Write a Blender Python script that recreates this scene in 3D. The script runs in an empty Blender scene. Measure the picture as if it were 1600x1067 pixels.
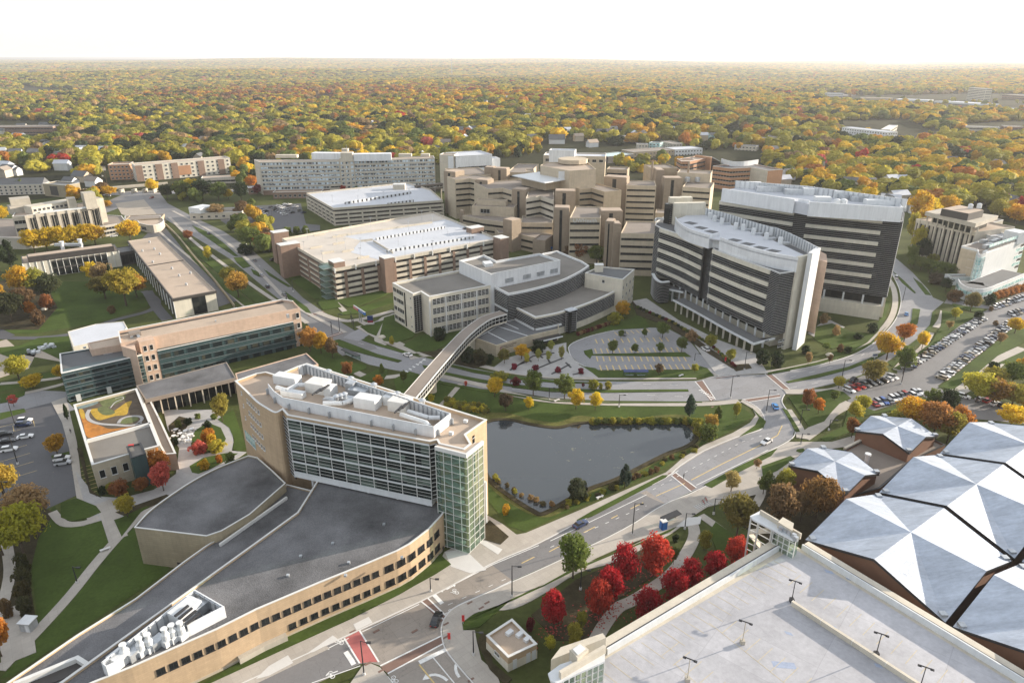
import bpy,math,random
from mathutils import Vector,Matrix
R=random.Random(11)
SC=bpy.context.scene
COL=SC.collection
# ---------------------------------------------------------------- camera, sky, sun, exposure
FPX=1080.0;HCAM=115.0;PITCH=math.atan(443.5/FPX)
cam_d=bpy.data.cameras.new('camera');cam=bpy.data.objects.new('camera',cam_d);COL.objects.link(cam)
cam.location=(0,0,HCAM);cam.rotation_euler=(math.pi/2-PITCH,0,0)
cam_d.sensor_width=36.0;cam_d.lens=36.0*FPX/1600.0;cam_d.clip_start=1.0;cam_d.clip_end=60000.0
SC.camera=cam
SUN_EL=math.radians(13.0);SUN_AZ=math.radians(68.0)      # azimuth clockwise from +Y
w=bpy.data.worlds.new('World');SC.world=w;w.use_nodes=True
nt=w.node_tree;nt.nodes.clear()
sky=nt.nodes.new('ShaderNodeTexSky');sky.sky_type='NISHITA';sky.sun_disc=False
sky.sun_elevation=SUN_EL;sky.sun_rotation=SUN_AZ;sky.air_density=1.0;sky.dust_density=1.0;sky.ozone_density=1.0
bg=nt.nodes.new('ShaderNodeBackground');bg.inputs[1].default_value=0.115
wo=nt.nodes.new('ShaderNodeOutputWorld');mx=nt.nodes.new('ShaderNodeMix');mx.data_type='RGBA';mx.inputs[0].default_value=0.76      # a thin bright veil of high cloud over the blue
mx.inputs[7].default_value=(4.2,4.32,4.5,1);nt.links.new(sky.outputs[0],mx.inputs[6]);nt.links.new(mx.outputs[2],bg.inputs[0]);nt.links.new(bg.outputs[0],wo.inputs[0])
sun_d=bpy.data.lights.new('sun','SUN');sun_d.energy=5.0;sun_d.angle=math.radians(0.5);sun_d.color=(1.0,0.88,0.73)
sun=bpy.data.objects.new('sun',sun_d);COL.objects.link(sun)
sdir=Vector((math.sin(SUN_AZ)*math.cos(SUN_EL),math.cos(SUN_AZ)*math.cos(SUN_EL),math.sin(SUN_EL)))
sun.rotation_euler=sdir.to_track_quat('Z','Y').to_euler()
SC.view_settings.view_transform='Standard';SC.view_settings.look='None';SC.view_settings.exposure=1.17;SC.view_settings.gamma=1.0
# ---------------------------------------------------------------- surveying: photo pixel -> real place on a level at height z
SN,CN=math.sin(PITCH),math.cos(PITCH)
def g(px,py,z=0.0):
    u=(px-800)/FPX;v=(py-533.5)/FPX
    t=(HCAM-z)/(SN+v*CN)
    return(u*t,(CN-v*SN)*t)
def G(pts,z=0.0):return[g(p[0],p[1],z)for p in pts]
def htop(bx,by,ty):
    x,y=g(bx,by);v=(ty-533.5)/FPX
    return HCAM-y*(SN+v*CN)/(CN-v*SN)
def smooth(pts,n=5,closed=False):
    out=[];N=len(pts)
    rng=range(N)if closed else range(N-1)
    for i in rng:
        p1,p2=pts[i],pts[(i+1)%N]
        p0=pts[(i-1)%N]if closed or i>0 else p1
        p3=pts[(i+2)%N]if closed or i<N-2 else p2
        for k in range(n):
            t=k/n;o=[]
            for a in range(2):
                o.append(0.5*(2*p1[a]+(p2[a]-p0[a])*t+(2*p0[a]-5*p1[a]+4*p2[a]-p3[a])*t*t+(-p0[a]+3*p1[a]-3*p2[a]+p3[a])*t**3))
            out.append(tuple(o))
    if not closed:out.append(tuple(pts[-1]))
    return out
def lerp(a,b,t):return(a[0]+(b[0]-a[0])*t,a[1]+(b[1]-a[1])*t)
def par(a,b,c):return(a[0]+c[0]-b[0],a[1]+c[1]-b[1])
def dist(a,b):return math.hypot(a[0]-b[0],a[1]-b[1])
def area(p):return 0.5*sum(p[i][0]*p[(i+1)%len(p)][1]-p[(i+1)%len(p)][0]*p[i][1]for i in range(len(p)))
def ccw(p):return list(p)if area(p)>0 else list(reversed(p))
def inside(p,poly):
    c=False;n=len(poly);x,y=p
    for i in range(n):
        x1,y1=poly[i];x2,y2=poly[i-1]
        if(y1>y)!=(y2>y)and x<(x2-x1)*(y-y1)/(y2-y1)+x1:c=not c
    return c
def offs(pts,d,closed=False):
    """shift a polyline sideways, to the right of its direction (outwards for a counter-clockwise outline)"""
    n=len(pts);out=[]
    for i in range(n):
        if closed:a,b,c=pts[i-1],pts[i],pts[(i+1)%n]
        else:a,b,c=pts[max(i-1,0)],pts[i],pts[min(i+1,n-1)]
        def nr(p,q):
            l=dist(p,q)
            return None if l<1e-6 else((q[1]-p[1])/l,-(q[0]-p[0])/l)
        n1,n2=nr(a,b),nr(b,c)
        if n1 is None:n1=n2
        if n2 is None:n2=n1
        if n1 is None:out.append(b);continue
        k=1+n1[0]*n2[0]+n1[1]*n2[1];k=max(k,0.35)
        out.append((b[0]+d*(n1[0]+n2[0])/k,b[1]+d*(n1[1]+n2[1])/k))
    return out
def plen(pts):return sum(dist(pts[i],pts[i+1])for i in range(len(pts)-1))
def along(pts,s):
    for i in range(len(pts)-1):
        l=dist(pts[i],pts[i+1])
        if s<=l or i==len(pts)-2:
            t=s/l if l>0 else 0;p=lerp(pts[i],pts[i+1],t)
            return p,((pts[i+1][0]-pts[i][0])/l,(pts[i+1][1]-pts[i][1])/l)
        s-=l
def sub(pts,s0,s1):
    L=plen(pts);s0,s1=max(0,s0),min(L,s1);out=[along(pts,s0)[0]];acc=0
    for i in range(len(pts)-1):
        acc+=dist(pts[i],pts[i+1])
        if s0+1e-3<acc<s1-1e-3:out.append(pts[i+1])
    out.append(along(pts,s1)[0]);return out
# ---------------------------------------------------------------- mesh collector
def tag(o,label=None,cat=None,group=None,kind=None):
    if label:o['label']=label
    if cat:o['category']=cat
    if group:o['group']=group
    if kind:o['kind']=kind
    return o
def empty(name,loc,label,cat,group=None,rz=0.0):
    o=bpy.data.objects.new(name,None);COL.objects.link(o);o.location=(loc[0],loc[1],loc[2]if len(loc)>2 else 0.0)
    o.rotation_euler=(0,0,rz);o.empty_display_size=1.0
    return tag(o,label,cat,group)
class MB:
    def __init__(s):s.v=[];s.f=[];s.m=[];s.mi=0
    def face(s,*ps):
        b=len(s.v);s.v+=[tuple(p)for p in ps];s.f.append(tuple(range(b,b+len(ps))));s.m.append(s.mi)
    def prism(s,poly,z0,z1,bottom=False):
        poly=ccw(poly);n=len(poly);b=len(s.v)
        s.v+=[(p[0],p[1],z0)for p in poly]+[(p[0],p[1],z1)for p in poly]
        for i in range(n):
            j=(i+1)%n;s.f.append((b+i,b+j,b+n+j,b+n+i));s.m.append(s.mi)
        s.f.append(tuple(b+n+i for i in range(n)));s.m.append(s.mi)
        if bottom:s.f.append(tuple(b+i for i in reversed(range(n))));s.m.append(s.mi)
        return s
    def hull(s,lo,hi):
        """solid between two outlines of 3-D points with equal counts (ccw from above)"""
        n=len(lo);b=len(s.v);s.v+=[tuple(p)for p in lo]+[tuple(p)for p in hi]
        for i in range(n):
            j=(i+1)%n;s.f.append((b+i,b+j,b+n+j,b+n+i));s.m.append(s.mi)
        s.f.append(tuple(b+n+i for i in range(n)));s.m.append(s.mi)
        s.f.append(tuple(b+i for i in reversed(range(n))));s.m.append(s.mi)
        return s
    def box(s,cx,cy,z0,z1,lx,ly,a=0.0):
        c,q=math.cos(a),math.sin(a)
        p=[(cx+x*c-y*q,cy+x*q+y*c)for x,y in((-lx/2,-ly/2),(lx/2,-ly/2),(lx/2,ly/2),(-lx/2,ly/2))]
        return s.prism(p,z0,z1,True)
    def band(s,pts,z0,z1,d0,d1,closed=False):
        """a wall-like band that follows a polyline; d = distance outwards from it"""
        if d0>d1:d0,d1=d1,d0
        A=offs(pts,d0,closed);B=offs(pts,d1,closed);n=len(pts);b=len(s.v)
        for p,q in zip(A,B):s.v+=[(p[0],p[1],z0),(q[0],q[1],z0),(q[0],q[1],z1),(p[0],p[1],z1)]
        for i in range(n if closed else n-1):
            i0=b+4*i;i1=b+4*((i+1)%n)
            for k in range(4):
                l=(k+1)%4;s.f.append((i0+k,i0+l,i1+l,i1+k));s.m.append(s.mi)
        if not closed:
            e=b+4*(n-1);s.f.append((b,b+3,b+2,b+1));s.f.append((e,e+1,e+2,e+3));s.m+=[s.mi]*2
        return s
    def posts(s,pts,sp,wd,z0,z1,d0,d1,ends=True):
        L=plen(pts);n=max(1,round(L/sp))
        for i in range(n+1):
            if not ends and i in(0,n):continue
            p,t=along(pts,min(L*i/n,L-1e-4));a=math.atan2(t[1],t[0])
            nx,ny=t[1],-t[0];dm=(d0+d1)/2
            s.box(p[0]+nx*dm,p[1]+ny*dm,z0,z1,wd,abs(d1-d0),a)
        return s
    def tube(s,p0,p1,r0,r1=None,n=8):
        r1=r0 if r1 is None else r1;a=Vector(p0);c=Vector(p1);d=(c-a).normalized()
        u=d.orthogonal().normalized();v=d.cross(u);b=len(s.v)
        for P,r in((a,r0),(c,r1)):
            for k in range(n):
                t=2*math.pi*k/n;s.v.append(tuple(P+u*(r*math.cos(t))+v*(r*math.sin(t))))
        for k in range(n):
            l=(k+1)%n;s.f.append((b+k,b+l,b+n+l,b+n+k));s.m.append(s.mi)
        s.f.append(tuple(b+n+k for k in range(n)));s.f.append(tuple(b+k for k in reversed(range(n))));s.m+=[s.mi]*2
        return s
    def lathe(s,cx,cy,prof,n=14):
        b=len(s.v)
        for r,z in prof:
            for k in range(n):
                t=2*math.pi*k/n;s.v.append((cx+r*math.cos(t),cy+r*math.sin(t),z))
        for i in range(len(prof)-1):
            for k in range(n):
                l=(k+1)%n;s.f.append((b+i*n+k,b+i*n+l,b+(i+1)*n+l,b+(i+1)*n+k));s.m.append(s.mi)
        e=b+(len(prof)-1)*n
        s.f.append(tuple(e+k for k in range(n)));s.f.append(tuple(b+k for k in reversed(range(n))));s.m+=[s.mi]*2
        return s
    def build(s,name,mats,parent=None,origin=None,flat=True):
        me=bpy.data.meshes.new(name);o=bpy.data.objects.new(name,me)
        if parent is not None:ox,oy,oz=WORG.get(parent.name,tuple(parent.location))
        elif origin is not None:ox,oy,oz=origin if len(origin)>2 else(origin[0],origin[1],0)
        else:
            xs=[v[0]for v in s.v];ys=[v[1]for v in s.v];ox,oy,oz=(min(xs)+max(xs))/2,(min(ys)+max(ys))/2,min(v[2]for v in s.v)
        me.from_pydata([(x-ox,y-oy,z-oz)for x,y,z in s.v],[],s.f)
        if not isinstance(mats,(list,tuple)):mats=[mats]
        for m in mats:me.materials.append(m)
        if len(mats)>1:me.polygons.foreach_set('material_index',s.m)
        if not flat:me.polygons.foreach_set('use_smooth',[True]*len(s.f))
        me.update();COL.objects.link(o)
        if parent is not None:o.parent=parent;WORG[o.name]=(ox,oy,oz)
        else:o.location=(ox,oy,oz);WORG[o.name]=(ox,oy,oz)
        return o
WORG={}
def cent(poly):return(sum(p[0]for p in poly)/len(poly),sum(p[1]for p in poly)/len(poly))
def struct(name,mb,m):o=mb.build(name,m);o['kind']='structure';return o
# ---------------------------------------------------------------- materials (all procedural)
def newmat(name):
    m=bpy.data.materials.new(name);m.use_nodes=True;n=m.node_tree;b=n.nodes['Principled BSDF'];return m,n,b
def N(n,t,**kw):
    x=n.nodes.new(t)
    for k,v in kw.items():setattr(x,k,v)
    return x
def pos_noise(n,scale,detail=4,rough=0.6,sv=(1,1,1),coord='pos'):
    if coord=='pos':c=N(n,'ShaderNodeNewGeometry').outputs['Position']
    else:c=N(n,'ShaderNodeTexCoord').outputs['Object']
    mp=N(n,'ShaderNodeMapping');mp.inputs['Scale'].default_value=sv;n.links.new(c,mp.inputs[0])
    t=N(n,'ShaderNodeTexNoise');t.inputs['Scale'].default_value=scale;t.inputs['Detail'].default_value=detail;t.inputs['Roughness'].default_value=rough
    n.links.new(mp.outputs[0],t.inputs['Vector']);return t.outputs['Fac']
def ramp(n,fac,stops):
    r=N(n,'ShaderNodeValToRGB');cr=r.color_ramp
    while len(cr.elements)<len(stops):cr.elements.new(0.5)
    for e,(p,c)in zip(cr.elements,stops):e.position=p;e.color=(c[0],c[1],c[2],1)
    n.links.new(fac,r.inputs[0]);return r.outputs[0]
def mix(n,a,b,fac,mode='MIX'):
    x=N(n,'ShaderNodeMix',data_type='RGBA',blend_type=mode)
    for s,v in((6,a),(7,b),(0,fac)):
        if hasattr(v,'is_output')or hasattr(v,'links'):n.links.new(v,x.inputs[s])
        elif s==0:x.inputs[0].default_value=v
        else:x.inputs[s].default_value=(v[0],v[1],v[2],1)
    return x.outputs[2]
def sc(c,k):return tuple(min(1,x*k)for x in c)
def surf(name,col,rough=0.8,var=0.12,s1=0.25,s2=3.0,metal=0.0,spec=0.4,sv=(1,1,1),bump=0.0,streak=0.0,joints=None,jang=0.0,jcol=0.72,jw=0.06):
    """a weathered opaque surface: two sizes of mottling, optional rain streaks, optional slab joints"""
    m,n,b=newmat(name)
    f1=pos_noise(n,s1,5,0.65,sv);c1=ramp(n,f1,[(0.3,sc(col,1-var)),(0.7,sc(col,1+var))])
    f2=pos_noise(n,s2,3,0.6,sv);c2=ramp(n,f2,[(0.3,(1-var*0.8,)*3),(0.7,(1,1,1))])
    c=mix(n,c1,c2,1.0,'MULTIPLY')
    if streak:
        f3=pos_noise(n,0.9,4,0.7,(1,1,0.12));c3=ramp(n,f3,[(0.35,(1-streak,)*3),(0.6,(1,1,1))]);c=mix(n,c,c3,1.0,'MULTIPLY')
    if joints:
        geo=N(n,'ShaderNodeNewGeometry');mp=N(n,'ShaderNodeMapping');mp.inputs['Rotation'].default_value=(0,0,jang)
        n.links.new(geo.outputs['Position'],mp.inputs[0]);br=N(n,'ShaderNodeTexBrick',offset=0.0)
        br.inputs['Scale'].default_value=1.0;br.inputs['Brick Width'].default_value=joints[0];br.inputs['Row Height'].default_value=joints[1]
        br.inputs['Mortar Size'].default_value=jw;br.inputs['Mortar Smooth'].default_value=0.3
        br.inputs['Color1'].default_value=(1,1,1,1);br.inputs['Color2'].default_value=(0.9,0.9,0.9,1);br.inputs['Mortar'].default_value=(jcol,jcol,jcol,1)
        n.links.new(mp.outputs[0],br.inputs['Vector']);c=mix(n,c,br.outputs['Color'],1.0,'MULTIPLY')
    n.links.new(c,b.inputs['Base Color']);b.inputs['Roughness'].default_value=rough;b.inputs['Metallic'].default_value=metal
    b.inputs['Specular IOR Level'].default_value=spec
    if bump:
        bp=N(n,'ShaderNodeBump');bp.inputs['Strength'].default_value=bump;bp.inputs['Distance'].default_value=0.2
        n.links.new(f2,bp.inputs['Height']);n.links.new(bp.outputs[0],b.inputs['Normal'])
    return m
def wallmat(name,col,course=0.4,var=0.08,mort=0.8,rough=0.85,panel=None):
    """masonry or precast: level courses and upright joints that read from any side"""
    m,n,b=newmat(name)
    f1=pos_noise(n,0.12,4,0.6);c1=ramp(n,f1,[(0.3,sc(col,1-var)),(0.7,sc(col,1+var))])
    geo=N(n,'ShaderNodeNewGeometry');sx=N(n,'ShaderNodeSeparateXYZ');n.links.new(geo.outputs['Position'],sx.inputs[0])
    ad=N(n,'ShaderNodeMath',operation='ADD');n.links.new(sx.outputs[0],ad.inputs[0])
    ml=N(n,'ShaderNodeMath',operation='MULTIPLY');n.links.new(sx.outputs[1],ml.inputs[0]);ml.inputs[1].default_value=0.77;n.links.new(ml.outputs[0],ad.inputs[1])
    cb=N(n,'ShaderNodeCombineXYZ');n.links.new(ad.outputs[0],cb.inputs[0]);n.links.new(sx.outputs[2],cb.inputs[1])
    br=N(n,'ShaderNodeTexBrick');br.inputs['Scale'].default_value=1.0
    bw,bh=panel if panel else(course*3,course)
    br.inputs['Brick Width'].default_value=bw;br.inputs['Row Height'].default_value=bh;br.inputs['Mortar Size'].default_value=0.05
    br.inputs['Color1'].default_value=(1,1,1,1);br.inputs['Color2'].default_value=(0.9,0.9,0.9,1);br.inputs['Mortar'].default_value=(mort,mort,mort,1)
    if panel:br.offset=0.0
    n.links.new(cb.outputs[0],br.inputs['Vector'])
    f3=pos_noise(n,0.8,4,0.7,(1,1,0.15));c3=ramp(n,f3,[(0.3,(0.86,)*3),(0.65,(1,1,1))])
    c=mix(n,c1,br.outputs['Color'],1.0,'MULTIPLY');c=mix(n,c,c3,1.0,'MULTIPLY')
    n.links.new(c,b.inputs['Base Color']);b.inputs['Roughness'].default_value=rough;b.inputs['Specular IOR Level'].default_value=0.3
    return m
def glassmat(name,dark=(0.010,0.012,0.013),lite=(0.035,0.038,0.034),rough=0.1,pane=(1.5,2.0),frac=0.7,spec=0.16):
    """window glass with rooms and blinds of varying depth behind it"""
    m,n,b=newmat(name)
    geo=N(n,'ShaderNodeNewGeometry');sx=N(n,'ShaderNodeSeparateXYZ');n.links.new(geo.outputs['Position'],sx.inputs[0])
    ad=N(n,'ShaderNodeMath',operation='MULTIPLY_ADD');n.links.new(sx.outputs[1],ad.inputs[0]);ad.inputs[1].default_value=0.83;n.links.new(sx.outputs[0],ad.inputs[2])
    cb=N(n,'ShaderNodeCombineXYZ')
    for i,(s,d)in enumerate(((ad.outputs[0],pane[0]),(sx.outputs[2],pane[1]))):
        q=N(n,'ShaderNodeMath',operation='DIVIDE');n.links.new(s,q.inputs[0]);q.inputs[1].default_value=d
        fl=N(n,'ShaderNodeMath',operation='FLOOR');n.links.new(q.outputs[0],fl.inputs[0]);n.links.new(fl.outputs[0],cb.inputs[i])
    wn=N(n,'ShaderNodeTexWhiteNoise',noise_dimensions='3D');n.links.new(cb.outputs[0],wn.inputs['Vector'])
    c=ramp(n,wn.outputs['Value'],[(0.0,dark),(frac,sc(dark,1.6)),(min(frac+0.25,0.95),lite),(1.0,sc(lite,1.5))])
    n.links.new(c,b.inputs['Base Color']);b.inputs['Roughness'].default_value=rough;b.inputs['Specular IOR Level'].default_value=spec
    return m
def attrmat(name,attr,rough=0.35,coat=0.0,metal=0.0):
    m,n,b=newmat(name);a=N(n,'ShaderNodeAttribute',attribute_type='OBJECT',attribute_name=attr)
    n.links.new(a.outputs['Color'],b.inputs['Base Color']);b.inputs['Roughness'].default_value=rough;b.inputs['Coat Weight'].default_value=coat;b.inputs['Metallic'].default_value=metal
    b.inputs['Coat Roughness'].default_value=0.08
    return m
def roadmat(name,col,ang=0.0,patch=0.15,crack=0.25,slab=None):
    m,n,b=newmat(name)
    f1=pos_noise(n,0.06,6,0.7);c1=ramp(n,f1,[(0.3,sc(col,1-patch)),(0.55,col),(0.75,sc(col,1+patch))])
    f2=pos_noise(n,1.5,5,0.7);c2=ramp(n,f2,[(0.3,(0.86,)*3),(0.7,(1,)*3)]);c=mix(n,c1,c2,1.0,'MULTIPLY')
    vo=N(n,'ShaderNodeTexVoronoi',feature='DISTANCE_TO_EDGE');geo=N(n,'ShaderNodeNewGeometry');vo.inputs['Scale'].default_value=0.09
    nz=N(n,'ShaderNodeTexNoise');nz.inputs['Scale'].default_value=0.5;n.links.new(geo.outputs['Position'],nz.inputs['Vector'])
    vm=N(n,'ShaderNodeVectorMath',operation='MULTIPLY_ADD');n.links.new(nz.outputs['Color'],vm.inputs[0]);vm.inputs[1].default_value=(6,6,6);n.links.new(geo.outputs['Position'],vm.inputs[2])
    n.links.new(vm.outputs[0],vo.inputs['Vector']);cc=ramp(n,vo.outputs['Distance'],[(0.0,(1-crack,)*3),(0.012,(1,)*3)]);c=mix(n,c,cc,1.0,'MULTIPLY')
    if slab:
        mp=N(n,'ShaderNodeMapping');mp.inputs['Rotation'].default_value=(0,0,-ang);n.links.new(geo.outputs['Position'],mp.inputs[0])
        br=N(n,'ShaderNodeTexBrick',offset=0.0);br.inputs['Scale'].default_value=1.0;br.inputs['Brick Width'].default_value=slab[0];br.inputs['Row Height'].default_value=slab[1]
        br.inputs['Mortar Size'].default_value=0.04;br.inputs['Color1'].default_value=(1,1,1,1);br.inputs['Color2'].default_value=(0.93,0.92,0.91,1);br.inputs['Mortar'].default_value=(0.75,)*3+(1,)
        n.links.new(mp.outputs[0],br.inputs['Vector']);c=mix(n,c,br.outputs['Color'],1.0,'MULTIPLY')
    n.links.new(c,b.inputs['Base Color']);b.inputs['Roughness'].default_value=0.62;b.inputs['Specular IOR Level'].default_value=0.4
    return m
HW=math.atan2(g(770,882)[1]-g(655,941)[1],g(770,882)[0]-g(655,941)[0])     # heading of the near avenue
M={}
M['grass']=surf('grass',(0.072,0.085,0.026),0.95,0.35,0.05,0.9,spec=0.1,bump=0.3)
M['lawn']=surf('lawn',(0.060,0.090,0.020),0.95,0.28,0.07,1.2,spec=0.1,bump=0.2)
M['rough_grass']=surf('rough_grass',(0.12,0.12,0.035),0.95,0.4,0.3,2.0,spec=0.1,bump=0.6)
M['mulch']=surf('mulch',(0.06,0.05,0.028),0.95,0.4,0.4,3.0,spec=0.1,bump=0.5)
M['woodfloor']=surf('wood_floor',(0.04,0.042,0.02),0.95,0.5,0.012,0.15,spec=0.05)
M['asphalt']=roadmat('asphalt',(0.19,0.185,0.185),HW)
M['asphalt_dark']=roadmat('asphalt_dark',(0.085,0.085,0.092),HW)
M['road_grey']=roadmat('road_grey',(0.27,0.27,0.28),HW,0.12,0.3,(9,3.6))
M['road_conc']=roadmat('road_concrete',(0.31,0.275,0.24),HW,0.12,0.25,(5.5,3.8))
M['walk']=surf('sidewalk',(0.42,0.385,0.34),0.85,0.1,0.1,2.5,joints=(1.8,1.8),jang=-HW,jcol=0.85,jw=0.05)
M['plaza']=surf('plaza_concrete',(0.38,0.37,0.36),0.85,0.1,0.15,2.5,joints=(2.4,2.4),jang=0.5,jcol=0.82)
M['path_tan']=surf('tan_path',(0.36,0.31,0.25),0.85,0.08,0.2,3)
M['white_conc']=surf('new_concrete',(0.58,0.57,0.55),0.8,0.06,0.2,3)
M['brickpave']=surf('brick_paving',(0.19,0.12,0.095),0.85,0.12,0.5,4)
M['redpave']=surf('red_paving',(0.42,0.13,0.12),0.8,0.1,0.4,3)
M['paint']=surf('road_paint_white',(0.72,0.72,0.70),0.7,0.12,1,4)
M['fins']=surf('grey_fins',(0.42,0.42,0.42),0.5,0.05,0.3,2.0)
M['fadepaint']=surf('faded_yellow',(0.50,0.43,0.29),0.7,0.15,1,4)
M['ypaint']=surf('road_paint_yellow',(0.60,0.45,0.20),0.7,0.15,1,4)
M['blackrubber']=surf('rubber',(0.02,0.02,0.02),0.7,0.1)
M['brick']=wallmat('tan_brick',(0.50,0.37,0.24),0.5,0.08,0.88)
M['stone_base']=wallmat('pale_stone',(0.48,0.42,0.32),0.8,0.08,0.85)
M['aud_wall']=wallmat('buff_block',(0.34,0.29,0.20),0.6,0.15,0.85)
M['redbrick']=wallmat('brown_brick',(0.27,0.185,0.14),0.5,0.12,0.9)
M['sandbrick']=wallmat('sand_brick',(0.58,0.43,0.33),0.7,0.07,0.9)
M['hosp']=wallmat('hospital_buff',(0.41,0.335,0.24),0.8,0.07,0.9,panel=(3.0,1.4))
M['hosp_dk']=wallmat('hospital_brown',(0.32,0.255,0.19),0.8,0.07,0.9)
M['hosp_lt']=wallmat('hospital_cream',(0.52,0.44,0.33),0.8,0.06,0.92,panel=(3.0,1.4))
M['conc']=wallmat('precast_concrete',(0.47,0.43,0.36),0.8,0.1,0.88,panel=(4,2))
M['conc_lt']=wallmat('pale_precast',(0.58,0.53,0.44),0.8,0.08,0.9,panel=(6,1.5))
M['cream']=wallmat('cream_panel',(0.66,0.62,0.52),0.8,0.05,0.92,panel=(3,2))
M['white_panel']=wallmat('white_metal_panel',(0.74,0.76,0.78),0.8,0.04,0.9,rough=0.4,panel=(1.2,6.0))
M['white']=surf('white_paint',(0.64,0.66,0.67),0.45,0.05,0.3,2.0,streak=0.08)
M['whitetrim']=surf('white_coping',(0.62,0.62,0.60),0.5,0.06,0.5,3)
M['metal']=surf('galvanised_metal',(0.52,0.55,0.58),0.38,0.12,0.5,2.0,metal=0.6,streak=0.15)
M['dkmetal']=surf('dark_metal',(0.03,0.03,0.032),0.45,0.1)
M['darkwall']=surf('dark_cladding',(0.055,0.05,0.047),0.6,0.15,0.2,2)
M['teal']=surf('teal_spandrel',(0.045,0.082,0.086),0.35,0.1,0.2,2,streak=0.15)
M['roof_dark']=surf('dark_gravel_roof',(0.15,0.15,0.156),0.95,0.5,0.07,4.0,bump=0.5)
M['roof_grey']=surf('grey_gravel_roof',(0.20,0.185,0.165),0.95,0.15,0.07,4.0)
M['roof_tan']=surf('tan_roof',(0.42,0.335,0.26),0.9,0.13,0.08,3.0)
M['roof_brown']=surf('brown_roof',(0.24,0.205,0.175),0.9,0.13,0.08,3.0)
M['roof_slate']=surf('slate_roof',(0.125,0.13,0.135),0.85,0.15,0.1,3.0)
M['roof_white']=surf('white_roof',(0.52,0.54,0.58),0.6,0.08,0.1,2.0)
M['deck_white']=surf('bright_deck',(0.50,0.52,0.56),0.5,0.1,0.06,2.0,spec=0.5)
M['deck_tan']=surf('tan_deck',(0.53,0.48,0.42),0.7,0.1,0.06,2.0)
M['deck_grey']=surf('deck_concrete',(0.42,0.42,0.445),0.6,0.2,0.07,1.2,joints=(9,18),jang=-0.87,jcol=0.8,jw=0.07)
M['glass']=glassmat('dark_glass')
M['glass_green']=glassmat('green_glass',(0.012,0.017,0.016),(0.075,0.10,0.085),0.1,(3.0,1.5),0.55,0.2)
M['glass_teal']=glassmat('teal_glass',(0.012,0.018,0.02),(0.06,0.06,0.045),0.1,(3.0,2.0),0.6,0.2)
M['glass_pale']=glassmat('pale_glass',(0.22,0.36,0.36),(0.42,0.55,0.53),0.12,(1.5,1.2),0.4)
M['blinds']=glassmat('blinds_glass',(0.03,0.04,0.05),(0.42,0.50,0.56),0.2,(1.7,3.3),0.35)
M['orange_brick']=wallmat('orange_brick',(0.46,0.25,0.14),0.6,0.08,0.9)
M['wood']=surf('bark',(0.09,0.065,0.045),0.95,0.3,1,6)
M['terracotta']=surf('terracotta_wall',(0.20,0.10,0.06),0.8,0.1,0.2,2)
M['carpaint']=attrmat('car_paint','paint',0.3,0.8)
M['carglass']=surf('car_glass',(0.02,0.024,0.028),0.06,0.05,spec=0.6)
M['blue']=surf('blue_plastic',(0.03,0.16,0.50),0.5,0.1)
M['red']=surf('red_paint',(0.55,0.03,0.03),0.5,0.1)
M['yellow']=surf('yellow_paint',(0.7,0.42,0.05),0.5,0.1)
M['signblue']=surf('sign_blue',(0.02,0.04,0.15),0.4,0.08)
# ---------------------------------------------------------------- the ground
LAY=[0.0]
def sheets(name,polys,z,m,sm=0,label=None):
    mb=MB()
    for i,p in enumerate(polys):
        q=G(p);q=smooth(q,sm,True)if sm else q;q=ccw(q)
        mb.face(*[(x,y,z+i*0.0008)for x,y in q])
    o=mb.build(name,m);o['kind']='structure';triang(o);return o
def triang(o):
    import bmesh
    bm=bmesh.new();bm.from_mesh(o.data);bmesh.ops.triangulate(bm,faces=[f for f in bm.faces if len(f.verts)>4]);bm.to_mesh(o.data);bm.free()
def slabs(name,polys,z0,z1,m,sm=0):
    mb=MB()
    for i,p in enumerate(polys):
        q=G(p,z1);q=smooth(q,sm,True)if sm else q;mb.prism(q,z0,z1+LAY[0]);LAY[0]=(LAY[0]+0.0013)%0.05
    o=mb.build(name,m);o['kind']='structure';triang(o);return o
def ribbons(name,items,z0,z1,m,sm=4):
    mb=MB()
    for pts,wd in items:
        LAY[0]=(LAY[0]+0.0013)%0.05;q=G(pts);q=smooth(q,sm)if sm and len(q)>2 else q;mb.band(q,z0,z1+LAY[0],-wd/2,wd/2)
    o=mb.build(name,m);o['kind']='structure';return o
# the land: one undulating sheet to the horizon
mb=MB()
ys=[-60,60,200,400,560,640]+[640*1.13**k for k in range(1,34)]
nx=46
def land(x,y):
    r=max(0.0,(y-1100)/5000.0)
    h=16*math.sin(x*0.0011+1.1)*math.sin(y*0.0009+0.4)+10*math.sin(x*0.0023-y*0.0013)
    k=min(1.0,r*2.2);far=max(0.0,min(1.0,(y-7000)/9000.0))
    h2=55+34*math.sin(x*0.00037+2.2)+14*math.sin(x*0.0011+0.3)+(26 if x<-2600 else 0)*min(1,max(0,(-x-2600)/3000))
    a=math.exp(-((x-160)/420.0)**2-((y-1750)/520.0)**2)*26     # the low wooded rise behind the hospital
    return k*h*(1-far)+a+far*h2
rows=[]
for j,y in enumerate(ys):
    half=max(420,y*1.05+300);row=[]
    for i in range(nx+1):
        x=(i/nx*2-1)*half;row.append(len(mb.v));mb.v.append((x,y,land(x,y)if y>640 else-0.02))
    rows.append(row)
for j in range(len(rows)-1):
    for i in range(nx):mb.f.append((rows[j][i],rows[j][i+1],rows[j+1][i+1],rows[j+1][i]));mb.m.append(0)
gnd=mb.build('ground',M['woodfloor'],flat=False);gnd['kind']='structure'
campus=[(-400,1200),(-500,560),(-300,330),(0,318),(165,300),(400,290),(700,300),(900,290),(1130,250),(1440,300),(1500,330),(1800,400),(2200,560),(2100,1200)]
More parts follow.
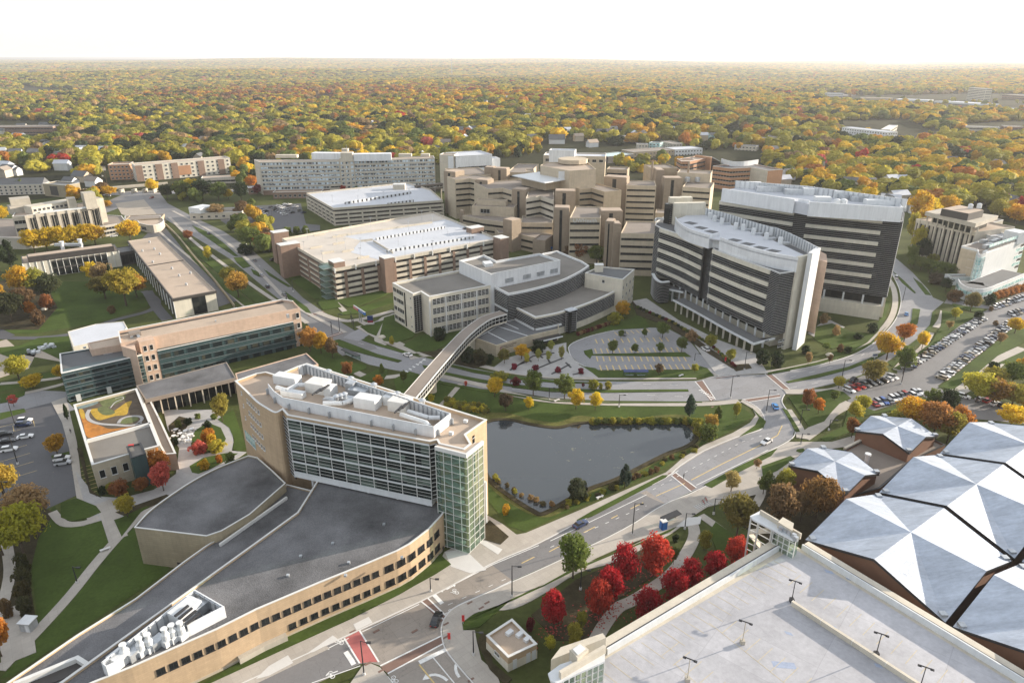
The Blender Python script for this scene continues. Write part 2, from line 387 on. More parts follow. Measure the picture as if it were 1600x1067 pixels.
sheets('grass',[campus],0.0,M['grass'])
# asphalt and concrete carriageways
A_near=[(230,1140),(290,1108),(380,1067),(655,941),(680,928),(768,881),(842,849),(940,797),(1010,762),(1046,743),(1062,729),(1100,705),(1150,684),(1186,673),(1194,662),(1192,648),(1182,636),(1160,624),(1097,627),
 (1050,627),(950,626),(862,622),(800,612),(750,607),(682,594),(637,582),(610,577),(575,569),(545,556),(535,552),(540,530),(572,531),(600,541),(625,550),(660,558),(700,567),(762,580),(800,587),(875,594),(937,596),(1005,596),(1087,595),
 (1120,589),(1150,586),(1200,585),(1240,579),(1280,571),(1330,556),(1362,539),(1388,515),(1402,494),(1408,470),(1404,448),(1392,425),(1372,405),(1398,402),(1425,425),(1450,452),(1458,465),(1475,472),(1457,487),(1453,507),(1437,530),(1410,549),(1385,566),
 (1345,586),(1300,600),(1255,610),(1226,616),(1222,628),(1236,650),(1242,668),(1238,684),(1200,705),(1150,732),(1095,762),(1037,787),(975,825),(925,850),(862,880),(800,907),(760,925),(715,945),(699,958),(690,976),(691,997),(697,1015),(717,1040),(745,1072),(785,1120),(640,1120),(612,1062),(604,1050),(595,1040),(580,1034),(562,1036),(500,1064),(400,1112),(340,1150)]
sheets('road',[A_near],0.03,M['road_grey'])
# light concrete stretch of the near avenue and its cross street
sheets('road',[[(228,1139),(380,1067),(655,941),(680,928),(768,882),(800,906),(760,924),(715,944),(699,958),(690,976),(691,997),(697,1015),(717,1040),(745,1072),(782,1118),(642,1118),(612,1062),(604,1050),(595,1040),(580,1035),(562,1037),(500,1065),(400,1113)],
 [(938,798),(1010,766),(1038,786),(975,824),(952,812)]],0.042,M['road_conc'])
sheets('road',[[(400,1058),(510,1007),(548,998),(566,1036),(500,1064),(410,1105),(330,1092)],[(768,882),(842,850),(940,798),(1000,770),(1037,787),(975,825),(925,850),(862,880),(800,906)]],0.05,M['asphalt'])
# the avenue that runs up the left side, and the streets it meets
road_left=[[(150,322),(190,305),(250,302),(262,318),(300,338),(350,362),(400,396),(440,432),(474,466),(505,487),(560,520),(590,545),(535,556),(500,528),(470,495),(420,455),(360,405),(300,368),(262,345),(235,328),(205,318),(160,335)],
 [(535,528),(548,520),(615,489),(625,500),(585,518),(560,533)],
 [(0,650),(100,622),(118,640),(0,672)],[(140,262),(158,262),(164,300),(146,304)],[(140,300),(400,296),(400,300),(145,306)]]
sheets('road',road_left[:1],0.034,M['asphalt'])
sheets('road',road_left[1:],0.038,M['road_grey'])
sheets('road',[[(60,610),(-60,645),(-60,705),(0,680),(100,640),(110,612)]],0.035,M['road_grey'])
# visitor lot, right lots, back lot, left lot
lots=[
 [(888,543),(896,535),(925,524),(960,516),(1000,512),(1040,512),(1075,530),(1100,560),(1122,588),(1088,596),(1115,587),(1090,577),(930,578),(905,568),(892,556)],
 [(1310,604),(1345,588),(1380,580),(1402,584),(1402,576),(1430,558),(1465,530),(1500,505),(1528,492),(1545,483),(1475,474),(1480,466),(1545,478),(1600,455),(1800,400),(1800,470),(1600,500),(1575,512),(1548,540),(1495,582),(1465,603),(1480,615),(1560,632),(1600,640),(1600,662),(1500,652),(1455,625),(1440,618),(1365,642),(1330,634)],
 [(340,325),(470,318),(478,350),(500,352),(500,360),(420,368),(372,362),(345,345)],
 [(-60,665),(95,625),(108,660),(120,700),(128,770),(62,800),(30,780),(-60,800)],
 [(880,1010),(830,1070),(810,1110),(760,1110),(775,1050)]]
sheets('parking_lot',[lots[0]],0.04,M['road_grey'])
sheets('parking_lot',lots[1:2],0.046,M['asphalt'])
sheets('parking_lot',lots[2:4],0.046,M['asphalt_dark'])
# pavements, plazas, paths
walks=[
 [(180,1140),(320,1070),(400,1034),(550,966),(625,928),(680,896),(694,862),(741,838),(762,805),(785,818),(806,834),(842,848),(768,880),(655,940),(380,1066),(290,1107),(228,1139)],
 [(806,835),(822,832),(907,796),(975,766),(1040,738),(1052,728),(1068,714),(1100,695),(1145,676),(1172,660),(1181,648),(1176,638),(1157,627),(1160,624),(1190,640),(1194,660),(1186,673),(1150,684),(1100,705),(1062,729),(1046,743),(940,797),(842,849)],
 [(697,958),(715,946),(760,926),(800,908),(862,881),(925,851),(975,826),(1037,788),(1095,763),(1110,757),(1134,766),(1108,790),(1082,806),(1060,818),(1030,832),(975,852),(930,872),(880,898),(820,925),(800,937),(745,955),(722,972),(724,984),(742,984),(745,1002),(752,1030),(775,1050),(790,1090),(770,1110),(745,1070),(718,1040),(698,1015),(692,997),(691,976)],
 [(545,1070),(566,1040),(580,1036),(594,1042),(603,1052),(611,1064),(630,1110),(520,1110)],
 [(360,1067),(505,1006),(515,1012),(400,1067)],
 # plaza before the white towers and the drive beside it
 [(988,470),(1010,466),(1060,500),(1120,530),(1180,552),(1200,583),(1150,585),(1122,588),(1100,560),(1080,530),(1050,506),(1010,492)],
 [(1262,520),(1285,503),(1297,500),(1320,511),(1300,520),(1285,514),(1272,526)],
 # terrace of small trees beside the visitor lot
 [(790,560),(840,545),(885,535),(885,548),(905,570),(925,580),(940,588),(875,590),(810,584),(770,575)],
 # court in front of the library hall
 [(255,640),(330,640),(350,655),(362,672),(365,690),(362,704),(385,706),(372,715),(330,735),(285,760),(262,780),(240,800),(180,815),(150,812),(130,780),(118,735),(150,775),(190,778),(240,765),(275,740),(280,700),(262,670)],
 [(80,628),(103,620),(120,690),(130,770),(148,790),(160,812),(140,818),(120,780),(108,700),(97,660)],
 # tennis forecourt
 [(1096,794),(1075,800),(1110,760),(1180,712),(1232,690),(1260,690),(1300,690),(1335,680),(1340,695),(1290,702),(1240,725),(1190,770),(1150,780)],
]
slabs('pavement',walks[:5]+walks[10:],0.0,0.15,M['walk'])
slabs('pavement',walks[5:9],0.0,0.16,M['plaza'])
slabs('pavement',walks[9:10],0.0,0.152,M['walk'])
rb=[
 ([(600,621),(640,640),(680,640),(720,600)],2.0),
 ([(560,500),(640,545),(700,560),(762,574),(800,582),(875,590),(1000,591),(1087,590)],2.6),
 ([(660,580),(700,590),(760,604),(800,616),(862,627),(950,631),(1050,632),(1110,631),(1155,627)],2.8),
 ([(1115,585),(1200,581),(1240,575),(1300,561),(1350,540),(1385,508),(1398,480),(1396,450),(1380,425)],2.6),
 ([(1230,640),(1248,668),(1252,685)],3.0),([(1226,612),(1290,612),(1318,606)],4.0),
 ([(1330,630),(1300,645),(1285,662),(1255,684)],4.2),
 ([(1462,512),(1470,500),(1474,486)],2.6),([(1455,520),(1440,545),(1415,562),(1400,578)],2.4),
 ([(1600,545),(1560,565),(1535,590),(1500,610),(1478,620)],5.0),
 ([(1600,520),(1700,500)],2.5),
 ([(0,1047),(60,985),(110,930),(150,880),(185,840),(225,800),(262,778)],2.6),
 ([(185,842),(170,800),(160,785)],4.5),([(0,960),(15,900),(12,860),(5,830)],2.5),
 ([(30,1030),(25,990),(15,950)],6.0),([(82,800),(100,818),(130,818),(155,808)],2.2),
 ([(0,600),(60,595),(97,590)],2.2),([(0,622),(60,610),(100,600)],2.2),
 ([(330,715),(345,700),(362,690)],2.2),
 ([(270,330),(330,362),(380,400),(420,440),(452,472),(500,500),(540,520)],2.0),
 ([(230,345),(275,385),(330,430),(372,470),(392,485)],1.6),([(265,340),(300,375),(345,410),(400,450),(445,480),(480,505)],2.2),
 ([(495,488),(530,500),(560,500),(615,486)],3.2),([(540,488),(520,468),(516,460)],2.6),([(598,500),(590,530),(600,540)],3.0),
 ([(560,510),(600,532),(650,552)],2.8),([(600,525),(596,500),(618,492)],2.6),
 ([(700,510),(740,500),(780,492)],2.2),([(640,560),(700,545),(715,515)],3.0),
 ([(925,850),(1000,860),(1060,838),(1080,815)],2.6)][0:-1]
rb+=[([(700,975),(745,950),(800,945),(850,920),(900,890),(960,872),(1040,832),(1062,815)],2.4),
 ([(925,1010),(945,975),(965,950),(985,940),(1010,925),(1050,895),(1075,860),(1085,835),(1080,812)],3.0),
 ([(1095,805),(1130,830),(1150,850)],2.4),([(1170,745),(1190,765),(1180,790)],2.4),
 ([(1240,695),(1200,715),(1150,745),(1112,765)],2.2),([(640,585),(600,590),(570,588),(545,575)],3.0)]
ribbons('sidewalk',rb,0.0,0.147,M['walk'])
ribbons('path',[([(-20,527),(60,528),(120,520),(180,500),(235,485),(245,470),(225,455)],3.6),([(262,500),(245,480),(230,455)],5.0),([(-20,512),(12,527)],6)],0.0,0.09,M['asphalt_dark'])
slabs('service_yard',[[(215,380),(250,345),(290,395),(330,430),(370,470),(340,480),(300,430),(270,395)]],0.0,0.07,M['asphalt_dark'])
slabs('yard',[[(-40,545),(10,530),(40,555),(95,565),(98,560),(60,545),(45,575),(0,590),(-40,590)],[(180,318),(225,312),(245,335),(225,345),(190,335)]],0.0,0.08,M['path_tan'])
ribbons('terrace',[([(165,300),(400,296)],3)],0,.05,M['walk'])
# verges, medians, planted islands
lawns=[
 [(300,1078),(400,1018),(600,923),(650,896),(684,862),(705,881),(680,897),(625,927),(550,965),(400,1034),(330,1066)],
 [(722,972),(738,960),(770,948),(800,938),(850,915),(900,890),(960,865),(1020,838),(1058,822),(1048,830),(975,860),(900,885),(850,913),(800,935),(750,978),(724,984)],
 [(901,812),(925,798),(1035,742),(1044,742),(1040,746),(925,806),(903,814)],
 [(1100,757),(1150,730),(1200,706),(1215,700),(1205,712),(1150,740),(1112,762)],[(1175,637),(1186,648),(1197,658),(1193,668),(1155,682),(1180,664),(1186,652)],
 [(1222,637),(1230,640),(1247,668),(1250,674),(1243,675),(1236,660)],
 [(1232,620),(1300,608),(1318,612),(1330,622),(1312,630),(1298,645),(1288,658),(1264,667),(1256,655),(1242,635)],
 [(1282,684),(1318,665),(1322,650),(1325,640),(1345,634),(1370,643),(1440,625),(1400,640),(1350,650),(1335,672),(1315,680),(1290,690)],
 [(1245,702),(1255,700),(1259,705),(1250,707),(1244,705)],[(1190,728),(1235,712),(1242,716),(1215,735),(1192,745)],
 [(515,533),(530,530),(590,553),(628,563),(622,566),(585,557),(540,545)],[(572,528),(600,539),(662,557),(655,558),(625,550),(590,540),(565,531)],
 [(690,580),(750,592),(800,600),(800,604),(750,597),(692,585)],[(800,600),(862,606),(950,609),(1075,608),(1076,611),(950,613),(862,612),(800,605)],
 [(660,570),(672,572),(688,580),(676,580),(662,574)],
 [(700,568),(740,577),(800,587),(875,595),(940,598),(940,599),(870,598),(800,592),(740,582),(705,573)],
 [(636,583),(700,598),(750,608),(800,615),(862,625),(950,628),(1097,627),(1097,629),(950,630),(862,627),(800,618),(750,611),(700,602),(640,588)],
 [(1200,582),(1275,566),(1325,552),(1360,535),(1385,510),(1362,538),(1328,555),(1277,570),(1200,585)],
 [(1228,596),(1275,585),(1325,573),(1360,559),(1387,545),(1412,523),(1424,500),(1426,482),(1438,483),(1434,505),(1412,530),(1388,550),(1362,564),(1327,577),(1277,590),(1232,598)],
 [(1457,487),(1462,487),(1460,505),(1445,530),(1410,553),(1395,560),(1405,550),(1435,528),(1453,507)],
 [(1394,423),(1412,438),(1431,457),(1429,458),(1410,442)],[(1427,434),(1440,443),(1455,461),(1446,460),(1435,446)],
 [(1488,474),(1530,482),(1540,485),(1520,487),(1490,478)],
 [(1472,485),(1520,490),(1528,494),(1500,508),(1465,535),(1430,562),(1405,578),(1396,575),(1420,562),(1455,535),(1470,510)],
 [(1384,566),(1400,562),(1398,560),(1410,562),(1395,572)],
 [(1465,606),(1495,583),(1548,541),(1580,514),(1600,505),(1700,490),(1700,540),(1600,535),(1560,555),(1530,580),(1490,608),(1475,606)],
 [(1552,570),(1600,548),(1700,520),(1700,570),(1600,590),(1570,568)],
 [(1275,510),(1300,505),(1330,518),(1360,522),(1340,535),(1300,545),(1272,530)],
 [(1300,560),(1330,550),(1355,535),(1372,518),(1385,495),(1390,470),(1383,470),(1378,495),(1360,520),(1335,537),(1300,550),(1290,555)],
 # visitor lot islands
 [(912,548),(925,545),(927,553),(1070,550),(1080,557),(1072,557),(925,555),(922,560),(914,553)],
 [(910,572),(930,575),(938,580),(1085,578),(1088,570),(1105,575),(1116,587),(1090,590),(935,590),(925,582)],
 [(930,520),(960,505),(985,498),(1000,490),(1016,510),(1012,512),(960,515)],
 # strips along the left avenue
 [(300,352),(330,365),(350,380),(372,400),(366,400),(340,383),(310,362)],[(365,402),(378,402),(392,416),(380,419),(370,410)],[(392,420),(402,424),(410,432),(404,432),(396,428)],
 [(412,420),(430,432),(456,448),(450,448),(420,430)],[(445,455),(480,480),(487,490),(478,488),(450,466)],
 [(270,362),(285,375),(320,415),(355,445),(390,470),(400,475),(385,480),(340,445),(300,405)],[(285,372),(320,395),(345,415),(390,450),(430,478),(400,474),(350,435),(310,400)],
 [(434,420),(455,418),(470,432),(455,437)],[(457,438),(480,430),(500,452),(506,465),(492,467)],[(500,465),(520,462),(534,480),(505,484),(497,474)],[(524,470),(560,455),(600,450),(612,455),(600,462),(560,478),(545,480)],[(530,489),(612,466),(615,472),(560,490),(534,492)],
 [(562,510),(600,500),(588,525),(575,520)],[(600,496),(620,490),(650,520),(645,527),(620,535),(600,533),(593,525)],
 [(630,540),(655,524),(720,516),(710,530),(680,548),(650,550)],
 [(480,552),(500,535),(545,565),(572,570),(573,575),(555,582),(540,590),(520,585),(485,575)],[(557,592),(590,577),(605,578),(606,583),(600,592),(570,597),(550,597)],[(615,592),(640,580),(690,595),(640,625),(620,612)],
 # court
 [(340,655),(365,640),(385,700),(372,705),(364,702),(366,686),(358,668)],[(296,728),(318,715),(350,708),(372,708),(360,716),(330,732),(310,740),(300,738)],
 [(298,690),(305,672),(325,660),(345,668),(353,685),(345,702),(320,709),(300,703)],
 [(95,785),(120,778),(150,790),(158,800),(140,808),(110,814),(95,808)],[(190,808),(225,792),(235,790),(220,800),(190,838),(178,812)],
 [(0,617),(40,610),(38,617),(10,628),(0,630)],[(0,645),(38,638),(40,643),(0,655)],[(80,712),(108,705),(108,710),(82,717)],
 [(1108,830),(1118,815),(1160,845),(1170,860),(1150,870),(1120,860)],
 [(-20,545),(30,540),(60,528),(110,525),(110,560),(95,562),(60,545),(20,560)],
]
slabs('lawn',lawns,0.0,0.19,M['lawn'])
# big lawns
sheets('lawn',[
 [(0,520),(20,480),(100,440),(180,440),(235,460),(230,480),(150,505),(50,522)],[(-60,610),(0,598),(97,578),(97,590),(0,612),(-60,625)],
 [(50,830),(85,790),(100,812),(130,822),(165,808),(172,845),(150,875),(110,922),(60,975),(50,900)],
 [(185,842),(215,800),(280,860),(260,895),(100,1000),(20,1055),(0,1060),(60,990),(130,915)],
 [(628,620),(690,598),(800,620),(950,634),(1150,630),(1178,650),(1130,680),(1085,700),(1040,730),(950,772),(820,830),(795,822),(765,785),(700,650)]],0.06,M['lawn'])
slabs('planting_bed',[[(742,838),(765,812),(795,838),(782,850)],[(745,1002),(752,990),(762,990),(770,1035),(800,1060),(790,1070),(765,1045)],[(985,465),(1000,485),(1050,500),(1110,545),(1150,570),(1145,576),(1100,548),(1045,510),(995,492)],
 [(1140,570),(1170,568),(1175,575),(1150,580)],[(263,665),(280,650),(300,655),(270,700)],[(180,800),(260,772),(270,776),(200,808)],[(650,548),(690,545),(760,570),(740,575),(690,562)],[(120,700),(128,700),(142,765),(160,778),(140,770)]],0.0,0.21,M['mulch'])
# wooded and rough ground near the woods on the left and by the tennis hall
slabs('planting_bed',[[(-60,800),(60,790),(85,800),(60,840),(45,900),(55,960),(20,1010),(-60,1060)],[(1130,800),(1180,770),(1235,745),(1300,800),(1260,850),(1200,850)],[(830,960),(900,905),(1000,860),(1040,860),(1020,900),(960,940),(920,1000),(870,1000)],
 [(0,440),(60,420),(90,480),(60,515),(0,515)]],0.0,0.12,M['mulch'])
# pond: dark water with a reedy margin
pond=[(755,665),(790,657),(830,665),(870,670),(900,664),(930,662),(960,666),(990,663),(1040,660),(1065,662),(1080,672),(1085,685),(1070,697),(1040,708),(1000,728),(960,748),(920,762),(885,780),(850,800),(835,797),(800,775),(770,752),(762,740),(740,700)]
shore=[(740,650),(790,645),(830,655),(870,660),(900,650),(930,652),(960,656),(990,655),(1040,648),(1075,650),(1095,665),(1098,683),(1085,700),(1050,712),(1010,732),(970,754),(925,770),(895,788),(865,806),(835,806),(795,785),(765,760),(745,730),(720,690)]
ps=smooth(G(pond),4,True);ss=smooth(G(shore),4,True)
mb=MB();ps2=ccw(ps)
mb.face(*[(x,y,0.12)for x,y in ps2])
M['water'],wn,wb=newmat('pond_water')
wb.inputs['Roughness'].default_value=0.015;wb.inputs['Specular IOR Level'].default_value=0.9;wb.inputs['IOR'].default_value=1.5
lily=ramp(wn,pos_noise(wn,0.45,5,0.75),[(0.63,(0.034,0.042,0.048)),(0.67,(0.17,0.17,0.11))])
msk=ramp(wn,pos_noise(wn,0.03,3,0.6),[(0.50,(0,0,0)),(0.56,(1,1,1))])
wn.links.new(mix(wn,(0.034,0.042,0.048),lily,msk),wb.inputs['Base Color'])
bp=N(wn,'ShaderNodeBump');bp.inputs['Strength'].default_value=0.015;bp.inputs['Distance'].default_value=0.1;wn.links.new(pos_noise(wn,0.8,3,0.6),bp.inputs['Height']);wn.links.new(bp.outputs[0],wb.inputs['Normal'])
o=mb.build('water',M['water']);o['kind']='structure';triang(o)
mb=MB();mb.band(ps2+ps2[:1],0.0,0.3,-0.1,1.4);o=mb.build('bank',M['mulch']);o['kind']='structure'
mb=MB();mb.face(*[(x,y,0.09)for x,y in ccw(ss)]);o=mb.build('rough_grass',M['rough_grass']);o['kind']='structure';triang(o)
# ---- markings
mb=MB()
def line(mb,a,b,wd=0.18,z=0.065,dash=None):
    LAY[0]=(LAY[0]+0.0013)%0.02;z=z+LAY[0]
    A,B=g(*a),g(*b);L=dist(A,B);an=math.atan2(B[1]-A[1],B[0]-A[0])
    if dash:
        s=0
        while s<L:
            e=min(L,s+dash[0]);m=lerp(A,B,(s+e)/2/L);mb.box(m[0],m[1],z-0.004,z,e-s,wd,an);s+=dash[0]+dash[1]
    else:
        m=lerp(A,B,0.5);mb.box(m[0],m[1],z-0.004,z,L,wd,an)
for a,b in[((400,1067),(545,997)),((566,987),(655,944)),((680,928),(770,882)),((770,882),(842,852)),((487,1067),(563,1040)),((693,960),(800,907)),((860,845),(1010,773)),((1050,742),(1060,735)),((1094,766),(1200,707)),((1088,758),(1200,703))]:line(mb,a,b,0.2)
for a,b in[((655,937),(694,968)),((666,932),(697,962)),((538,997),(562,1036)),((562,985),(592,1034)),((594,1040),(690,993)),((606,1052),(695,1004)),((1049,743),(1080,768)),((1055,738),(1088,762))]:line(mb,a,b,0.35)
for a,b in[((540,1018),(551,1034)),((676,927),(691,943)),((655,1035),(698,1014)),((541,1019),(553,1038))]:line(mb,a,b,1.0)
for a,b in[((676,1026),(710,1067)),((605,1056),(650,1110))]:line(mb,a,b,0.25)
for a,b in[((1020,765),(1160,690)),((1160,690),(1200,678)),((860,855),(1010,790)),((700,945),(800,900))]:line(mb,a,b,0.15,dash=(1.2,2.4))
for a,b in[((290,352),(395,420)),((395,420),(470,480)),((305,350),(420,425)),((560,536),(660,562)),((660,562),(800,592)),((800,608),(1070,620)),((800,594),(1070,602)),((1235,590),(1330,566)),((1330,566),(1400,520)),((1235,606),(1300,594))]:line(mb,a,b,0.15,dash=(3,7))
# crossings: bars and edge lines
for a,b in[((1086,596),(1112,626)),((1098,594),(1118,624)),((1165,629),(1220,620)),((1162,624),(1218,616)),((1195,584),(1228,612)),((1205,583),(1236,610)),((500,530),(535,520)),((480,492),(505,487)),((652,570),(665,560)),((1118,590),(1150,586)),((1252,685),(1254,676)),((1264,684),(1265,674))]:line(mb,a,b,0.3)
for k in range(7):
    line(mb,(628+k*5.5,583-k*3.6),(632+k*5.5,585-k*3.6),0.6);line(mb,(1092+k*3.2,610+k*2.2),(1098+k*3.2,609+k*2.2),0.5)
# turn arrows and cycle lane arrows
def arrow(mb,c,head,ln=3.2,wd=0.3,turn=0):
    x,y=g(*c);hx,hy=g(*head);a=math.atan2(hy-y,hx-x);cs,sn=math.cos(a),math.sin(a)
    def P(u,v):return(x+u*cs-v*sn,y+u*sn+v*cs)
    z=0.067
    if turn:
        arc=[P(-ln/2+ln*0.75*math.sin(t*math.pi/2/5),turn*ln*0.5*(1-math.cos(t*math.pi/2/5)))for t in range(6)]
        mb.band(arc,z-0.004,z,-wd/2,wd/2);e=arc[-1];q=(a+turn*math.pi/2)
        t1=(e[0]+1.3*math.cos(q),e[1]+1.3*math.sin(q));nx,ny=-math.sin(q),math.cos(q)
        mb.prism([(e[0]+nx*.75,e[1]+ny*.75),(e[0]-nx*.75,e[1]-ny*.75),t1],z-0.004,z)
    else:
        mb.prism([P(-ln/2,-wd/2),P(ln/4,-wd/2),P(ln/4,wd/2),P(-ln/2,wd/2)],z-0.004,z);mb.prism([P(ln/4,-.5),P(ln/2,0),P(ln/4,.5)],z-0.004,z)
arrow(mb,(688,1052),(676,1040),4.6,0.6,1);arrow(mb,(708,1046),(698,1034),4.6,0.6,-1)
for c,h in[((705,917),(714,912)),((695,921),(685,926)),((530,1004),(540,999)),((518,1010),(508,1015)),((718,949),(728,944)),((518,1052),(508,1056))]:arrow(mb,c,h,2.6,0.22)
def bike(mb,c,s=1.0):
    x,y=g(*c);z=0.067;ca,sa=math.cos(HW+1.57),math.sin(HW+1.57)
    def P(u,v):return(x+(u*ca-v*sa)*s,y+(u*sa+v*ca)*s)
    for o in(-.55,.55):
        ring=[P(o+.42*math.cos(t*.785),.42*math.sin(t*.785))for t in range(9)];mb.band(ring,z-0.004,z,-.07,.07)
    mb.band([P(-.55,0),P(-.2,.7),P(.3,.7),P(0,0),P(-.2,.7)],z-0.004,z,-.06,.06);mb.band([P(.55,0),P(.3,.7),P(.35,1.0),P(.6,1.0)],z-0.004,z,-.06,.06)
for c in[(712,924),(706,956),(518,1054),(617,1061),(532,1002)]:bike(mb,c)
struct('road_marking',mb,M['paint'])
mb=MB()
for a,b in[((815,880),(835,870)),((858,862),(875,853)),((912,832),(930,823)),((955,810),(965,805)),((985,795),(1005,785)),((1025,775),(1070,755))]:line(mb,a,b,0.25)
for a,b in[((1080,750),(1130,724)),((1130,724),(1185,697)),((1185,697),(1215,680)),((1215,680),(1222,665)),((655,1038),(685,1075)),((850,862),(1010,785))][:-1]:line(mb,a,b,0.3)
# parking bays in the visitor lot and other lots
def bays(mb,a,b,n,ln,wd=0.14,side=1,z=0.065,ang=90):
    A,B=g(*a),g(*b);L=dist(A,B);t=((B[0]-A[0])/L,(B[1]-A[1])/L);an=math.atan2(t[1],t[0])+math.radians(ang)*side
    for i in range(n+1):
        p=lerp(A,B,i/n);m=(p[0]+math.cos(an)*ln/2,p[1]+math.sin(an)*ln/2);mb.box(m[0],m[1],z-0.004,z,ln,wd,an)
bays(mb,(940,579),(1080,577),14,5,0.5,1);bays(mb,(932,557),(1068,557),14,5,0.5,-1);bays(mb,(932,552),(1062,550),14,5,0.5,1);bays(mb,(930,530),(1040,527),11,5,0.5,-1)
bays(mb,(960,519),(1010,514),6,4,0.4,-1);bays(mb,(83,738),(128,773),1,.1)
bays(mb,(112,735),(122,776),7,6,0.15,1);bays(mb,(52,657),(20,665),1,5);bays(mb,(28,660),(58,735),6,9,0.15,-1);bays(mb,(345,332),(465,326),24,4.5,.12,-1)
struct('road_marking',mb,M['ypaint'])
# brick and red crossings
sheets('street',[[(690,238),(1060,228),(1200,234),(1200,246),(1060,252),(850,250),(700,256)],[(1170,220),(1420,206),(1600,203),(1600,210),(1420,215),(1290,232),(1175,238)],[(1285,146),(1600,160),(1600,172),(1290,156)],[(146,188),(151,188),(166,268),(146,268)]],0.9,M['road_conc'])
sheets('crossing',[[(655,937),(666,932),(697,962),(689,972)],[(595,1042),(690,994),(694,1004),(606,1052)],[(1050,743),(1056,738),(1088,762),(1080,767)],
 [(1088,597),(1097,595),(1117,624),(1110,627)],[(1165,629),(1220,620),(1218,617),(1163,624)],[(1197,585),(1204,584),(1234,609),(1228,613)],[(1118,592),(1150,587),(1149,586),(1120,589)],[(1253,684),(1254,677),(1264,675),(1263,684)],
 [(505,532),(536,521),(534,518),(503,528)],[(482,495),(508,489),(505,486),(480,491)]],0.058,M['brickpave'])
sheets('crossing',[[(539,997),(562,985),(592,1034),(578,1034),(562,1036)]],0.058,M['redpave'])
slabs('pavement',[[(480,1030),(528,989),(552,1010)][:0]or[(400,1060),(420,1040),(450,1023),(458,1035),(420,1055)],[(695,862),(725,857),(760,890),(735,895),(705,885)],[(1055,823),(1075,808),(1096,807),(1094,818),(1072,822)],[(480,1020),(520,992),(528,998),(490,1018)],[(552,975),(576,963),(582,972),(557,984)],[(741,842),(760,845),(785,858),(778,866)]],0.1,0.156,M['white_conc'])
# kerbs along the carriageways
def kerb(pts):
    q=G(pts,.15);q=smooth(q,4)
    return q
mb=MB()
for pts in[[(290,1107),(380,1066),(655,940),(768,880),(842,848),(940,796),(1010,761),(1046,742),(1062,728),(1100,704),(1150,683),(1186,672),(1195,661),(1192,647),(1182,635),(1160,623)],
 [(1226,616),(1222,628),(1236,650),(1242,668),(1238,684),(1200,706),(1095,763),(1037,788),(975,826),(862,881),(760,926),(715,946),(699,959),(690,977),(691,997),(697,1015),(717,1041),(745,1073)],
 [(888,543),(896,535),(925,524),(960,516)],[(888,543),(892,556),(905,568),(930,578)],[(1235,579),(1280,570),(1330,555),(1362,538),(1388,514),(1402,494),(1408,470),(1404,448),(1392,425)]]:
    mb.band(kerb(pts),0.0,0.17,-0.15,0.15)
struct('kerb',mb,M['white_conc'])
# a wetter, reedy fringe and drains are small grain on the road
mb=MB()
for p in[(1030-382,986),(1046,740),(588,986),(551,987),(575,1037),(596,1048),(697,975),(696,996),(734,942),(752,950),(761,942),(736,1062),(725,887),(1090,766),(437,1045),(1113,636)]:
    x,y=g(*p);mb.box(x,y,0.03,0.162,1.4,0.5,HW)
struct('drain_cover',mb,M['brickpave'])
# ---------------------------------------------------------------- trees
def leafmat():
    m=bpy.data.materials.new('foliage');m.use_nodes=True;n=m.node_tree;b=n.nodes['Principled BSDF'];out=n.nodes['Material Output']
    a=N(n,'ShaderNodeAttribute',attribute_type='INSTANCER',attribute_name='tint')
    f=pos_noise(n,3.2,3,0.7,coord='obj');v=ramp(n,f,[(0.3,(0.72,0.75,0.75)),(0.5,(1,1,1)),(0.72,(1.3,1.2,1.1))])
    f2=pos_noise(n,22,2,0.7,coord='obj');v2=ramp(n,f2,[(0.3,(0.7,)*3),(0.7,(1.25,)*3)])
    c=mix(n,a.outputs['Color'],v,1.0,'MULTIPLY');c=mix(n,c,v2,1.0,'MULTIPLY')
    n.links.new(c,b.inputs['Base Color']);b.inputs['Roughness'].default_value=0.7;b.inputs['Specular IOR Level'].default_value=0.15
    t=N(n,'ShaderNodeBsdfTranslucent');n.links.new(c,t.inputs['Color']);mx=N(n,'ShaderNodeMixShader');mx.inputs[0].default_value=0.5
    n.links.new(b.outputs[0],mx.inputs[1]);n.links.new(t.outputs[0],mx.inputs[2]);n.links.new(mx.outputs[0],out.inputs['Surface']);return m
M['leaf']=leafmat()
def quad(mb,p,nrm,s,rnd):
    n=Vector(nrm).normalized();u=n.orthogonal().normalized();v=n.cross(u);a=rnd.random()*6.28
    u,v=u*math.cos(a)+v*math.sin(a),v*math.cos(a)-u*math.sin(a);P=Vector(p);s2=s*rnd.uniform(0.55,1.0)
    mb.face(P-u*s,P-v*s2,P+u*s,P+v*s2)
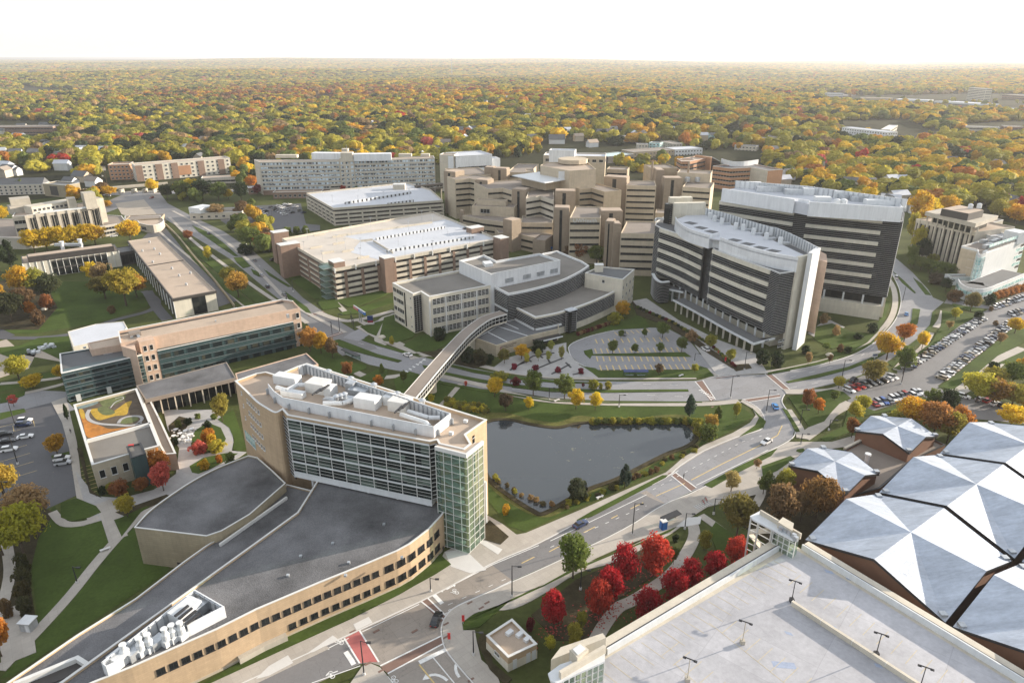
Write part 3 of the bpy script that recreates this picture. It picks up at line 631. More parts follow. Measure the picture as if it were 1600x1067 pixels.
def crown_mesh(name,seed,shape,nclump,nleaf,leaf,z0=0.22):
    r=random.Random(seed);mb=MB();cl=[]
    zc,hz=(z0+1)/2,(1-z0)/2
    for i in range(nclump):
        while True:
            x,y,z=(r.uniform(-1,1)for _ in range(3));d=math.sqrt(x*x+y*y+z*z)
            if 0.25<d<1:break
        k=r.uniform(0.62,0.86)/d*(0.5+0.5*d**.5);x,y,z=x*k,y*k,z*k
        if shape=='oval':wz=1-0.35*max(0,z)**2
        elif shape=='vase':wz=0.62+0.38*min(1,(z+1)/1.3)
        elif shape=='cone':wz=max(0.1,(1.0-z)*0.58)
        else:wz=1-0.25*max(0,-z)
        if shape=='spread':z*=0.85
        cr=r.uniform(0.2,0.36)*(0.7 if shape=='cone' else 1)
        cl.append((x*wz,y*wz,z,cr))
    # a rough inner mass, so that the crown is not a shell
    for(x,y,z,cr)in cl:
        k=nleaf//nclump
        for j in range(k):
            a,b=r.random()*6.283,r.uniform(-0.65,1);q=math.sqrt(1-b*b);rr=cr*r.uniform(0.65,1.12)
            dx,dy,dz=q*math.cos(a),q*math.sin(a),b
            px,py,pz=x+dx*rr,y+dy*rr,z+dz*rr
            nn=(dx+r.uniform(-.7,.7),dy+r.uniform(-.7,.7),dz+r.uniform(-.5,.9))
            quad(mb,(px*0.5,py*0.5,zc+pz*hz),nn,leaf*r.uniform(0.7,1.3),r)
    for j in range(nleaf//5):
        a,b,q=r.random()*6.283,r.uniform(-0.8,0.8),r.uniform(0.1,0.6)
        w=(1-b)*0.55 if shape=='cone' else 1
        quad(mb,(0.5*q*w*math.cos(a),0.5*q*w*math.sin(a),zc+b*hz*0.85),(r.uniform(-1,1),r.uniform(-1,1),r.uniform(-1,1)),leaf*1.5,r)
    me=bpy.data.meshes.new(name);me.from_pydata(mb.v,[],mb.f);me.materials.append(M['leaf']);me.update();return me
def trunk_mesh(name,seed,top=0.75,thin=1.0):
    r=random.Random(seed);mb=MB();mb.tube((0,0,-0.02),(0.004,0.004,0.3),0.028*thin,0.019*thin,7);mb.tube((0.004,0.004,0.29),(0.01,-0.006,top),0.019*thin,0.005,6)
    for k in range(6):
        a=k*1.05+r.uniform(-.3,.3);z=r.uniform(0.24,0.45);l=r.uniform(0.2,0.34)
        mb.tube((0,0,z),(l*math.cos(a),l*math.sin(a),z+r.uniform(0.15,0.3)),0.012*thin,0.003,5)
    me=bpy.data.meshes.new(name);me.from_pydata(mb.v,[],mb.f);me.materials.append(M['wood']);me.update();return me
CM={}
for i in range(3):
    CM['round',i]=crown_mesh('crown',10+i,'round',34,2600,0.030)
    CM['oval',i]=crown_mesh('crown',20+i,'oval',34,2600,0.028,0.12)
    CM['spread',i]=crown_mesh('crown',30+i,'spread',42,3000,0.027,0.25)
    CM['vase',i]=crown_mesh('crown',50+i,'vase',30,1700,0.03,0.2)
    CM['bush',i]=crown_mesh('crown',60+i,'round',20,1000,0.05,-0.12)
for i in range(2):CM['cone',i]=crown_mesh('crown',40+i,'cone',46,2200,0.030,0.04)
CM['cone',2]=CM['cone',0]
def puff_mesh(name,seed,nc,flat):
    """a crown seen from afar: a dozen overlapping lumpy tufts with loose leaf sprays on them"""
    r=random.Random(seed);mb=MB();cl=[(0,0,.48,.33)]
    for i in range(nc):
        a=i*2.4+r.uniform(-.4,.4);q=r.uniform(.12,.34);z=r.uniform(.3,.82)-q*.35;cl.append((q*math.cos(a),q*math.sin(a),z*flat,r.uniform(.13,.23)))
    for(x,y,z,c)in cl:
        b=len(mb.v);nu,nv=7,4
        for j in range(nv+1):
            for i in range(nu):
                p=math.pi*(j/nv)-math.pi/2;t=6.283*(i+.5*(j%2))/nu;k=c*r.uniform(.8,1.18)
                mb.v.append((x+k*math.cos(p)*math.cos(t),y+k*math.cos(p)*math.sin(t),z+k*1.05*math.sin(p)))
        for j in range(nv):
            for i in range(nu):l=(i+1)%nu;mb.f.append((b+j*nu+i,b+j*nu+l,b+(j+1)*nu+l,b+(j+1)*nu+i));mb.m.append(0)
        for k in range(16):
            a,s_=r.random()*6.283,r.uniform(-.3,1);q=math.sqrt(1-s_*s_);d=(q*math.cos(a),q*math.sin(a),s_);rr=c*r.uniform(.95,1.2)
            quad(mb,(x+d[0]*rr,y+d[1]*rr,z+d[2]*rr),(d[0]+r.uniform(-.4,.4),d[1]+r.uniform(-.4,.4),d[2]+r.uniform(-.3,.5)),.045*r.uniform(.7,1.3),r)
    me=bpy.data.meshes.new(name);me.from_pydata(mb.v,[],mb.f);me.materials.append(M['leaf']);me.update();return me
for i in range(4):CM['far',i]=puff_mesh('crown',70+i,(9,11,8,13)[i],(1.0,1.05,.9,1.0)[i])
TM=[trunk_mesh('trunk',i)for i in range(3)]
T={'yellow':(0.66,0.48,0.035),'gold':(0.60,0.37,0.035),'lime':(0.47,0.42,0.055),'olive':(0.33,0.31,0.05),'green':(0.15,0.19,0.045),'dark':(0.035,0.055,0.022),'blue':(0.055,0.085,0.06),
 'orange':(0.50,0.21,0.035),'rust':(0.30,0.125,0.045),'tan':(0.36,0.25,0.12),'brown':(0.18,0.115,0.055),'red':(0.46,0.055,0.035),'crimson':(0.40,0.022,0.03),'pink':(0.60,0.14,0.11),'plum':(0.18,0.03,0.035)}
def tree(x,y,z,h,wd,shape,tint,label,group=None,name=None,far=False,rnd=R,cat='tree'):
    nm=name or{'cone':'conifer_tree','bush':'shrub'}.get(shape,'tree')
    if shape=='bush':cat='shrub'
    r=empty(nm,(x,y,z),label,cat,group,rnd.random()*6.28);r.scale=(wd,wd,h)
    me=CM['far',rnd.randrange(4)]if far else CM[shape,rnd.randrange(3)]
    c=bpy.data.objects.new('crown',me);COL.objects.link(c);c.parent=r
    t=T[tint]if isinstance(tint,str)else tint;k=rnd.uniform(0.88,1.12);c['tint']=[t[0]*k,t[1]*k*rnd.uniform(.94,1.06),t[2]*k]
    if shape!='bush':
        q=bpy.data.objects.new('trunk',TM[rnd.randrange(3)]);COL.objects.link(q);q.parent=r
    return r
# --- woods: positions over the whole countryside
rf=random.Random(5)
def nz(x,y,s,k=0):return math.sin(x*s+k+1.7*math.sin(y*s*0.7+k))*math.cos(y*s*0.9-k+1.3*math.sin(x*s*0.6))
EDGE=[(-900,330),(0,286),(60,276),(110,285),(148,298),(150,200),(165,200),(166,262),(360,257),(395,262),(700,260),(760,252),(835,240),(850,226),(950,232),(1050,230),(1195,236),(1206,280),(1212,298),(1310,315),(1428,340),(1450,345),(1520,322),(1570,336),(1600,346),(2300,420)]
def edge_y(px):
    for a,b in zip(EDGE,EDGE[1:]):
        if a[0]<=px<=b[0]:return a[1]+(b[1]-a[1])*(px-a[0])/max(1,b[0]-a[0])
    return 0
TOWN=[[(835,215),(930,206),(1060,212),(1200,206),(1300,202),(1300,230),(1200,240),(1065,236),(835,240)],[(0,205),(130,210),(150,298),(0,298)]]
CLEAR=[[(-60,190),(90,190),(90,224),(-60,226)],[(205,188),(265,186),(270,196),(210,198)],[(480,156),(528,150),(528,160),(485,166)],[(30,134),(118,138),(115,144),(30,146)],
 [(1310,195),(1412,190),(1480,208),(1470,224),(1400,230),(1310,230)],[(1285,142),(1340,150),(1420,150),(1530,148),(1640,150),(1640,184),(1530,180),(1410,172),(1280,162)],[(1500,196),(1640,190),(1640,216),(1500,220)],
 [(1462,210),(1520,204),(1525,218),(1470,222)],[(0,270),(120,270),(140,300),(0,300)],[(1490,255),(1520,255),(1520,262),(1490,262)],[(560,205),(575,205),(575,222),(560,222)],[(300,168),(345,164),(345,170),(300,174)],[(40,112),(60,112),(60,118),(40,118)],[(1350,98),(1430,98),(1440,103),(1350,103)]]
def pj(x,y,z=0):
    d=y*CN+(HCAM-z)*SN;return 800+FPX*x/d,533.5-FPX*(y*SN-(HCAM-z)*CN)/d
def palette(x,y,r):
    """drifts of gold, olive and green, with a rusty oak ridge on the left and few reds"""
    q=r.random();k=x/max(600,y)
    if q<0.008:return T[r.choice(['red','pink','orange'])]
    if q<0.03:return T['orange']
    ridge=math.exp(-((k+.35)/.42)**2-((y-2300)/750.0)**2)*1.5+nz(x,y,.0016,2.5)*.5
    if ridge+r.gauss(0,.3)>1.05:return T[r.choice(['rust','brown','rust','olive','gold','orange','tan'])]
    w=nz(x,y,0.0031,1.0)*0.7+nz(x,y,0.0012,4.0)*0.7+k*0.7+r.gauss(0,0.6)
    if w>0.75:return T[r.choice(['yellow','gold','yellow','lime','olive','olive'])]
    if w>0.0:return T[r.choice(['yellow','lime','lime','olive','yellow','green','gold'])]
    if w>-0.7:return T[r.choice(['lime','olive','olive','green','lime','dark','gold'])]
    return T[r.choice(['green','olive','dark','olive','lime','tan'])]
def landmark(px,py):
    if px>1560:return 'at the right edge beyond the clinic'
    if px>1420:return 'behind the ribbed office block'
    if px>1300:return 'behind the right half of the rear white tower'
    if px>1190:return 'behind the left half of the rear white tower'
    if px>1050:return 'behind the orange brick block'
    if px>850:return 'behind the pale hospital wing'
    if px>700:return 'behind the white hospital wing'
    if px>400:return 'behind the long hospital block'
    if px>150:return 'behind the cream apartment block'
    return 'beyond the motel at the left edge'
hr=random.Random(9);HP=[]
while len(HP)<110:
    x=hr.uniform(-10,1580);yy=edge_y(x)-hr.uniform(3,78)
    if yy>160:HP.append((x,yy,g(x,yy)))
pts=[]
y=430.0
while y<15000:
    sp=15 if y<900 else 16.5 if y<1500 else 19 if y<2600 else 26 if y<5000 else 48
    half=y*0.80+60;x=-half
    while x<half:
        X=x+rf.uniform(-.45,.45)*sp;Y=y+rf.uniform(-.45,.45)*sp;x+=sp
        px,py=pj(X,Y)
        if py>edge_y(px):continue
        if any(inside((px,py),c)for c in CLEAR):continue
        if nz(X,Y,0.011,3)+nz(X,Y,0.03,1)*.6>1.18 and Y<5000:continue
        if rf.random()<(0.5 if any(inside((px,py),c)for c in TOWN)else 0.06):continue
        if Y<1700 and any(abs(X-h[2][0])<15 and-30<Y-h[2][1]<9 for h in HP):continue
        pts.append((X,Y))
    y+=sp*0.92
far=[];k=0
pts.sort(key=lambda p:p[0]**2+p[1]**2)
NAMES={'yellow':'yellow','gold':'golden','lime':'lime green','olive':'olive green','green':'green','dark':'dark green','orange':'orange','rust':'rust coloured','tan':'tan','brown':'brown','red':'bright red','pink':'pinkish red'}
inv={v:n for n,v in T.items()}
for X,Y in pts:
    t=palette(X,Y,rf);base=17 if Y<2600 else 18 if Y<5000 else 19
    wd=(0.72+0.85*rf.random()**1.6)*(20 if Y<900 else 23 if Y<2600 else 33 if Y<5000 else 60);h=rf.uniform(0.75,1.25)*base*(0.8+0.2*wd/19 if Y<2600 else 1)
    if k<95:
        qx,qy=pj(X,Y)
        lab='%s %s tree in the woods %s'%('tall' if h>17 else 'low',NAMES[inv[t]],landmark(qx,qy))
        tree(X,Y,land(X,Y)-1,h,wd,'round',t,lab,'trees of the near edge of the woods',far=True,rnd=rf);k+=1
    else:far.append((X,Y,land(X,Y)-1.0,wd,h,t))
rs=random.Random(3)
fills=[([(120,300),(165,300),(160,318),(100,318)],7),([(0,296),(60,298),(40,305),(0,305)],9),([(360,262),(398,262),(398,300),(365,290)],12),([(700,240),(850,236),(840,246),(760,250)],18),([(960,255),(1050,248),(1060,262),(980,275)],22),([(1060,228),(1200,226),(1205,238),(1060,236)],22),([(1195,240),(1215,240),(1215,282),(1200,284)],14),([(830,212),(1050,206),(1060,222),(840,226)],60),([(1180,215),(1420,210),(1430,240),(1200,236)],40),([(1440,212),(1600,205),(1600,235),(1450,235)],30),([(0,205),(130,212),(130,270),(0,266)],10),([(262,300),(330,300),(300,322),(270,318)],10),([(395,320),(430,400),(400,395),(380,370),(340,345)],10),([(1210,262),(1420,285),(1420,305),(1215,282)],26),([(1300,150),(1600,165),(1600,180),(1300,165)],40)]
for poly,n in fills:
    xs=[p[0]for p in poly];ys_=[p[1]for p in poly];k=0
    while k<n:
        x,y=rs.uniform(min(xs),max(xs)),rs.uniform(min(ys_),max(ys_))
        if not inside((x,y),poly):continue
        k+=1;P=g(x,y);c=palette(P[0],P[1],rs);s=rs.uniform(.6,1.15)
        if y>300:c=T[rs.choice(['olive','brown','green','gold'])]
        far.append((P[0],P[1],0 if P[1]<640 else land(*P)-.5,14*s,14*s,c))
# the rest of the woods: one object, its crowns set by geometry nodes
me=bpy.data.meshes.new('woods');me.from_pydata([(a[0],a[1],a[2])for a in far],[],[])
at=me.attributes.new('tint','FLOAT_COLOR','POINT');buf=[]
for a in far:q=rf.uniform(0.8,1.2);buf+=[a[5][0]*q,a[5][1]*q,a[5][2]*q,1]
at.data.foreach_set('color',buf)
at=me.attributes.new('size','FLOAT_VECTOR','POINT');buf=[]
for a in far:buf+=[a[3],a[3],a[4]]
at.data.foreach_set('vector',buf)
at=me.attributes.new('turn','FLOAT_VECTOR','POINT');buf=[]
for a in far:buf+=[0,0,rf.random()*6.28]
at.data.foreach_set('vector',buf)
at=me.attributes.new('pick','INT','POINT');at.data.foreach_set('value',[rf.randrange(4)for a in far])
woods=bpy.data.objects.new('woods',me);COL.objects.link(woods);tag(woods,'autumn woods of yellow, green and rust crowns reaching to the horizon','woods',kind='stuff')
ng=bpy.data.node_groups.new('woods','GeometryNodeTree');ng.interface.new_socket('Geometry',in_out='INPUT',socket_type='NodeSocketGeometry');ng.interface.new_socket('Geometry',in_out='OUTPUT',socket_type='NodeSocketGeometry')
gi=ng.nodes.new('NodeGroupInput');go=ng.nodes.new('NodeGroupOutput');ip=ng.nodes.new('GeometryNodeInstanceOnPoints');gj=ng.nodes.new('GeometryNodeJoinGeometry')
srcs=[]
for i in range(4):
    s=next(o for o in COL.objects if o.type=='MESH' and o.data==CM['far',i]);oi=ng.nodes.new('GeometryNodeObjectInfo');oi.transform_space='ORIGINAL';oi.inputs['Object'].default_value=s;oi.inputs['As Instance'].default_value=True
    srcs.append(oi)
for oi in reversed(srcs):ng.links.new(oi.outputs['Geometry'],gj.inputs[0])
def nat(nm,ty):
    a=ng.nodes.new('GeometryNodeInputNamedAttribute');a.data_type=ty;a.inputs['Name'].default_value=nm;return a.outputs['Attribute']
ng.links.new(gi.outputs[0],ip.inputs['Points']);ng.links.new(gj.outputs[0],ip.inputs['Instance']);ip.inputs['Pick Instance'].default_value=True
ng.links.new(nat('pick','INT'),ip.inputs['Instance Index']);ng.links.new(nat('size','FLOAT_VECTOR'),ip.inputs['Scale'])
er=ng.nodes.new('FunctionNodeEulerToRotation');ng.links.new(nat('turn','FLOAT_VECTOR'),er.inputs[0]);ng.links.new(er.outputs[0],ip.inputs['Rotation'])
ng.links.new(ip.outputs[0],go.inputs[0]);mod=woods.modifiers.new('woods','NODES');mod.node_group=ng
print('woods',len(far))
# ---------------------------------------------------------------- building helpers
def K(x0,y0,s):return lambda*p,z=0.0:[g(x0+a/s,y0+b/s,z)for a,b in p]
def zat(P,py):
    v=(py-533.5)/FPX;return HCAM-P[1]*(SN+v*CN)/(CN-v*SN)
def mass(root,poly,z1,wall,roof,z0=0.0,par=0.8,trim='whitetrim',pw=0.4,name='wall',rname='roof',trimw=None):
    poly=ccw(poly);mb=MB();mb.prism(poly,z0,z1-par-0.02)
    if par>0:mb.band(poly,z1-par-0.02,z1,-pw,0.0,True)
    w=mb.build(name,M[wall],root);triang(w)
    mb=MB();mb.prism(offs(poly,-pw-0.004,True),z1-par-0.3,z1-par+0.03);r=mb.build(rname,M[roof],root);triang(r)
    if trim:
        tw=trimw or pw;mb=MB();mb.band(poly,z1+0.003,z1+0.16,-tw-0.05,0.09,True);c=mb.build('coping',M[trim],r)
    return w
def ribbon(root,pts,zc,h,s0=0.3,s1=0.3,mull=2.4,m='glass',mm='whitetrim',name='window_band',fr=0.09,d=0.05):
    L=plen(pts);q=sub(pts,s0,L-s1);mb=MB();mb.band(q,zc-h/2,zc+h/2,-0.2,d);nglass=len(mb.f);mb.mi=1
    if mull:mb.posts(q,mull,fr,zc-h/2,zc+h/2,d-0.02,d+0.07)
    mb.band(q,zc-h/2-0.12,zc-h/2-0.004,d-0.1,d+0.12)
    return mb.build(name,[M[m],M[mm]],root)
def bandwall(root,pts,z0,z1,d0,d1,m,name='spandrel'):
    return MB().band(pts,z0,z1,d0,d1).build(name,M[m],root)
WM={};WCOUNT={}
def wmesh(w,h,gm,fm,split):
    k=(w,h,gm,fm,split)
    if k not in WM:
        mb=MB();mb.prism([(-w/2,-0.06),(w/2,-0.06),(w/2,0.3),(-w/2,0.3)],-h/2,h/2,True);mb.mi=1;f=0.09
        for x in(-w/2,w/2):mb.box(x,-0.03,-h/2-f,h/2+f,f,0.14)
        for z in(-h/2-f,h/2):mb.box(0,-0.03,z,z+f,w-f,0.14)
        mb.box(0,-0.09,-h/2-0.2,-h/2-f-.003,w+0.3,0.3)
        for i in range(1,split):mb.box(-w/2+w*i/split,-0.03,-h/2,h/2,0.06,0.1)
        me=bpy.data.meshes.new('window');me.from_pydata(mb.v,[],mb.f);me.materials.append(M[gm]);me.materials.append(M[fm]);me.polygons.foreach_set('material_index',mb.m);me.update();WM[k]=me
    return WM[k]
def windows(root,pts,rows,sp,w,h,gm='glass',fm='whitetrim',split=2,s0=None,s1=None,skip=None,n=None):
    """individual windows set in a wall; past a hundred on one building the rest are joined into one part"""
    L=plen(pts);s0=sp*0.6 if s0 is None else s0;s1=s0 if s1 is None else s1
    n=n or max(1,round((L-s0-s1)/sp)+1);o0=WORG.get(root.name,tuple(root.location));rest=MB()
    for z in rows:
        for i in range(n):
            if skip and skip(i,z):continue
            s=s0+(L-s0-s1)*(i/max(1,n-1))if n>1 else L/2
            p,t=along(pts,min(s,L-1e-3));a=math.atan2(t[1],t[0]);c=WCOUNT.get(root.name,0)
            if c<100:
                o=bpy.data.objects.new('window',wmesh(w,h,gm,fm,split));COL.objects.link(o);o.parent=root
                o.location=(p[0]-o0[0],p[1]-o0[1],z-o0[2]);o.rotation_euler=(0,0,a);WCOUNT[root.name]=c+1
            else:
                me=wmesh(w,h,gm,fm,split);b=len(rest.v);ca,sa=math.cos(a),math.sin(a)
                rest.v+=[(p[0]+v.co.x*ca-v.co.y*sa,p[1]+v.co.x*sa+v.co.y*ca,z+v.co.z)for v in me.vertices]
                for f in me.polygons:rest.f.append(tuple(b+i for i in f.vertices));rest.m.append(f.material_index)
    if rest.f:rest.build('window',[M[gm],M[fm]],root)['kind']='stuff'
def fins(root,pts,z0,z1,step,d0=0.08,d1=0.5,th=0.16,m='fins',name='sun_fins',posts=6.0):
    if m=='whitetrim':m='fins'
    posts=0 if name in('sun_fins','louvres')else posts;d1=min(d1,d0+.18);th=min(th,.07);mb=MB();n=int(round((z1-z0)/step))
    for i in range(n):z=z0+(i+0.5)*(z1-z0)/n;mb.band(pts,z-th/2,z+th/2,d0,d1)
    if posts:mb.posts(pts,posts,0.12,z0,z1,d0-0.02,d0+0.1)
    return mb.build(name,M[m],root)
def root_at(name,poly,label,cat='building',group=None):c=cent(poly);return empty(name,(c[0],c[1],0),label,cat,group)
def rooftop(root,px,z,lx,ly,h,a=0.0,m='metal',name='vent'):
    x,y=g(px[0],px[1],z);return MB().box(x,y,z,z+h,lx,ly,a).build(name,M[m],root)
def cleanring(p,e=0.05):return[p[i]for i in range(len(p))if dist(p[i],p[i-1])>e]

# ================================================================ tower with dark curtain wall and glass stair
ZT=29.0;k2=K(400,530,4)
curve=smooth(k2((-132,262),(-60,330),(0,390),(60,430),(120,460),(165,440),z=ZT),4)
cw=k2((196,476),(1085,640),z=ZT)
st=k2((1145,655),(1300,690),(1345,655),z=ZT)
rb_=k2((1310,596),(1442,504),z=ZT)
back=k2((1000,368),(318,152),(260,170),(130,225),(62,205),(0,215),z=ZT)
poly=curve+cw+k2((1130,630),z=ZT)+st+rb_+back
R1=root_at('office_tower',poly,'tall brick and dark glass tower with white rooftop plant and glass corner stair')
T1=poly
mass(R1,poly,ZT,'brick','roof_tan',z0=13.0)
low=curve[:-1]+[curve[-1]]+k2((196,500),(1100,690),z=ZT)[:0]+offs(cw,-3.0)+k2((1130,620),z=ZT)+st+rb_+back
MB().prism(ccw([p for p in low]),0.0,13.02).build('lower_wall',M['brick'],R1);triang(COL.objects[-1])
# curtain wall: dark glass, white floor bands, mullions
zg0=12.2;q=offs(cw,0.25);gl=MB().band(q,zg0,ZT-0.7,-0.3,0.0).build('curtain_wall',M['glass_green'],R1)
mb=MB()
nfl=5;fh=(ZT-0.7-zg0)/nfl
for i in range(nfl+1):mb.band(q,zg0+i*fh-0.2,zg0+i*fh+0.14,0.02,0.3)
mb.build('floor_band',M['white'],R1)
mb=MB()
for i in range(nfl):
    for f in(0.3,0.62):mb.band(q,zg0+(i+f)*fh-0.035,zg0+(i+f)*fh+0.035,0.01,0.08)
mb.posts(q,4.1,0.13,zg0,ZT-0.7,0.0,0.2);mb.build('mullions',M['whitetrim'],R1)
MB().band(offs(cw,0.2),zg0-1.6,zg0-0.3,-3.2,0.3).build('soffit',M['white'],R1)
for i in range(5):
    p,t=along(offs(cw,-0.6),plen(cw)*(0.12+0.21*i));MB().tube((p[0],p[1],8.0),(p[0],p[1],11.0),0.45,n=12).build('column',M['white'],R1)
sl=[curve[-1],cw[0]];gp=MB();gp.band(sl,9.5,ZT-1.5,-0.1,0.12);gp.build('side_glazing',M['glass'],R1)
mb=MB()
for i in range(16):mb.band(sl,10+i*1.15,10.12+i*1.15,0.14,0.25)
mb.build('side_mullions',M['whitetrim'],R1)
cc=k2((1085,640),(1130,630),(1145,655),z=ZT);MB().band(cc,zg0,ZT-0.8,-0.1,0.1).build('corner_glazing',M['glass'],R1)
mb=MB()
for i in range(14):mb.band(cc,zg0+.3+i*1.2,zg0+.42+i*1.2,0.12,0.3)
mb.build('corner_mullions',M['whitetrim'],R1)
# brick slab windows: tall slit
sl=rb_;ribbon(R1,sub(sl,plen(sl)*.30,plen(sl)*.40),20.5,13.5,0,0,0,'glass','whitetrim','slit_window')
mb=MB()
for i in range(9):z=14.5+i*1.5;mb.band(sub(sl,plen(sl)*.28,plen(sl)*.42),z,z+.12,0.08,0.16)
mb.build('slit_mullions',M['whitetrim'],R1)
c0=curve[6:]
for z in(26.2,22.4,18.6,14.8):windows(R1,sub(curve,plen(curve)*.30,plen(curve)*.62),[z],1.3,0.85,1.1,s0=.3,n=6)
for z in(27.0,23.0,19.0):windows(R1,sub(curve,plen(curve)*.12,plen(curve)*.2),[z],2,0.5,0.9,n=1)
ribbon(R1,sub(curve,plen(curve)*.06,plen(curve)*.34),12.3,3.0,0,0,1.4,'glass_pale','whitetrim')
# glass stair tower: outer skin, frame, zig-zag flights inside
tg,tn,tb=newmat('clear_glass');M['clear']=tg
tr=N(tn,'ShaderNodeBsdfTransparent');tr.inputs[0].default_value=(0.80,0.90,0.84,1);tb.inputs['Base Color'].default_value=(0.14,0.20,0.17,1);tb.inputs['Roughness'].default_value=0.05
mxs=N(tn,'ShaderNodeMixShader');mxs.inputs[0].default_value=0.26;tn.links.new(tr.outputs[0],mxs.inputs[1]);tn.links.new(tb.outputs[0],mxs.inputs[2]);tn.links.new(mxs.outputs[0],tn.nodes['Material Output'].inputs['Surface'])
so=[k2((1140,650),z=ZT)[0],st[1],st[2]];so=offs(so,1.6)
so=[lerp(so[0],so[1],0.0),so[1],lerp(so[1],so[2],1.6)]
MB().band(so,0.2,ZT-0.6,-0.08,0.0).build('glass_skin',M['clear'],R1)
mb=MB();mb.posts(so,2.3,0.11,0.0,ZT-.4,-0.1,0.12)
for i in range(14):mb.band(so,i*2.06+.3,i*2.06+.4,0.01,0.1)
mb.band(so,ZT-0.9,ZT+0.15,-0.3,0.25);mb.build('stair_frame',M['whitetrim'],R1)
mb=MB();A,B=so[0],so[1];a=math.atan2(B[1]-A[1],B[0]-A[0]);u=(math.cos(a),math.sin(a));L=dist(A,B)
for i in range(14):
    z=i*2.0;s0,s1=(1.2,L-1.5)if i%2==0 else(L-1.5,1.2);of=0.8
    P=(A[0]+u[0]*s0-(-u[1])*0+(-u[1])*of,A[1]+u[1]*s0+u[0]*of);Q=(A[0]+u[0]*s1+(-u[1])*of,A[1]+u[1]*s1+u[0]*of)
    w=0.65;nx,ny=-u[1]*w,u[0]*w
    mb.hull([(P[0]-nx,P[1]-ny,z),(Q[0]-nx,Q[1]-ny,z+2),(Q[0]+nx,Q[1]+ny,z+2),(P[0]+nx,P[1]+ny,z)]if False else[(P[0]+nx,P[1]+ny,z),(P[0]-nx,P[1]-ny,z),(Q[0]-nx,Q[1]-ny,z+2),(Q[0]+nx,Q[1]+ny,z+2)],
            [(P[0]+nx,P[1]+ny,z+.5),(P[0]-nx,P[1]-ny,z+.5),(Q[0]-nx,Q[1]-ny,z+2.5),(Q[0]+nx,Q[1]+ny,z+2.5)])
mb.build('stair_flights',M['white'],R1)
MB().prism([so[0],so[1],so[2],st[2],st[0]],ZT-.5,ZT+.02).build('stair_roof',M['roof_tan'],R1)
px,py=g(740+17,800);
c=k2((1430,900),z=12.5)[0];MB().tube((c[0],c[1],0),(c[0],c[1],13),0.5,n=12).build('column',M['white'],R1)
# rooftop screen and plant
zs=31.4;scr=k2((1215,462),(310,155),(262,172),z=zs);scr2=k2((75,278),(110,322),(165,362),(300,388),(1110,545),(1215,462),z=zs)
mb=MB();mb.band(list(reversed(scr)),ZT-.7,zs,-0.1,0.1);mb.band(scr2,ZT-.7,zs,-0.1,0.1)
mb.build('roof_screen',M['white_panel'],R1)
mb=MB();mb.posts(scr,1.5,0.12,ZT-.7,zs+.05,-.5,-.12);mb.posts(scr2,6,0.3,ZT-.7,ZT+1.0,.12,.8);mb.band(scr,zs-.25,zs-.1,-.4,-.12);mb.build('screen_posts',M['metal'],R1)
za=math.atan2(cw[1][1]-cw[0][1],cw[1][0]-cw[0][0])
for(x,y,lx,ly,h,m)in[(200,275,7.5,3.2,2.6,'white'),(235,355,7,2.0,1.6,'white'),(395,320,6,4.5,3.0,'whitetrim'),(470,345,2.2,3.5,2.6,'white'),(700,420,6.5,3.6,3.0,'white'),(650,350,5.5,3.5,2.2,'metal'),(905,435,5.5,4.2,3.0,'whitetrim'),(835,400,2.2,3.2,2.6,'white'),(570,390,4,2.4,1.4,'metal'),(470,395,4,2,1.2,'metal'),(780,380,4,2,1.4,'white'),(600,330,2.5,2.5,3.2,'metal')]:
    rooftop(R1,(400+x/4,530+y/4),ZT-.7,lx,ly,h,za,m,'air_handler')
for(x,y)in[(378,330),(405,318),(432,306),(890,440),(915,425),(938,412)]:
    c=g(400+x/4,530+y/4,ZT+2.4);MB().box(c[0],c[1],ZT+2.31,ZT+2.7,0.4,4.0,za).build('cooling_louver',M['dkmetal'],R1)
mb=MB()
for path in([(130,300),(190,320),(260,285),(340,285)],[(905,470),(1060,520),(1085,545)],[(950,450),(1080,490),(1150,490)],[(420,400),(540,400),(600,380)]):
    P=[(*g(400+x/4,530+y/4,ZT+.8),ZT+.8)for x,y in path]
    mb=MB()
    for a_,b_ in zip(P,P[1:]):mb.tube(a_,b_,0.62,n=10)
    mb.build('duct',M['white'],R1)
for(x,y)in[(505,385),(530,378),(555,370),(585,300),(1040,410),(885,365),(455,225),(738,310),(595,270)]:
    c=g(400+x/4,530+y/4,ZT);MB().lathe(c[0],c[1],[(0.7,ZT-.7),(0.7,ZT+1.2),(1.0,ZT+1.5),(0.2,ZT+2.0)]).build('exhaust_fan',M['metal'],R1)
for(x,y)in[(300,440),(370,448),(545,480),(725,510),(780,515),(910,540),(1220,595),(1310,520)]:
    rooftop(R1,(400+x/4,530+y/4),ZT-.7,1.0,.8,.8,za,'white','roof_hatch')

# ================================================================ low base building with long curved brick wall
ZR,ZL=10.4,8.6
k5=K(0,800,4);k6=K(400,800,4)
longw=k5((420,1140),(580,1067),(820,970),(1350,735),(1600,625),z=ZR)[:-1]+k6((0,610),(400,440),(700,320),(880,244),(960,200),(1020,155),(1080,108),(1160,22),z=ZR)
seam=k5((300,1110),(380,1067),(1600,190),z=ZR)+k6((260,2),z=ZR)
topr=[g(485,775,ZR),g(560,775,ZR),g(690,800,ZR)]
polyR=longw+[g(700,790,ZR),g(640,760,ZR),g(500,745,ZR)]+list(reversed(seam))
R2=root_at('lecture_hall_base',polyR,'low spreading building with dark gravel roof and long curved tan brick wall along the avenue')
mass(R2,polyR,ZR,'brick','roof_dark',par=0.5,pw=0.28)
left=[g(-30,1100,ZL),g(11,1067,ZL)]+k5((480,770),(850,540),(1150,310),(1290,210),(1600,18),z=ZL)+[g(448,757,ZL)]
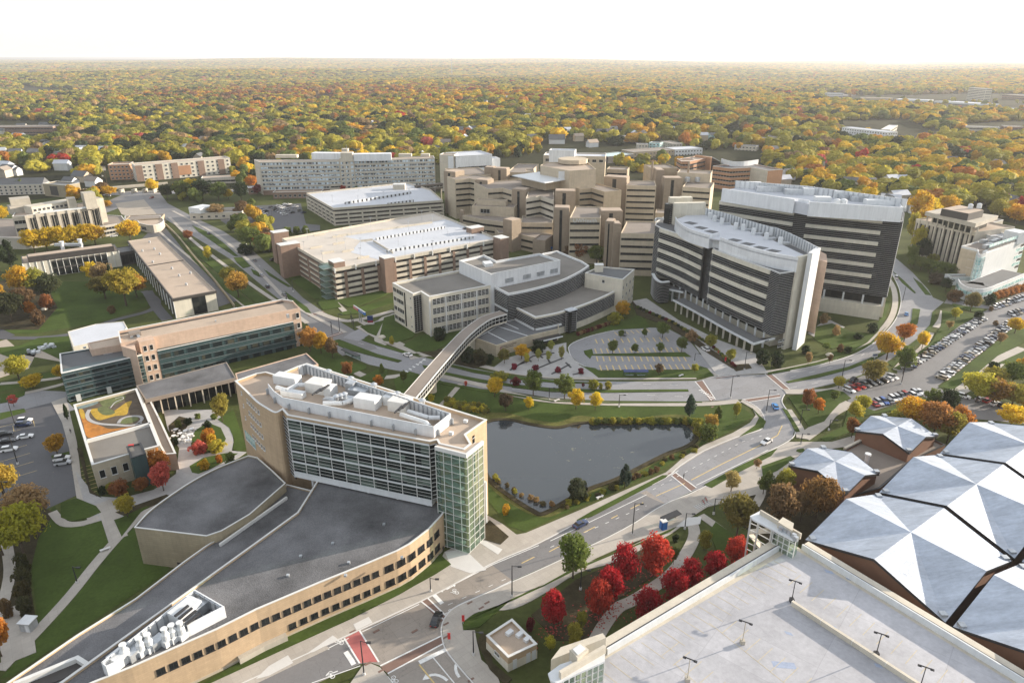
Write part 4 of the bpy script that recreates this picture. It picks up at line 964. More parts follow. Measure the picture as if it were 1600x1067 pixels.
s2=[g(95,1067,ZL),g(400,849,ZL),g(466,802,ZL),g(500,770,ZL)]
mass(R2,left+list(reversed(s2))+[g(50,1110,ZL)],ZL,'brick','roof_dark',par=0.4,pw=0.2,name='rear_wall',rname='rear_roof')
seamw=offs(seam,0);MB().band(seam,ZL-.6,ZR+.12,-0.1,0.1).build('roof_curb',M['whitetrim'],R2)
w1=[p for p in longw];L=plen(w1)
def sx(px,py,z=ZR):
    P=g(px,py,z);best=min(range(400),key=lambda i:dist(along(w1,L*i/400)[0],P));return L*best/400
sA,sB=sx(246,1025),sx(585,876)
for z in(6.6,):windows(R2,w1,[z],6,1.5,1.35,fm='dkmetal',s0=sA,s1=L-sB,n=21)
windows(R2,w1,[2.4],6,1.5,1.35,fm='dkmetal',s0=sx(450,932),s1=L-sB,n=9)
for z in(6.7,2.5):
    e0,e1=sx(597,870),sx(686,808)
    for i in range(6):
        a0=e0+(e1-e0)*i/6;windows(R2,sub(w1,a0,a0+(e1-e0)/6-.5),[z],1.8,1.5,1.6,fm='dkmetal',n=3,s0=1.0,split=1)
MB().band(sub(w1,sx(360,972),sx(440,940)),0,1.5,0.02,1.2).build('loading_ledge',M['conc'],R2)
MB().band(sub(w1,2,L-.5),0.0,0.6,0.0,0.12).build('plinth',M['stone_base'],R2)
cw_=[g(20,1067,ZL+.9),g(120,1026,ZL+.9),g(136,1036,ZL+.9),g(120,1052,ZL+.9)]
MB().band(cw_,ZL-.4,ZL+.9,-.4,.4).build('light_well_curb',M['whitetrim'],R2)
MB().prism([g(30,1067,ZL-.2),g(120,1030,ZL-.2),g(134,1038,ZL-.2),g(100,1060,ZL-.2),g(60,1075,ZL-.2)],ZL-.5,ZL-.1).build('light_well',M['darkwall'],R2)
# plant enclosure
zc=ZR+2.4
enc=[g(159,1034,zc),g(304,921,zc),g(349,947,zc),g(292,976,zc)]
mb=MB();mb.band(enc,ZR-.5,zc,-.12,.12);mb.band([g(159,1034,zc),g(166,1040,zc),g(180,1033,zc)],ZR-.5,zc,-.1,.1)
mb.build('plant_screen',M['white_panel'],R2);mb=MB();mb.posts(enc,1.6,.12,ZR-.5,zc,.14,.4);mb.band(enc,zc-.3,zc-.2,.14,.4);mb.build('screen_posts',M['metal'],R2)
ea=math.atan2(enc[1][1]-enc[0][1],enc[1][0]-enc[0][0])
for(x,y)in[(197,1028),(222,1018),(235,1012),(261,1003),(272,997),(285,993)]:
    c=g(x,y,ZR);big=1.15 if x==197 else 1.0
    mb=MB();mb.lathe(c[0],c[1],[(.8*big,ZR-.4),(.8*big,ZR+2.1),(0.5,ZR+2.5),(0.5,ZR+3.2),(0.65,ZR+3.3),(.65,ZR+3.5)],16);mb.box(c[0],c[1],ZR-.4,ZR+.9,1.9,1.9,ea)
    f=mb.build('exhaust_stack',M['white'],R2)
for(x,y,lx,ly,h,m)in[(188,1036,3,2.6,2.4,'white'),(212,1024,3.2,2.2,1.8,'metal'),(246,1008,3,2,1.6,'metal'),(292,965,5.5,3.4,3.0,'white'),(312,955,3,2.6,2,'metal')]:rooftop(R2,(x,y),ZR-.4,lx,ly,h,ea,m,'air_handler')
for i in range(4):
    c=g(284+i*6,955+i*4,ZR+2.6);MB().box(c[0],c[1],ZR+2.61,ZR+2.95,.5,3.2,ea+1.57).build('cooling_louver',M['dkmetal'],R2)
for p in[(628,872),(545,880),(520,850),(600,820),(450,900),(540,960-60),(470,870)]:rooftop(R2,p,ZR-.5,.6,.6,.5,0,'metal','roof_vent')
for i in range(14):
    c=lerp(g(346,838,ZL),g(440,768,ZL),i/13);MB().box(c[0],c[1],ZL-.4,ZL+.5,1.6,1.0,ea).build('skylight',M['whitetrim'],R2)
MB().band([g(343,850,ZL+.3),g(448,776,ZL+.3)],ZL-.4,ZL+.4,-.25,.25).build('skylight_curb',M['whitetrim'],R2)
# auditorium
ZA=10.8
arc=smooth([g(210,824,ZA),g(232,800,ZA),g(262,777,ZA),g(300,752,ZA),(g(340,731,ZA)),g(388,712,ZA)],4)
audp=arc+[g(402,715,ZA),g(425,735,ZA),g(446,755,ZA)]+k5((1560,15),(1385,118),(1290,150),z=ZA)
R3=root_at('auditorium',audp,'fan shaped auditorium with dark roof and buff wall, left of the brick tower')
mass(R3,audp,ZA,'aud_wall','roof_dark',par=0.35,pw=0.18)
c=g(262,873);MB().box(c[0]+1,c[1]+1.2,0,2.6,2.2,2.4,.2).build('porch',M['conc'],R3)
mb=MB();fw=k5((840,100),(1290,150),z=ZA);MB().band(sub(fw,plen(fw)*.5,plen(fw)*.98),0,1.9,-.2,.04).build('loading_door',M['darkwall'],R3)

# ================================================================ teal glazed learning centre with brick attic
k1=K(80,440,3.81)
zl=htop(108.9,629,583);zt=zl+5.2
UP=k1((412,366),(1480,157),(1440,116),(1375,106),(397,296),z=zt)
R4=root_at('learning_centre',UP,'long brick hall with teal glass floors and tan roof, left of the tower')
front=k1((412,366),(1480,157),z=zt)
mass(R4,UP,zt,'sandbrick','roof_tan',par=1.0,trim=None)
MB().band([UP[2],UP[3],UP[4],UP[0]],zt+.003,zt+.18,-.4,.1).build('coping',M['whitetrim'],R4)
MB().band(offs([UP[3],UP[4]],-1.2),zt-1,zt-.8,-.8,.8).build('roof_gutter',M['darkwall'],R4)
a4=math.atan2(front[1][1]-front[0][1],front[1][0]-front[0][0])
def tealfront(f,z0,z1,nfl,wsp,nm):
    MB().prism(ccw(f+[offs(f,-4)[1],offs(f,-4)[0]]),z0,z1).build(nm,M['teal'],R4)
    MB().band(f,z1+.002,z1+.15,-.5,.12).build('coping',M['whitetrim'],R4)
    fh=(z1-z0)/nfl
    for i in range(nfl):
        windows(R4,f,[z0+(i+.42)*fh],wsp,wsp*.78,fh*.42,'glass_teal','teal',1,s0=wsp*.55)
        mb=MB();mb.band(f,z0+(i+.14)*fh,z0+(i+.14)*fh+.12,.14,.26);mb.band(f,z0+(i+.7)*fh,z0+(i+.7)*fh+.08,.14,.24);mb.build('sill_line',M['metal'],R4)
tz=zl
tf=k1((632,414),(1442,240),z=tz)
z0t=zat(tf[0],440+592/3.81)
tealfront(tf,z0t,tz,3,4.6,'teal_wall')
MB().prism(ccw(k1((395,296),(412,366),(500,392),(480,290),z=zt)),0,zt-1.2).build('end_wall',M['sandbrick'],R4)
# stair bay
sb=k1((537,392),(612,374),z=zt-1.0)
sb=[(p[0]+0.0,p[1]-0.3)for p in k1((540,432),(632,412),z=tz)]
MB().prism(ccw(sb+[offs(sb,-5)[1],offs(sb,-5)[0]]),0,zt-.2).build('stair_bay',M['sandbrick'],R4)
windows(R4,sb,[zt-3.2,zt-7.2,zt-11.2,zt-15.2],3,1.2,2.0,s0=1.6,n=2,split=1)
# right end windows
re=[UP[1],par(UP[1],UP[0],UP[0])]
rg=k1((1442,166),(1480,157),z=zt);windows(R4,rg,[zt-3.0,zt-7.5,zt-12,zt-16.5],3,1.4,2.2,n=1,split=1)
windows(R4,offs(front,.2),[2.4],4,2.0,.9,s0=plen(front)*.78,s1=plen(front)*.06,n=4)
# left wing
LW=k1((60,545),(540,437),(410,368),(50,430),z=zl)
mass(R4,LW,zl,'teal','roof_slate',par=.5,trim='whitetrim',name='wing_wall',rname='wing_roof')
lf=offs([LW[0],LW[1]],.3);tealfront(lf,0.4,zl-.1,4,4.6,'wing_front')
PB=k1((215,365),(415,325),(430,372),(235,405),z=zl+2.2);mass(R4,PB,zl+2.2,'sandbrick','roof_tan',z0=zl-.6,par=.3,trim=None,name='penthouse_wall',rname='penthouse_roof')
for x,y in((170,690),(320,660)):
    c=k1((x+10,y+15),z=2.0)[0];
for x in(.12,.5):
    p,t=along(lf,plen(lf)*x);MB().box(p[0]+.2,p[1]-.3,0,2.6,1.5,.5,a4).build('door_frame',M['whitetrim'],R4)
for(x,y,lx,ly,h)in[(500,320,4,3,1.6),(520,330,1,4,.8),(1410,215,1,1,1.5),(340,435,3,1,.6),(200,395,1,1,.5),(715,240,2,.6,.5),(910,205,2,.6,.5),(1000,185,2.5,.6,.5),(1090,165,2.5,.6,.5),(980,240,.5,.5,.8),(480,335,1,1,.6)]:
    rooftop(R4,(80+x/3.81,440+y/3.81),(zt if x>400 else zl)-1.0,lx,ly,h,a4,'metal' if h<1.6 else 'roof_brown','roof_unit')
# glazed gallery linking to the court
GA=k1((505,618),(1045,478),(1100,572),(560,702),z=7.0)
R5=root_at('glazed_gallery',GA,'low dark roofed gallery with tall slim columns facing the garden court')
mass(R5,GA,7.0,'roof_brown','roof_dark',z0=5.6,par=.25,trim=None,name='fascia')
gf=offs([GA[3],GA[2]],-2.2);MB().band(gf,0,5.62,-.2,0).build('glass_front',M['glass'],R5)
for i in range(14):
    p,t=along(offs(gf,1.6 if i%2==0 else .15),plen(gf)*i/13.2);MB().box(p[0],p[1],0,5.6,.4 if i%2==0 else .12,.35,a4).build('column' if i%2==0 else 'mullion',M['conc_lt'],R5)
GB=k1((1095,545),(1520,425),(1590,490),(1430,540),(1290,590),(1120,640),z=6.0);mass(R5,GB,6.0,'sandbrick','roof_dark',par=.3,trim=None,name='link_wall',rname='link_roof')
# hall with planted roof
zg=htop(142,765,725)
GR=K(0,530,4)((460,410),(855,308),(1000,665),(905,690),(575,787),z=zg)
R6=root_at('planted_roof_hall',GR,'low hall whose roof carries orange and yellow sedum with a winding path')
mass(R6,GR,zg,'stone_base','roof_grey',par=.9,pw=.55)
kg=K(0,530,4);zz=zg-.8
dv=kg((540,632),(940,525),z=zg);MB().band(dv,zz-.05,zg+.16,-.45,.3).build('divider',M['whitetrim'],R6)
def bed(pts,m,dz,nm='sedum_bed',sm=3):q=smooth([g(x/4,530+y/4,zz)for x,y in pts],sm,True)if sm else[g(x/4,530+y/4,zz)for x,y in pts];o=MB().prism(q,zz-.05,zz+dz).build(nm,M[m],R6);triang(o)
M['sed_o']=surf('orange_sedum',(0.42,0.17,0.03),.95,.3,.4,3);M['sed_y']=surf('yellow_sedum',(0.42,0.27,0.03),.95,.25,.5,3);M['sed_g']=surf('green_sedum',(0.12,0.14,0.05),.95,.3,.5,3);M['sed_b']=surf('brown_sedum',(0.10,0.075,0.05),.95,.3,.5,3);M['sed_t']=surf('grey_blue_sedum',(.16,.22,.22),.9,.3,.5,3)
bed([(482,418),(848,328),(928,516),(545,622)],'sed_b',.02,sm=0)
bed([(492,445),(520,440),(545,500),(640,545),(700,560),(830,545),(850,540),(650,590),(550,615),(520,530)],'sed_o',.05)
bed([(565,440),(610,432),(640,450),(700,452),(740,430),(790,395),(825,388),(805,430),(790,470),(720,480),(650,500),(610,505),(575,470)],'sed_y',.06)
bed([(495,440),(515,438),(535,480),(520,500),(505,480)],'sed_y',.07);bed([(610,440),(640,420),(700,440),(720,460),(680,475),(640,470)],'sed_g',.08)
bed([(480,415),(560,395),(600,380),(610,400),(520,432),(490,435)],'sed_t',.07);bed([(620,380),(680,362),(780,350),(770,380),(690,420),(650,425)],'sed_g',.05)
bed([(750,520),(790,490),(850,485),(865,500),(830,520),(780,530)],'sed_g',.06)
for pth,wd in(([(560,440),(545,470),(560,505),(620,528),(740,537),(820,540),(885,520)],1.1),([(740,525),(760,498),(810,483),(870,482),(888,500),(860,528)],1.0),([(690,430),(720,395),(770,372),(760,362),(720,372)],.3)):
    MB().band(smooth([g(x/4,530+y/4,zz)for x,y in pth],5),zz,zz+.1,-wd/2,wd/2).build('roof_path',M['plaza'],R6)
gw=[GR[4],GR[3]];windows(R6,gw,[5.0],3,1.4,2.4,s0=plen(gw)*.14,s1=plen(gw)*.42,n=3,split=1)
SB=kg((790,672),(880,648),(912,715),(820,745),z=zg+1.6);mass(R6,SB,zg+1.6,'teal','roof_grey',par=.3,name='stair_box',rname='stair_roof',trim='dkmetal')
BL=kg((862,318),(905,310),(960,420),(1010,520),(1100,715),(1030,720),(1000,665),z=5.6);mass(R6,BL,5.6,'sandbrick','roof_brown',par=.4,name='side_wall',rname='side_roof')
MB().band([GR[0],GR[4]],0,3.2,.1,1.6).build('side_planter',M['darkwall'],R6)if False else None
rooftop(R6,(205,697),zg+1.3,1.5,.8,.5,.2,'red','roof_unit')
def back_of(f,d):return[f[0],f[-1]]+list(reversed([offs(f,-d)[0],offs(f,-d)[-1]]))
def blk(name,label,fl,fr,z,depth,wall,roof,floors=0,style='ribbon',z0=0.0,wsp=3.5,ww=1.6,wh=1.5,par=.8,trim='whitetrim',group=None,root=None,gm='glass',side=True,fm='whitetrim',split=2,zlow=2.0,pt=None):
    """a rectangular block: its front top edge (left, right photo points at height z) and a depth in metres"""
    A,B=g(fl[0],fl[1],z),g(fr[0],fr[1],z);f=[A,B];bk=offs(f,-depth);poly=[A,B,bk[1],bk[0]]
    r=root or root_at(name,poly,label,group=group)
    mass(r,poly,z,wall,roof,z0=z0,par=par,trim=trim)
    if floors:
        fh=(z-z0-0.6)/floors;rows=[z0+fh*(i+.5)for i in range(floors)]
        faces=[f]+([[bk[0],A],[B,bk[1]]]if side else[])
        for q in faces:
            if style=='ribbon':
                for zc in rows:ribbon(r,q,zc,wh,.8,.8,wsp,gm,fm)
            else:
                windows(r,q,rows,wsp,ww,wh,gm,fm,split)
    return r,f,poly
# ================================================================ brown brick car park, middle
def carpark(name,label,poly,z,nlev,brick,pier,pfaces,deck,psp=9.0,hi=1.1):
    r=root_at(name,poly,label);poly=ccw(poly);lh=z/nlev
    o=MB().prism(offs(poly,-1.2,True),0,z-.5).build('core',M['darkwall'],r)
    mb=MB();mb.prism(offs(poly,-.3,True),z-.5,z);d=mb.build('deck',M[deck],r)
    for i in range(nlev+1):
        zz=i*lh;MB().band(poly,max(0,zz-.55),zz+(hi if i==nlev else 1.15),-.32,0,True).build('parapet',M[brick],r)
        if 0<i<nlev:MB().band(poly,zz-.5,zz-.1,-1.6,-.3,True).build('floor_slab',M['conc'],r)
    mb=MB()
    for f in pfaces:mb.posts(f,psp,1.1,0,z+hi+.1 if pier!=brick else z-1.8,-.4,.35)
    mb.build('pier',M[pier],r)
    return r
k7=K(380,200,3.81)
zg2=15.5;P=k7((232,668),(545,850),(1525,672),(1130,506),z=zg2)
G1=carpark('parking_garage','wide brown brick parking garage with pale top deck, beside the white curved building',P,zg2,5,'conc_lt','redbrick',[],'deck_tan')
Lf,Rf=[P[0],P[1]],[P[1],P[2]]
for q,n in((Rf,11),(Lf,5)):
    for i in range(n):p,t=along(q,plen(q)*(i+.6)/n);MB().box(p[0],p[1],0,zg2-1.4,1.5,.7,math.atan2(t[1],t[0])).build('pier',M['redbrick'],G1)
mb=MB();mb.posts(Rf,11,.6,zg2-1.3,zg2+1.3,-.3,.5);mb.build('light_bracket',M['whitetrim'],G1)
for i in range(5):MB().band(Lf,i*3.1+.7,i*3.1+1.9,0.01,.14).build('brick_course',M['redbrick'],G1)
def tower(root,px,z,lx,ly,m,name='stair_tower',z0=0.0,roof='whitetrim',an=None):
    c=g(px[0],px[1],z);a=an if an is not None else 0;MB().box(c[0],c[1],z0,z,lx,ly,a).build(name,M[m],root)
    MB().box(c[0],c[1],z+.003,z+.3,lx+.4,ly+.4,a).build(name+'_cap',M[roof],root);return c
aR=math.atan2(Rf[1][1]-Rf[0][1],Rf[1][0]-Rf[0][0])
for(x,y,lx,ly)in[(215,616,9,6),(268,688,11,6),(555,790,6,7),(852,768,5.5,6),(1535,650,6,7),(1380,590,9,6)]:
    tower(G1,(380+x/3.81,200+y/3.81),zg2+3.2,lx,ly,'redbrick',an=aR)
c=g(380+500/3.81,200+812/3.81,zg2+2);MB().box(c[0],c[1],0,zg2+2,7,6.5,aR).build('glass_stair',M['clear'],G1)
mb=MB()
for i in range(6):mb.box(c[0],c[1],i*3.2+.1,i*3.2+.4,7.2,6.7,aR)
mb.build('stair_landing',M['metal'],G1)
MB().prism(k7((590,645),(1125,560),(1200,545),(1265,560),(1500,655),(880,770),(860,745),(775,690),(700,668),z=zg2+.03),zg2-.02,zg2+.03).build('upper_ramp_glare',M['deck_white'],G1);triang(COL.objects[-1])  # flat ramp slab; sun and sky glare on the deck is put into its paler colour
MB().prism(k7((700,672),(770,690),(860,750),(830,790),(640,740),z=zg2+.05),zg2-.02,zg2+.06).build('lower_ramp_glare',M['deck_white'],G1)  # lower ramp, the same glare painted as pale deck
for a,b in[((530,645),(1125,558)),((775,668),(890,738)),((700,668),(770,660))]:
    MB().band(k7(a,b,z=zg2+1),zg2,zg2+1.1,-.2,.2).build('deck_wall',M['conc_lt'],G1)
for a,b,n in[((790,668),(1200,598),19),((855,742),(1370,658),20)]:
    f=k7(a,b,z=zg2);L=plen(f);MB().band(f,zg2-.1,zg2+1.3,-.12,.12).build('ramp_wall',M['darkwall'],G1)
    mb=MB()
    for i in range(n):p,t=along(f,L*(i+.5)/n);mb.box(p[0],p[1]-.25,zg2,zg2+1.5,L/n*.62,.3,math.atan2(t[1],t[0]))
    mb.build('ramp_panels',M['white'],G1)
for(x,y)in[(385,660),(475,800),(560,700),(610,725),(700,780),(645,640),(700,720),(925,700),(1072,665),(1215,635),(1130,735),(965,770),(760,590),(1065,550),(1350,690),(1130,580),(985,610),(365,740)]:
    q=k7((x,y),z=zg2)[0];mb=MB();mb.tube((q[0],q[1],zg2),(q[0],q[1],zg2+6),.12,.09,6);mb.box(q[0],q[1],zg2+6,zg2+6.2,1.6,.35);mb.build('deck_lamp',M['metal'],G1)
for(x,y)in[(435,715),(570,690),(505,745),(600,640),(625,735),(715,775),(455,640)]:
    q=k7((x,y),z=zg2)[0];MB().box(q[0],q[1],zg2,zg2+1.0,7,.5,aR).build('wheel_wall',M['conc_lt'],G1)
# ================================================================ pale car park behind it
zb=12.0;P=[g(478.7,303.7,zb),g(521,327.5,zb),g(692,315,zb),g(673,298,zb),g(636,287,zb)]
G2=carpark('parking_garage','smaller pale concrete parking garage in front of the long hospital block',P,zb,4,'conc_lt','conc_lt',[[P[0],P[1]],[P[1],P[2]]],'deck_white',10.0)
for a,b,n in[((605,455),(1000,392),16),((860,460),(1015,440),7)]:
    f=k7(a,b,z=zb);L=plen(f);MB().band(f,zb-.1,zb+1.6,-.12,.12).build('ramp_wall',M['darkwall'],G2);mb=MB()
    for i in range(n):p,t=along(f,L*(i+.5)/n);mb.box(p[0],p[1]-.25,zb,zb+2,L/n*.6,.3,math.atan2(t[1],t[0]))
    mb.build('ramp_panels',M['white'],G2)
tower(G2,(624,288),zb+4,10,7,'conc_lt')
for px in[(490,300),(520,318),(560,318),(600,312),(640,308),(680,304),(560,300),(610,294)]:
    q=g(px[0],px[1],zb);mb=MB();mb.tube((q[0],q[1],zb),(q[0],q[1],zb+6),.12,.09,6);mb.box(q[0],q[1],zb+6,zb+6.2,1.6,.35);mb.build('deck_lamp',M['metal'],G2)
# ================================================================ long hospital slab with rows of small windows
zv=htop(402,303,252)
VL=k7((64,190),(96,204),(572,196),(574,197),(657,194),(658,192),(905,186),(1140,180),z=zv);bk=offs(VL[2:],-17)
polyv=VL+[bk[-1],bk[0],par(bk[0],VL[2],VL[0])]
R7=root_at('hospital_block',polyv,'very long buff hospital block with rows of small windows and white rooftop screens')
mass(R7,[VL[0],VL[1],VL[2],VL[4],VL[7],bk[-1],bk[0]],zv,'conc_lt','roof_tan',par=.6)
fh=(zv-4)/7
rows=[4+fh*(i+.5)for i in range(7)]
by=offs([VL[3],VL[4]],1.5);bz=offs([VL[3],VL[4]],-9);MB().prism([by[0],by[1],bz[1],bz[0]],0,zv+1.5).build('centre_bay',M['conc_lt'],R7)
for q,n in(([VL[1],VL[2]],26),([VL[4],VL[7]],27),(by,3)):
    windows(R7,q,rows,3,2.3,1.7,'blinds','whitetrim',2,n=n)
    for z in rows:MB().band(q,z-1.55,z-1.25,.02,.3).build('sill_band',M['whitetrim'],R7)
MB().band([VL[1],VL[2],VL[4],VL[7]],0,4,.05,.5).build('plinth',M['redbrick'],R7)
for a,b,hgt in(((405,150),(572,158),5.5),((655,158),(890,146),5.5),((578,150),(650,148),7)):
    z=zv+hgt;A,B=k7(a,b,z=z);B=(B[0],A[1]+(B[1]-A[1])*.3);bkk=offs([A,B],-9);MB().prism([A,B,bkk[1],bkk[0]],zv-.6,z).build('roof_screen',M['white_panel' if hgt<6 else 'conc_lt'],R7)
for(x,y,lx)in[(250,178,20),(960,172,12),(1080,172,8),(600,140,6)]:
    q=k7((x,y),z=zv)[0];MB().box(q[0],q[1]+6,zv-.6,zv+2,lx,6).build('roof_plant',M['conc_lt'],R7)
mb=MB();q=k7((612,100),z=zv+14)[0];mb.tube((q[0],q[1],zv),(q[0],q[1],zv+14),.25,.1,6);mb.build('mast',M['metal'],R7)
r,f,p=blk('brick_annexe','low brick annexe with dark skylights at the foot of the long hospital block',(380+175/3.81,200+385/3.81),(380+465/3.81,200+380/3.81),5.5,12,'redbrick','roof_tan',1,'punched',wsp=4,ww=2,wh=2,trim='whitetrim')
r,f,p=blk('brick_annexe','pale entrance annexe right of the brick one, in front of the long hospital block',(380+515/3.81,200+335/3.81),(380+705/3.81,200+325/3.81),9,10,'conc_lt','roof_grey',2,'ribbon',wh=1.2)
# white and tan blocks at its right end
r,f,p=blk('stair_block','tan slab tower joining the long hospital block to its white wing',(380+1168/3.81,200+160/3.81),(380+1255/3.81,200+162/3.81),33,14,'conc_lt','roof_tan')
MB().band(sub(f,plen(f)*.58,plen(f)*.95),8,32,.02,.25).build('white_panel',M['white_panel'],r)
r,f,p=blk('white_wing','white panelled hospital wing with dark ribbon windows low down',(380+1268/3.81,200+170/3.81),(380+1482/3.81,200+158/3.81),32,30,'white_panel','roof_white')
for z in(21.5,17.5,13.5):ribbon(r,f,z,1.4,1,1,4)
r,f,p=blk('white_wing','small white block beyond the white hospital wing',(380+1488/3.81,200+184/3.81),(380+1530/3.81,200+182/3.81),26,14,'white_panel','roof_white')
LK=k7((1030,345),(1190,330),z=14.0);R8=root_at('link_bridge',[LK[0],LK[1]],'dark covered bridge between the hospital block and the brown hospital','bridge')
MB().band(LK,9.5,14,-4,0).build('bridge_body',M['darkwall'],R8);ribbon(R8,LK,12,1.4,.5,.5,3)
for t in(.1,.5,.9):c=lerp(LK[0],LK[1],t);MB().box(c[0],c[1]+2,0,9.5,1,2).build('pier',M['conc'],R8)

# ================================================================ the brown hospital of stepped blocks and square towers
R9=empty('hospital',(60,460,0),'large stepped brown hospital of square stair towers and ribbon windowed wards','hospital')
k3=K(680,225,3.81)
def ward(pts,z,depth,nf,wall='hosp_lt',roof='roof_brown',fh=4.2,z0=0.0,backs=None,s=.5):
    f=k3(*pts,z=z);poly=f+(k3(*backs,z=z)if backs else list(reversed(offs(f,-depth))))
    mass(R9,poly,z,wall,roof,z0=z0,par=.7,trim=None,name='ward_wall',rname='ward_roof')
    for i in range(nf):ribbon(R9,f,z-3.4-i*fh,1.2,s,s,3.2,'glass','dkmetal')
    return f
def stair(p0,p1,z,d=9,m='hosp_dk',slot=True,z0=0.0):
    a,b=k3(p0,p1,z=z);f=[a,b];bkk=offs(f,-d);poly=[a,b,bkk[1],bkk[0]]
    sw_=MB().prism(poly,z0,z).build('stair_tower',M[m],R9);MB().prism(offs(ccw(poly),-.5,True),z+.003,z+.35).build('tower_roof',M['roof_tan'],sw_)
    if slot:L=plen(f);MB().band(sub(f,L*.38,L*.55),z0+1,z-1.2,.01,.12).build('tower_glazing',M['glass'],sw_)
ward([(800,440),(985,440)],27.8,0,5,backs=[(995,375),(835,370)])
stair((706,382),(800,384),30,9);stair((987,402),(1118,402),30,10)
ward([(1105,530),(1308,535)],24.5,0,5,backs=[(1315,462),(1140,460)])
stair((1012,462),(1062,465),28,9);stair((1066,478),(1108,478),28,8,slot=False)
ward([(540,322),(625,308),(706,335)],29,0,5,backs=[(706,275),(620,265),(560,272)],wall='conc_lt')
stair((457,270),(540,276),31,9);stair((712,282),(834,284),33,9)
ward([(512,468),(700,470)],16,22,1);ward([(380,532),(455,528),(515,540),(652,570)],10,14,2,z0=0);ward([(655,575),(702,540)],12,8,0,wall='hosp_dk')
stair((456,460),(512,448),20,8,m='hosp_dk',slot=False)
ward([(162,425),(290,450),(455,470)],15,16,2,wall='hosp_lt');ward([(218,368),(470,378)],21,16,0,wall='hosp_lt',roof='roof_brown');ward([(245,332),(420,340)],24,6,0)
ribbon(R9,k3((270,420),(325,424),z=15.5),18,2.6,0,0,2)
stair((162,400),(176,398),17,4,slot=False)
stair((50,163),(120,170),33,12);ward([(118,212),(205,205),(237,212)],30,16,5);stair((236,214),(312,220),32,10)
ward([(312,268),(400,262),(456,278)],30,30,5);ward([(120,190),(330,180)],28,40,0,roof='roof_brown')
stair((292,140),(348,142),33,8,slot=False);stair((345,146),(425,150),34,8);ward([(425,168),(560,172)],30,50,1)
ward([(858,268),(930,262),(1006,285)],31,14,5,wall='hosp');stair((735,236),(858,240),32,9)
ward([(560,245),(740,245)],29,30,1,wall='hosp');
stair((1006,196),(1140,204),35,10);ward([(1140,246),(1316,250)],31,22,6,wall='hosp_lt')
ward([(1020,150),(1142,155)],34,16,1,wall='hosp')
stair((1318,158),(1366,158),37,16,slot=False);stair((1366,206),(1472,206),35,10);ward([(1472,255),(1640,265)],30,26,5,wall='hosp_lt')
ward([(1290,145),(1440,142)],37,20,0,wall='hosp');ward([(1440,170),(1640,180)],36,18,0,wall='hosp_lt',roof='roof_brown')
for x in(1500,1560,1610):q=k3((x,225),z=30)[0];MB().lathe(q[0],q[1],[(2,30),(2,33),(1.4,33.4)],12).build('cooling_fan',M['metal'],R9)
for x in(1290,1505):q=k3((x,170),z=36)[0];MB().tube((q[0],q[1],30),(q[0],q[1],44),.8,n=8).build('flue',M['hosp_dk'],R9)
# topmost pavilion with bright canopy roof
cn=k3((458,188),(625,166),(800,208),(652,232),z=36.5);mb=MB();mb.prism(cn,36.0,36.6,True);mb.build('canopy_roof',M['white'],R9)
MB().prism(offs(ccw(cn),-5,True),30,36).build('canopy_core',M['hosp'],R9)
ward([(800,160),(958,150)],43,0,0,wall='hosp_lt',roof='roof_tan',backs=[(900,105),(660,110),(625,128)]);q=k3((820,104),z=44)[0];MB().lathe(q[0],q[1],[(11,43),(11,46)],10).build('roof_drum',M['hosp_lt'],R9)
pn=k3((735,160),(800,158),z=42.5);MB().band(pn,36.5,42,-.1,.2).build('white_panel',M['white'],R9);MB().band(k3((625,132),(690,140),z=42.5),38,42,-.2,.2).build('glazing',M['glass_teal'],R9)
ward([(540,165),(590,165)],32,14,0);ward([(1310,410),(1392,414)],22,12,0,wall='hosp')
# name in white letters on the front ward
def text(body,pos,size,ang,m,root,name='lettering',ext=.08,tilt=math.pi/2):
    cu=bpy.data.curves.new(name,'FONT');cu.body=body;cu.size=size;cu.extrude=ext;cu.align_x='CENTER';cu.align_y='CENTER';cu.materials.append(M[m])
    o=bpy.data.objects.new(name,cu);COL.objects.link(o);bpy.context.view_layer.update()
    dg=bpy.context.evaluated_depsgraph_get();me=bpy.data.meshes.new_from_object(o.evaluated_get(dg));bpy.data.objects.remove(o)
    q=bpy.data.objects.new(name,me);COL.objects.link(q);o0=WORG.get(root.name,tuple(root.location));q.parent=root;q.location=(pos[0]-o0[0],pos[1]-o0[1],pos[2]-o0[2]);q.rotation_euler=(tilt,0,ang);return q
q=k3((893,457),z=26.2)[0];fq=k3((893,440),z=27.8)[0];text('UWHealth',(fq[0],fq[1]-.15,26.0),3.2,0,'white',R9)
# ================================================================ pale block and orange block behind
k34=K(800,80,4)
r,f,p=blk('hospital_wing','pale pink hospital wing with white roof rising behind the brown hospital',(849,243),(946,245),36,22,'hosp_lt','roof_white',1,'punched',wsp=6,ww=3.4,wh=2.2,z0=29);MB().prism(p,0,29).build('lower_wall',M['hosp_lt'],r)
r2=blk('','',(858,235),(898,236),41,12,'white_panel','roof_white',root=r)
R10=root_at('orange_brick_block',[g(1100,262),g(1190,270)],'orange brick block with white curved screen behind the rear white tower')
f=k34((1030,672),(1060,690),(1110,690),(1250,662),z=20);mass(R10,f+list(reversed(offs(f,-16))),20,'orange_brick','roof_tan',par=.6,name='west_wall')
for z in(16.5,12.5,8.5):ribbon(R10,f,z,1.4,.5,.5,3)
f=k34((1255,720),(1370,735),(1495,728),(1600,748),z=20);mass(R10,f+list(reversed(offs(f,-18))),20,'orange_brick','roof_dark',par=.6,name='east_wall')
for z in(16.5,12.5,8.5,4.5):ribbon(R10,f,z,1.4,.5,8,3)
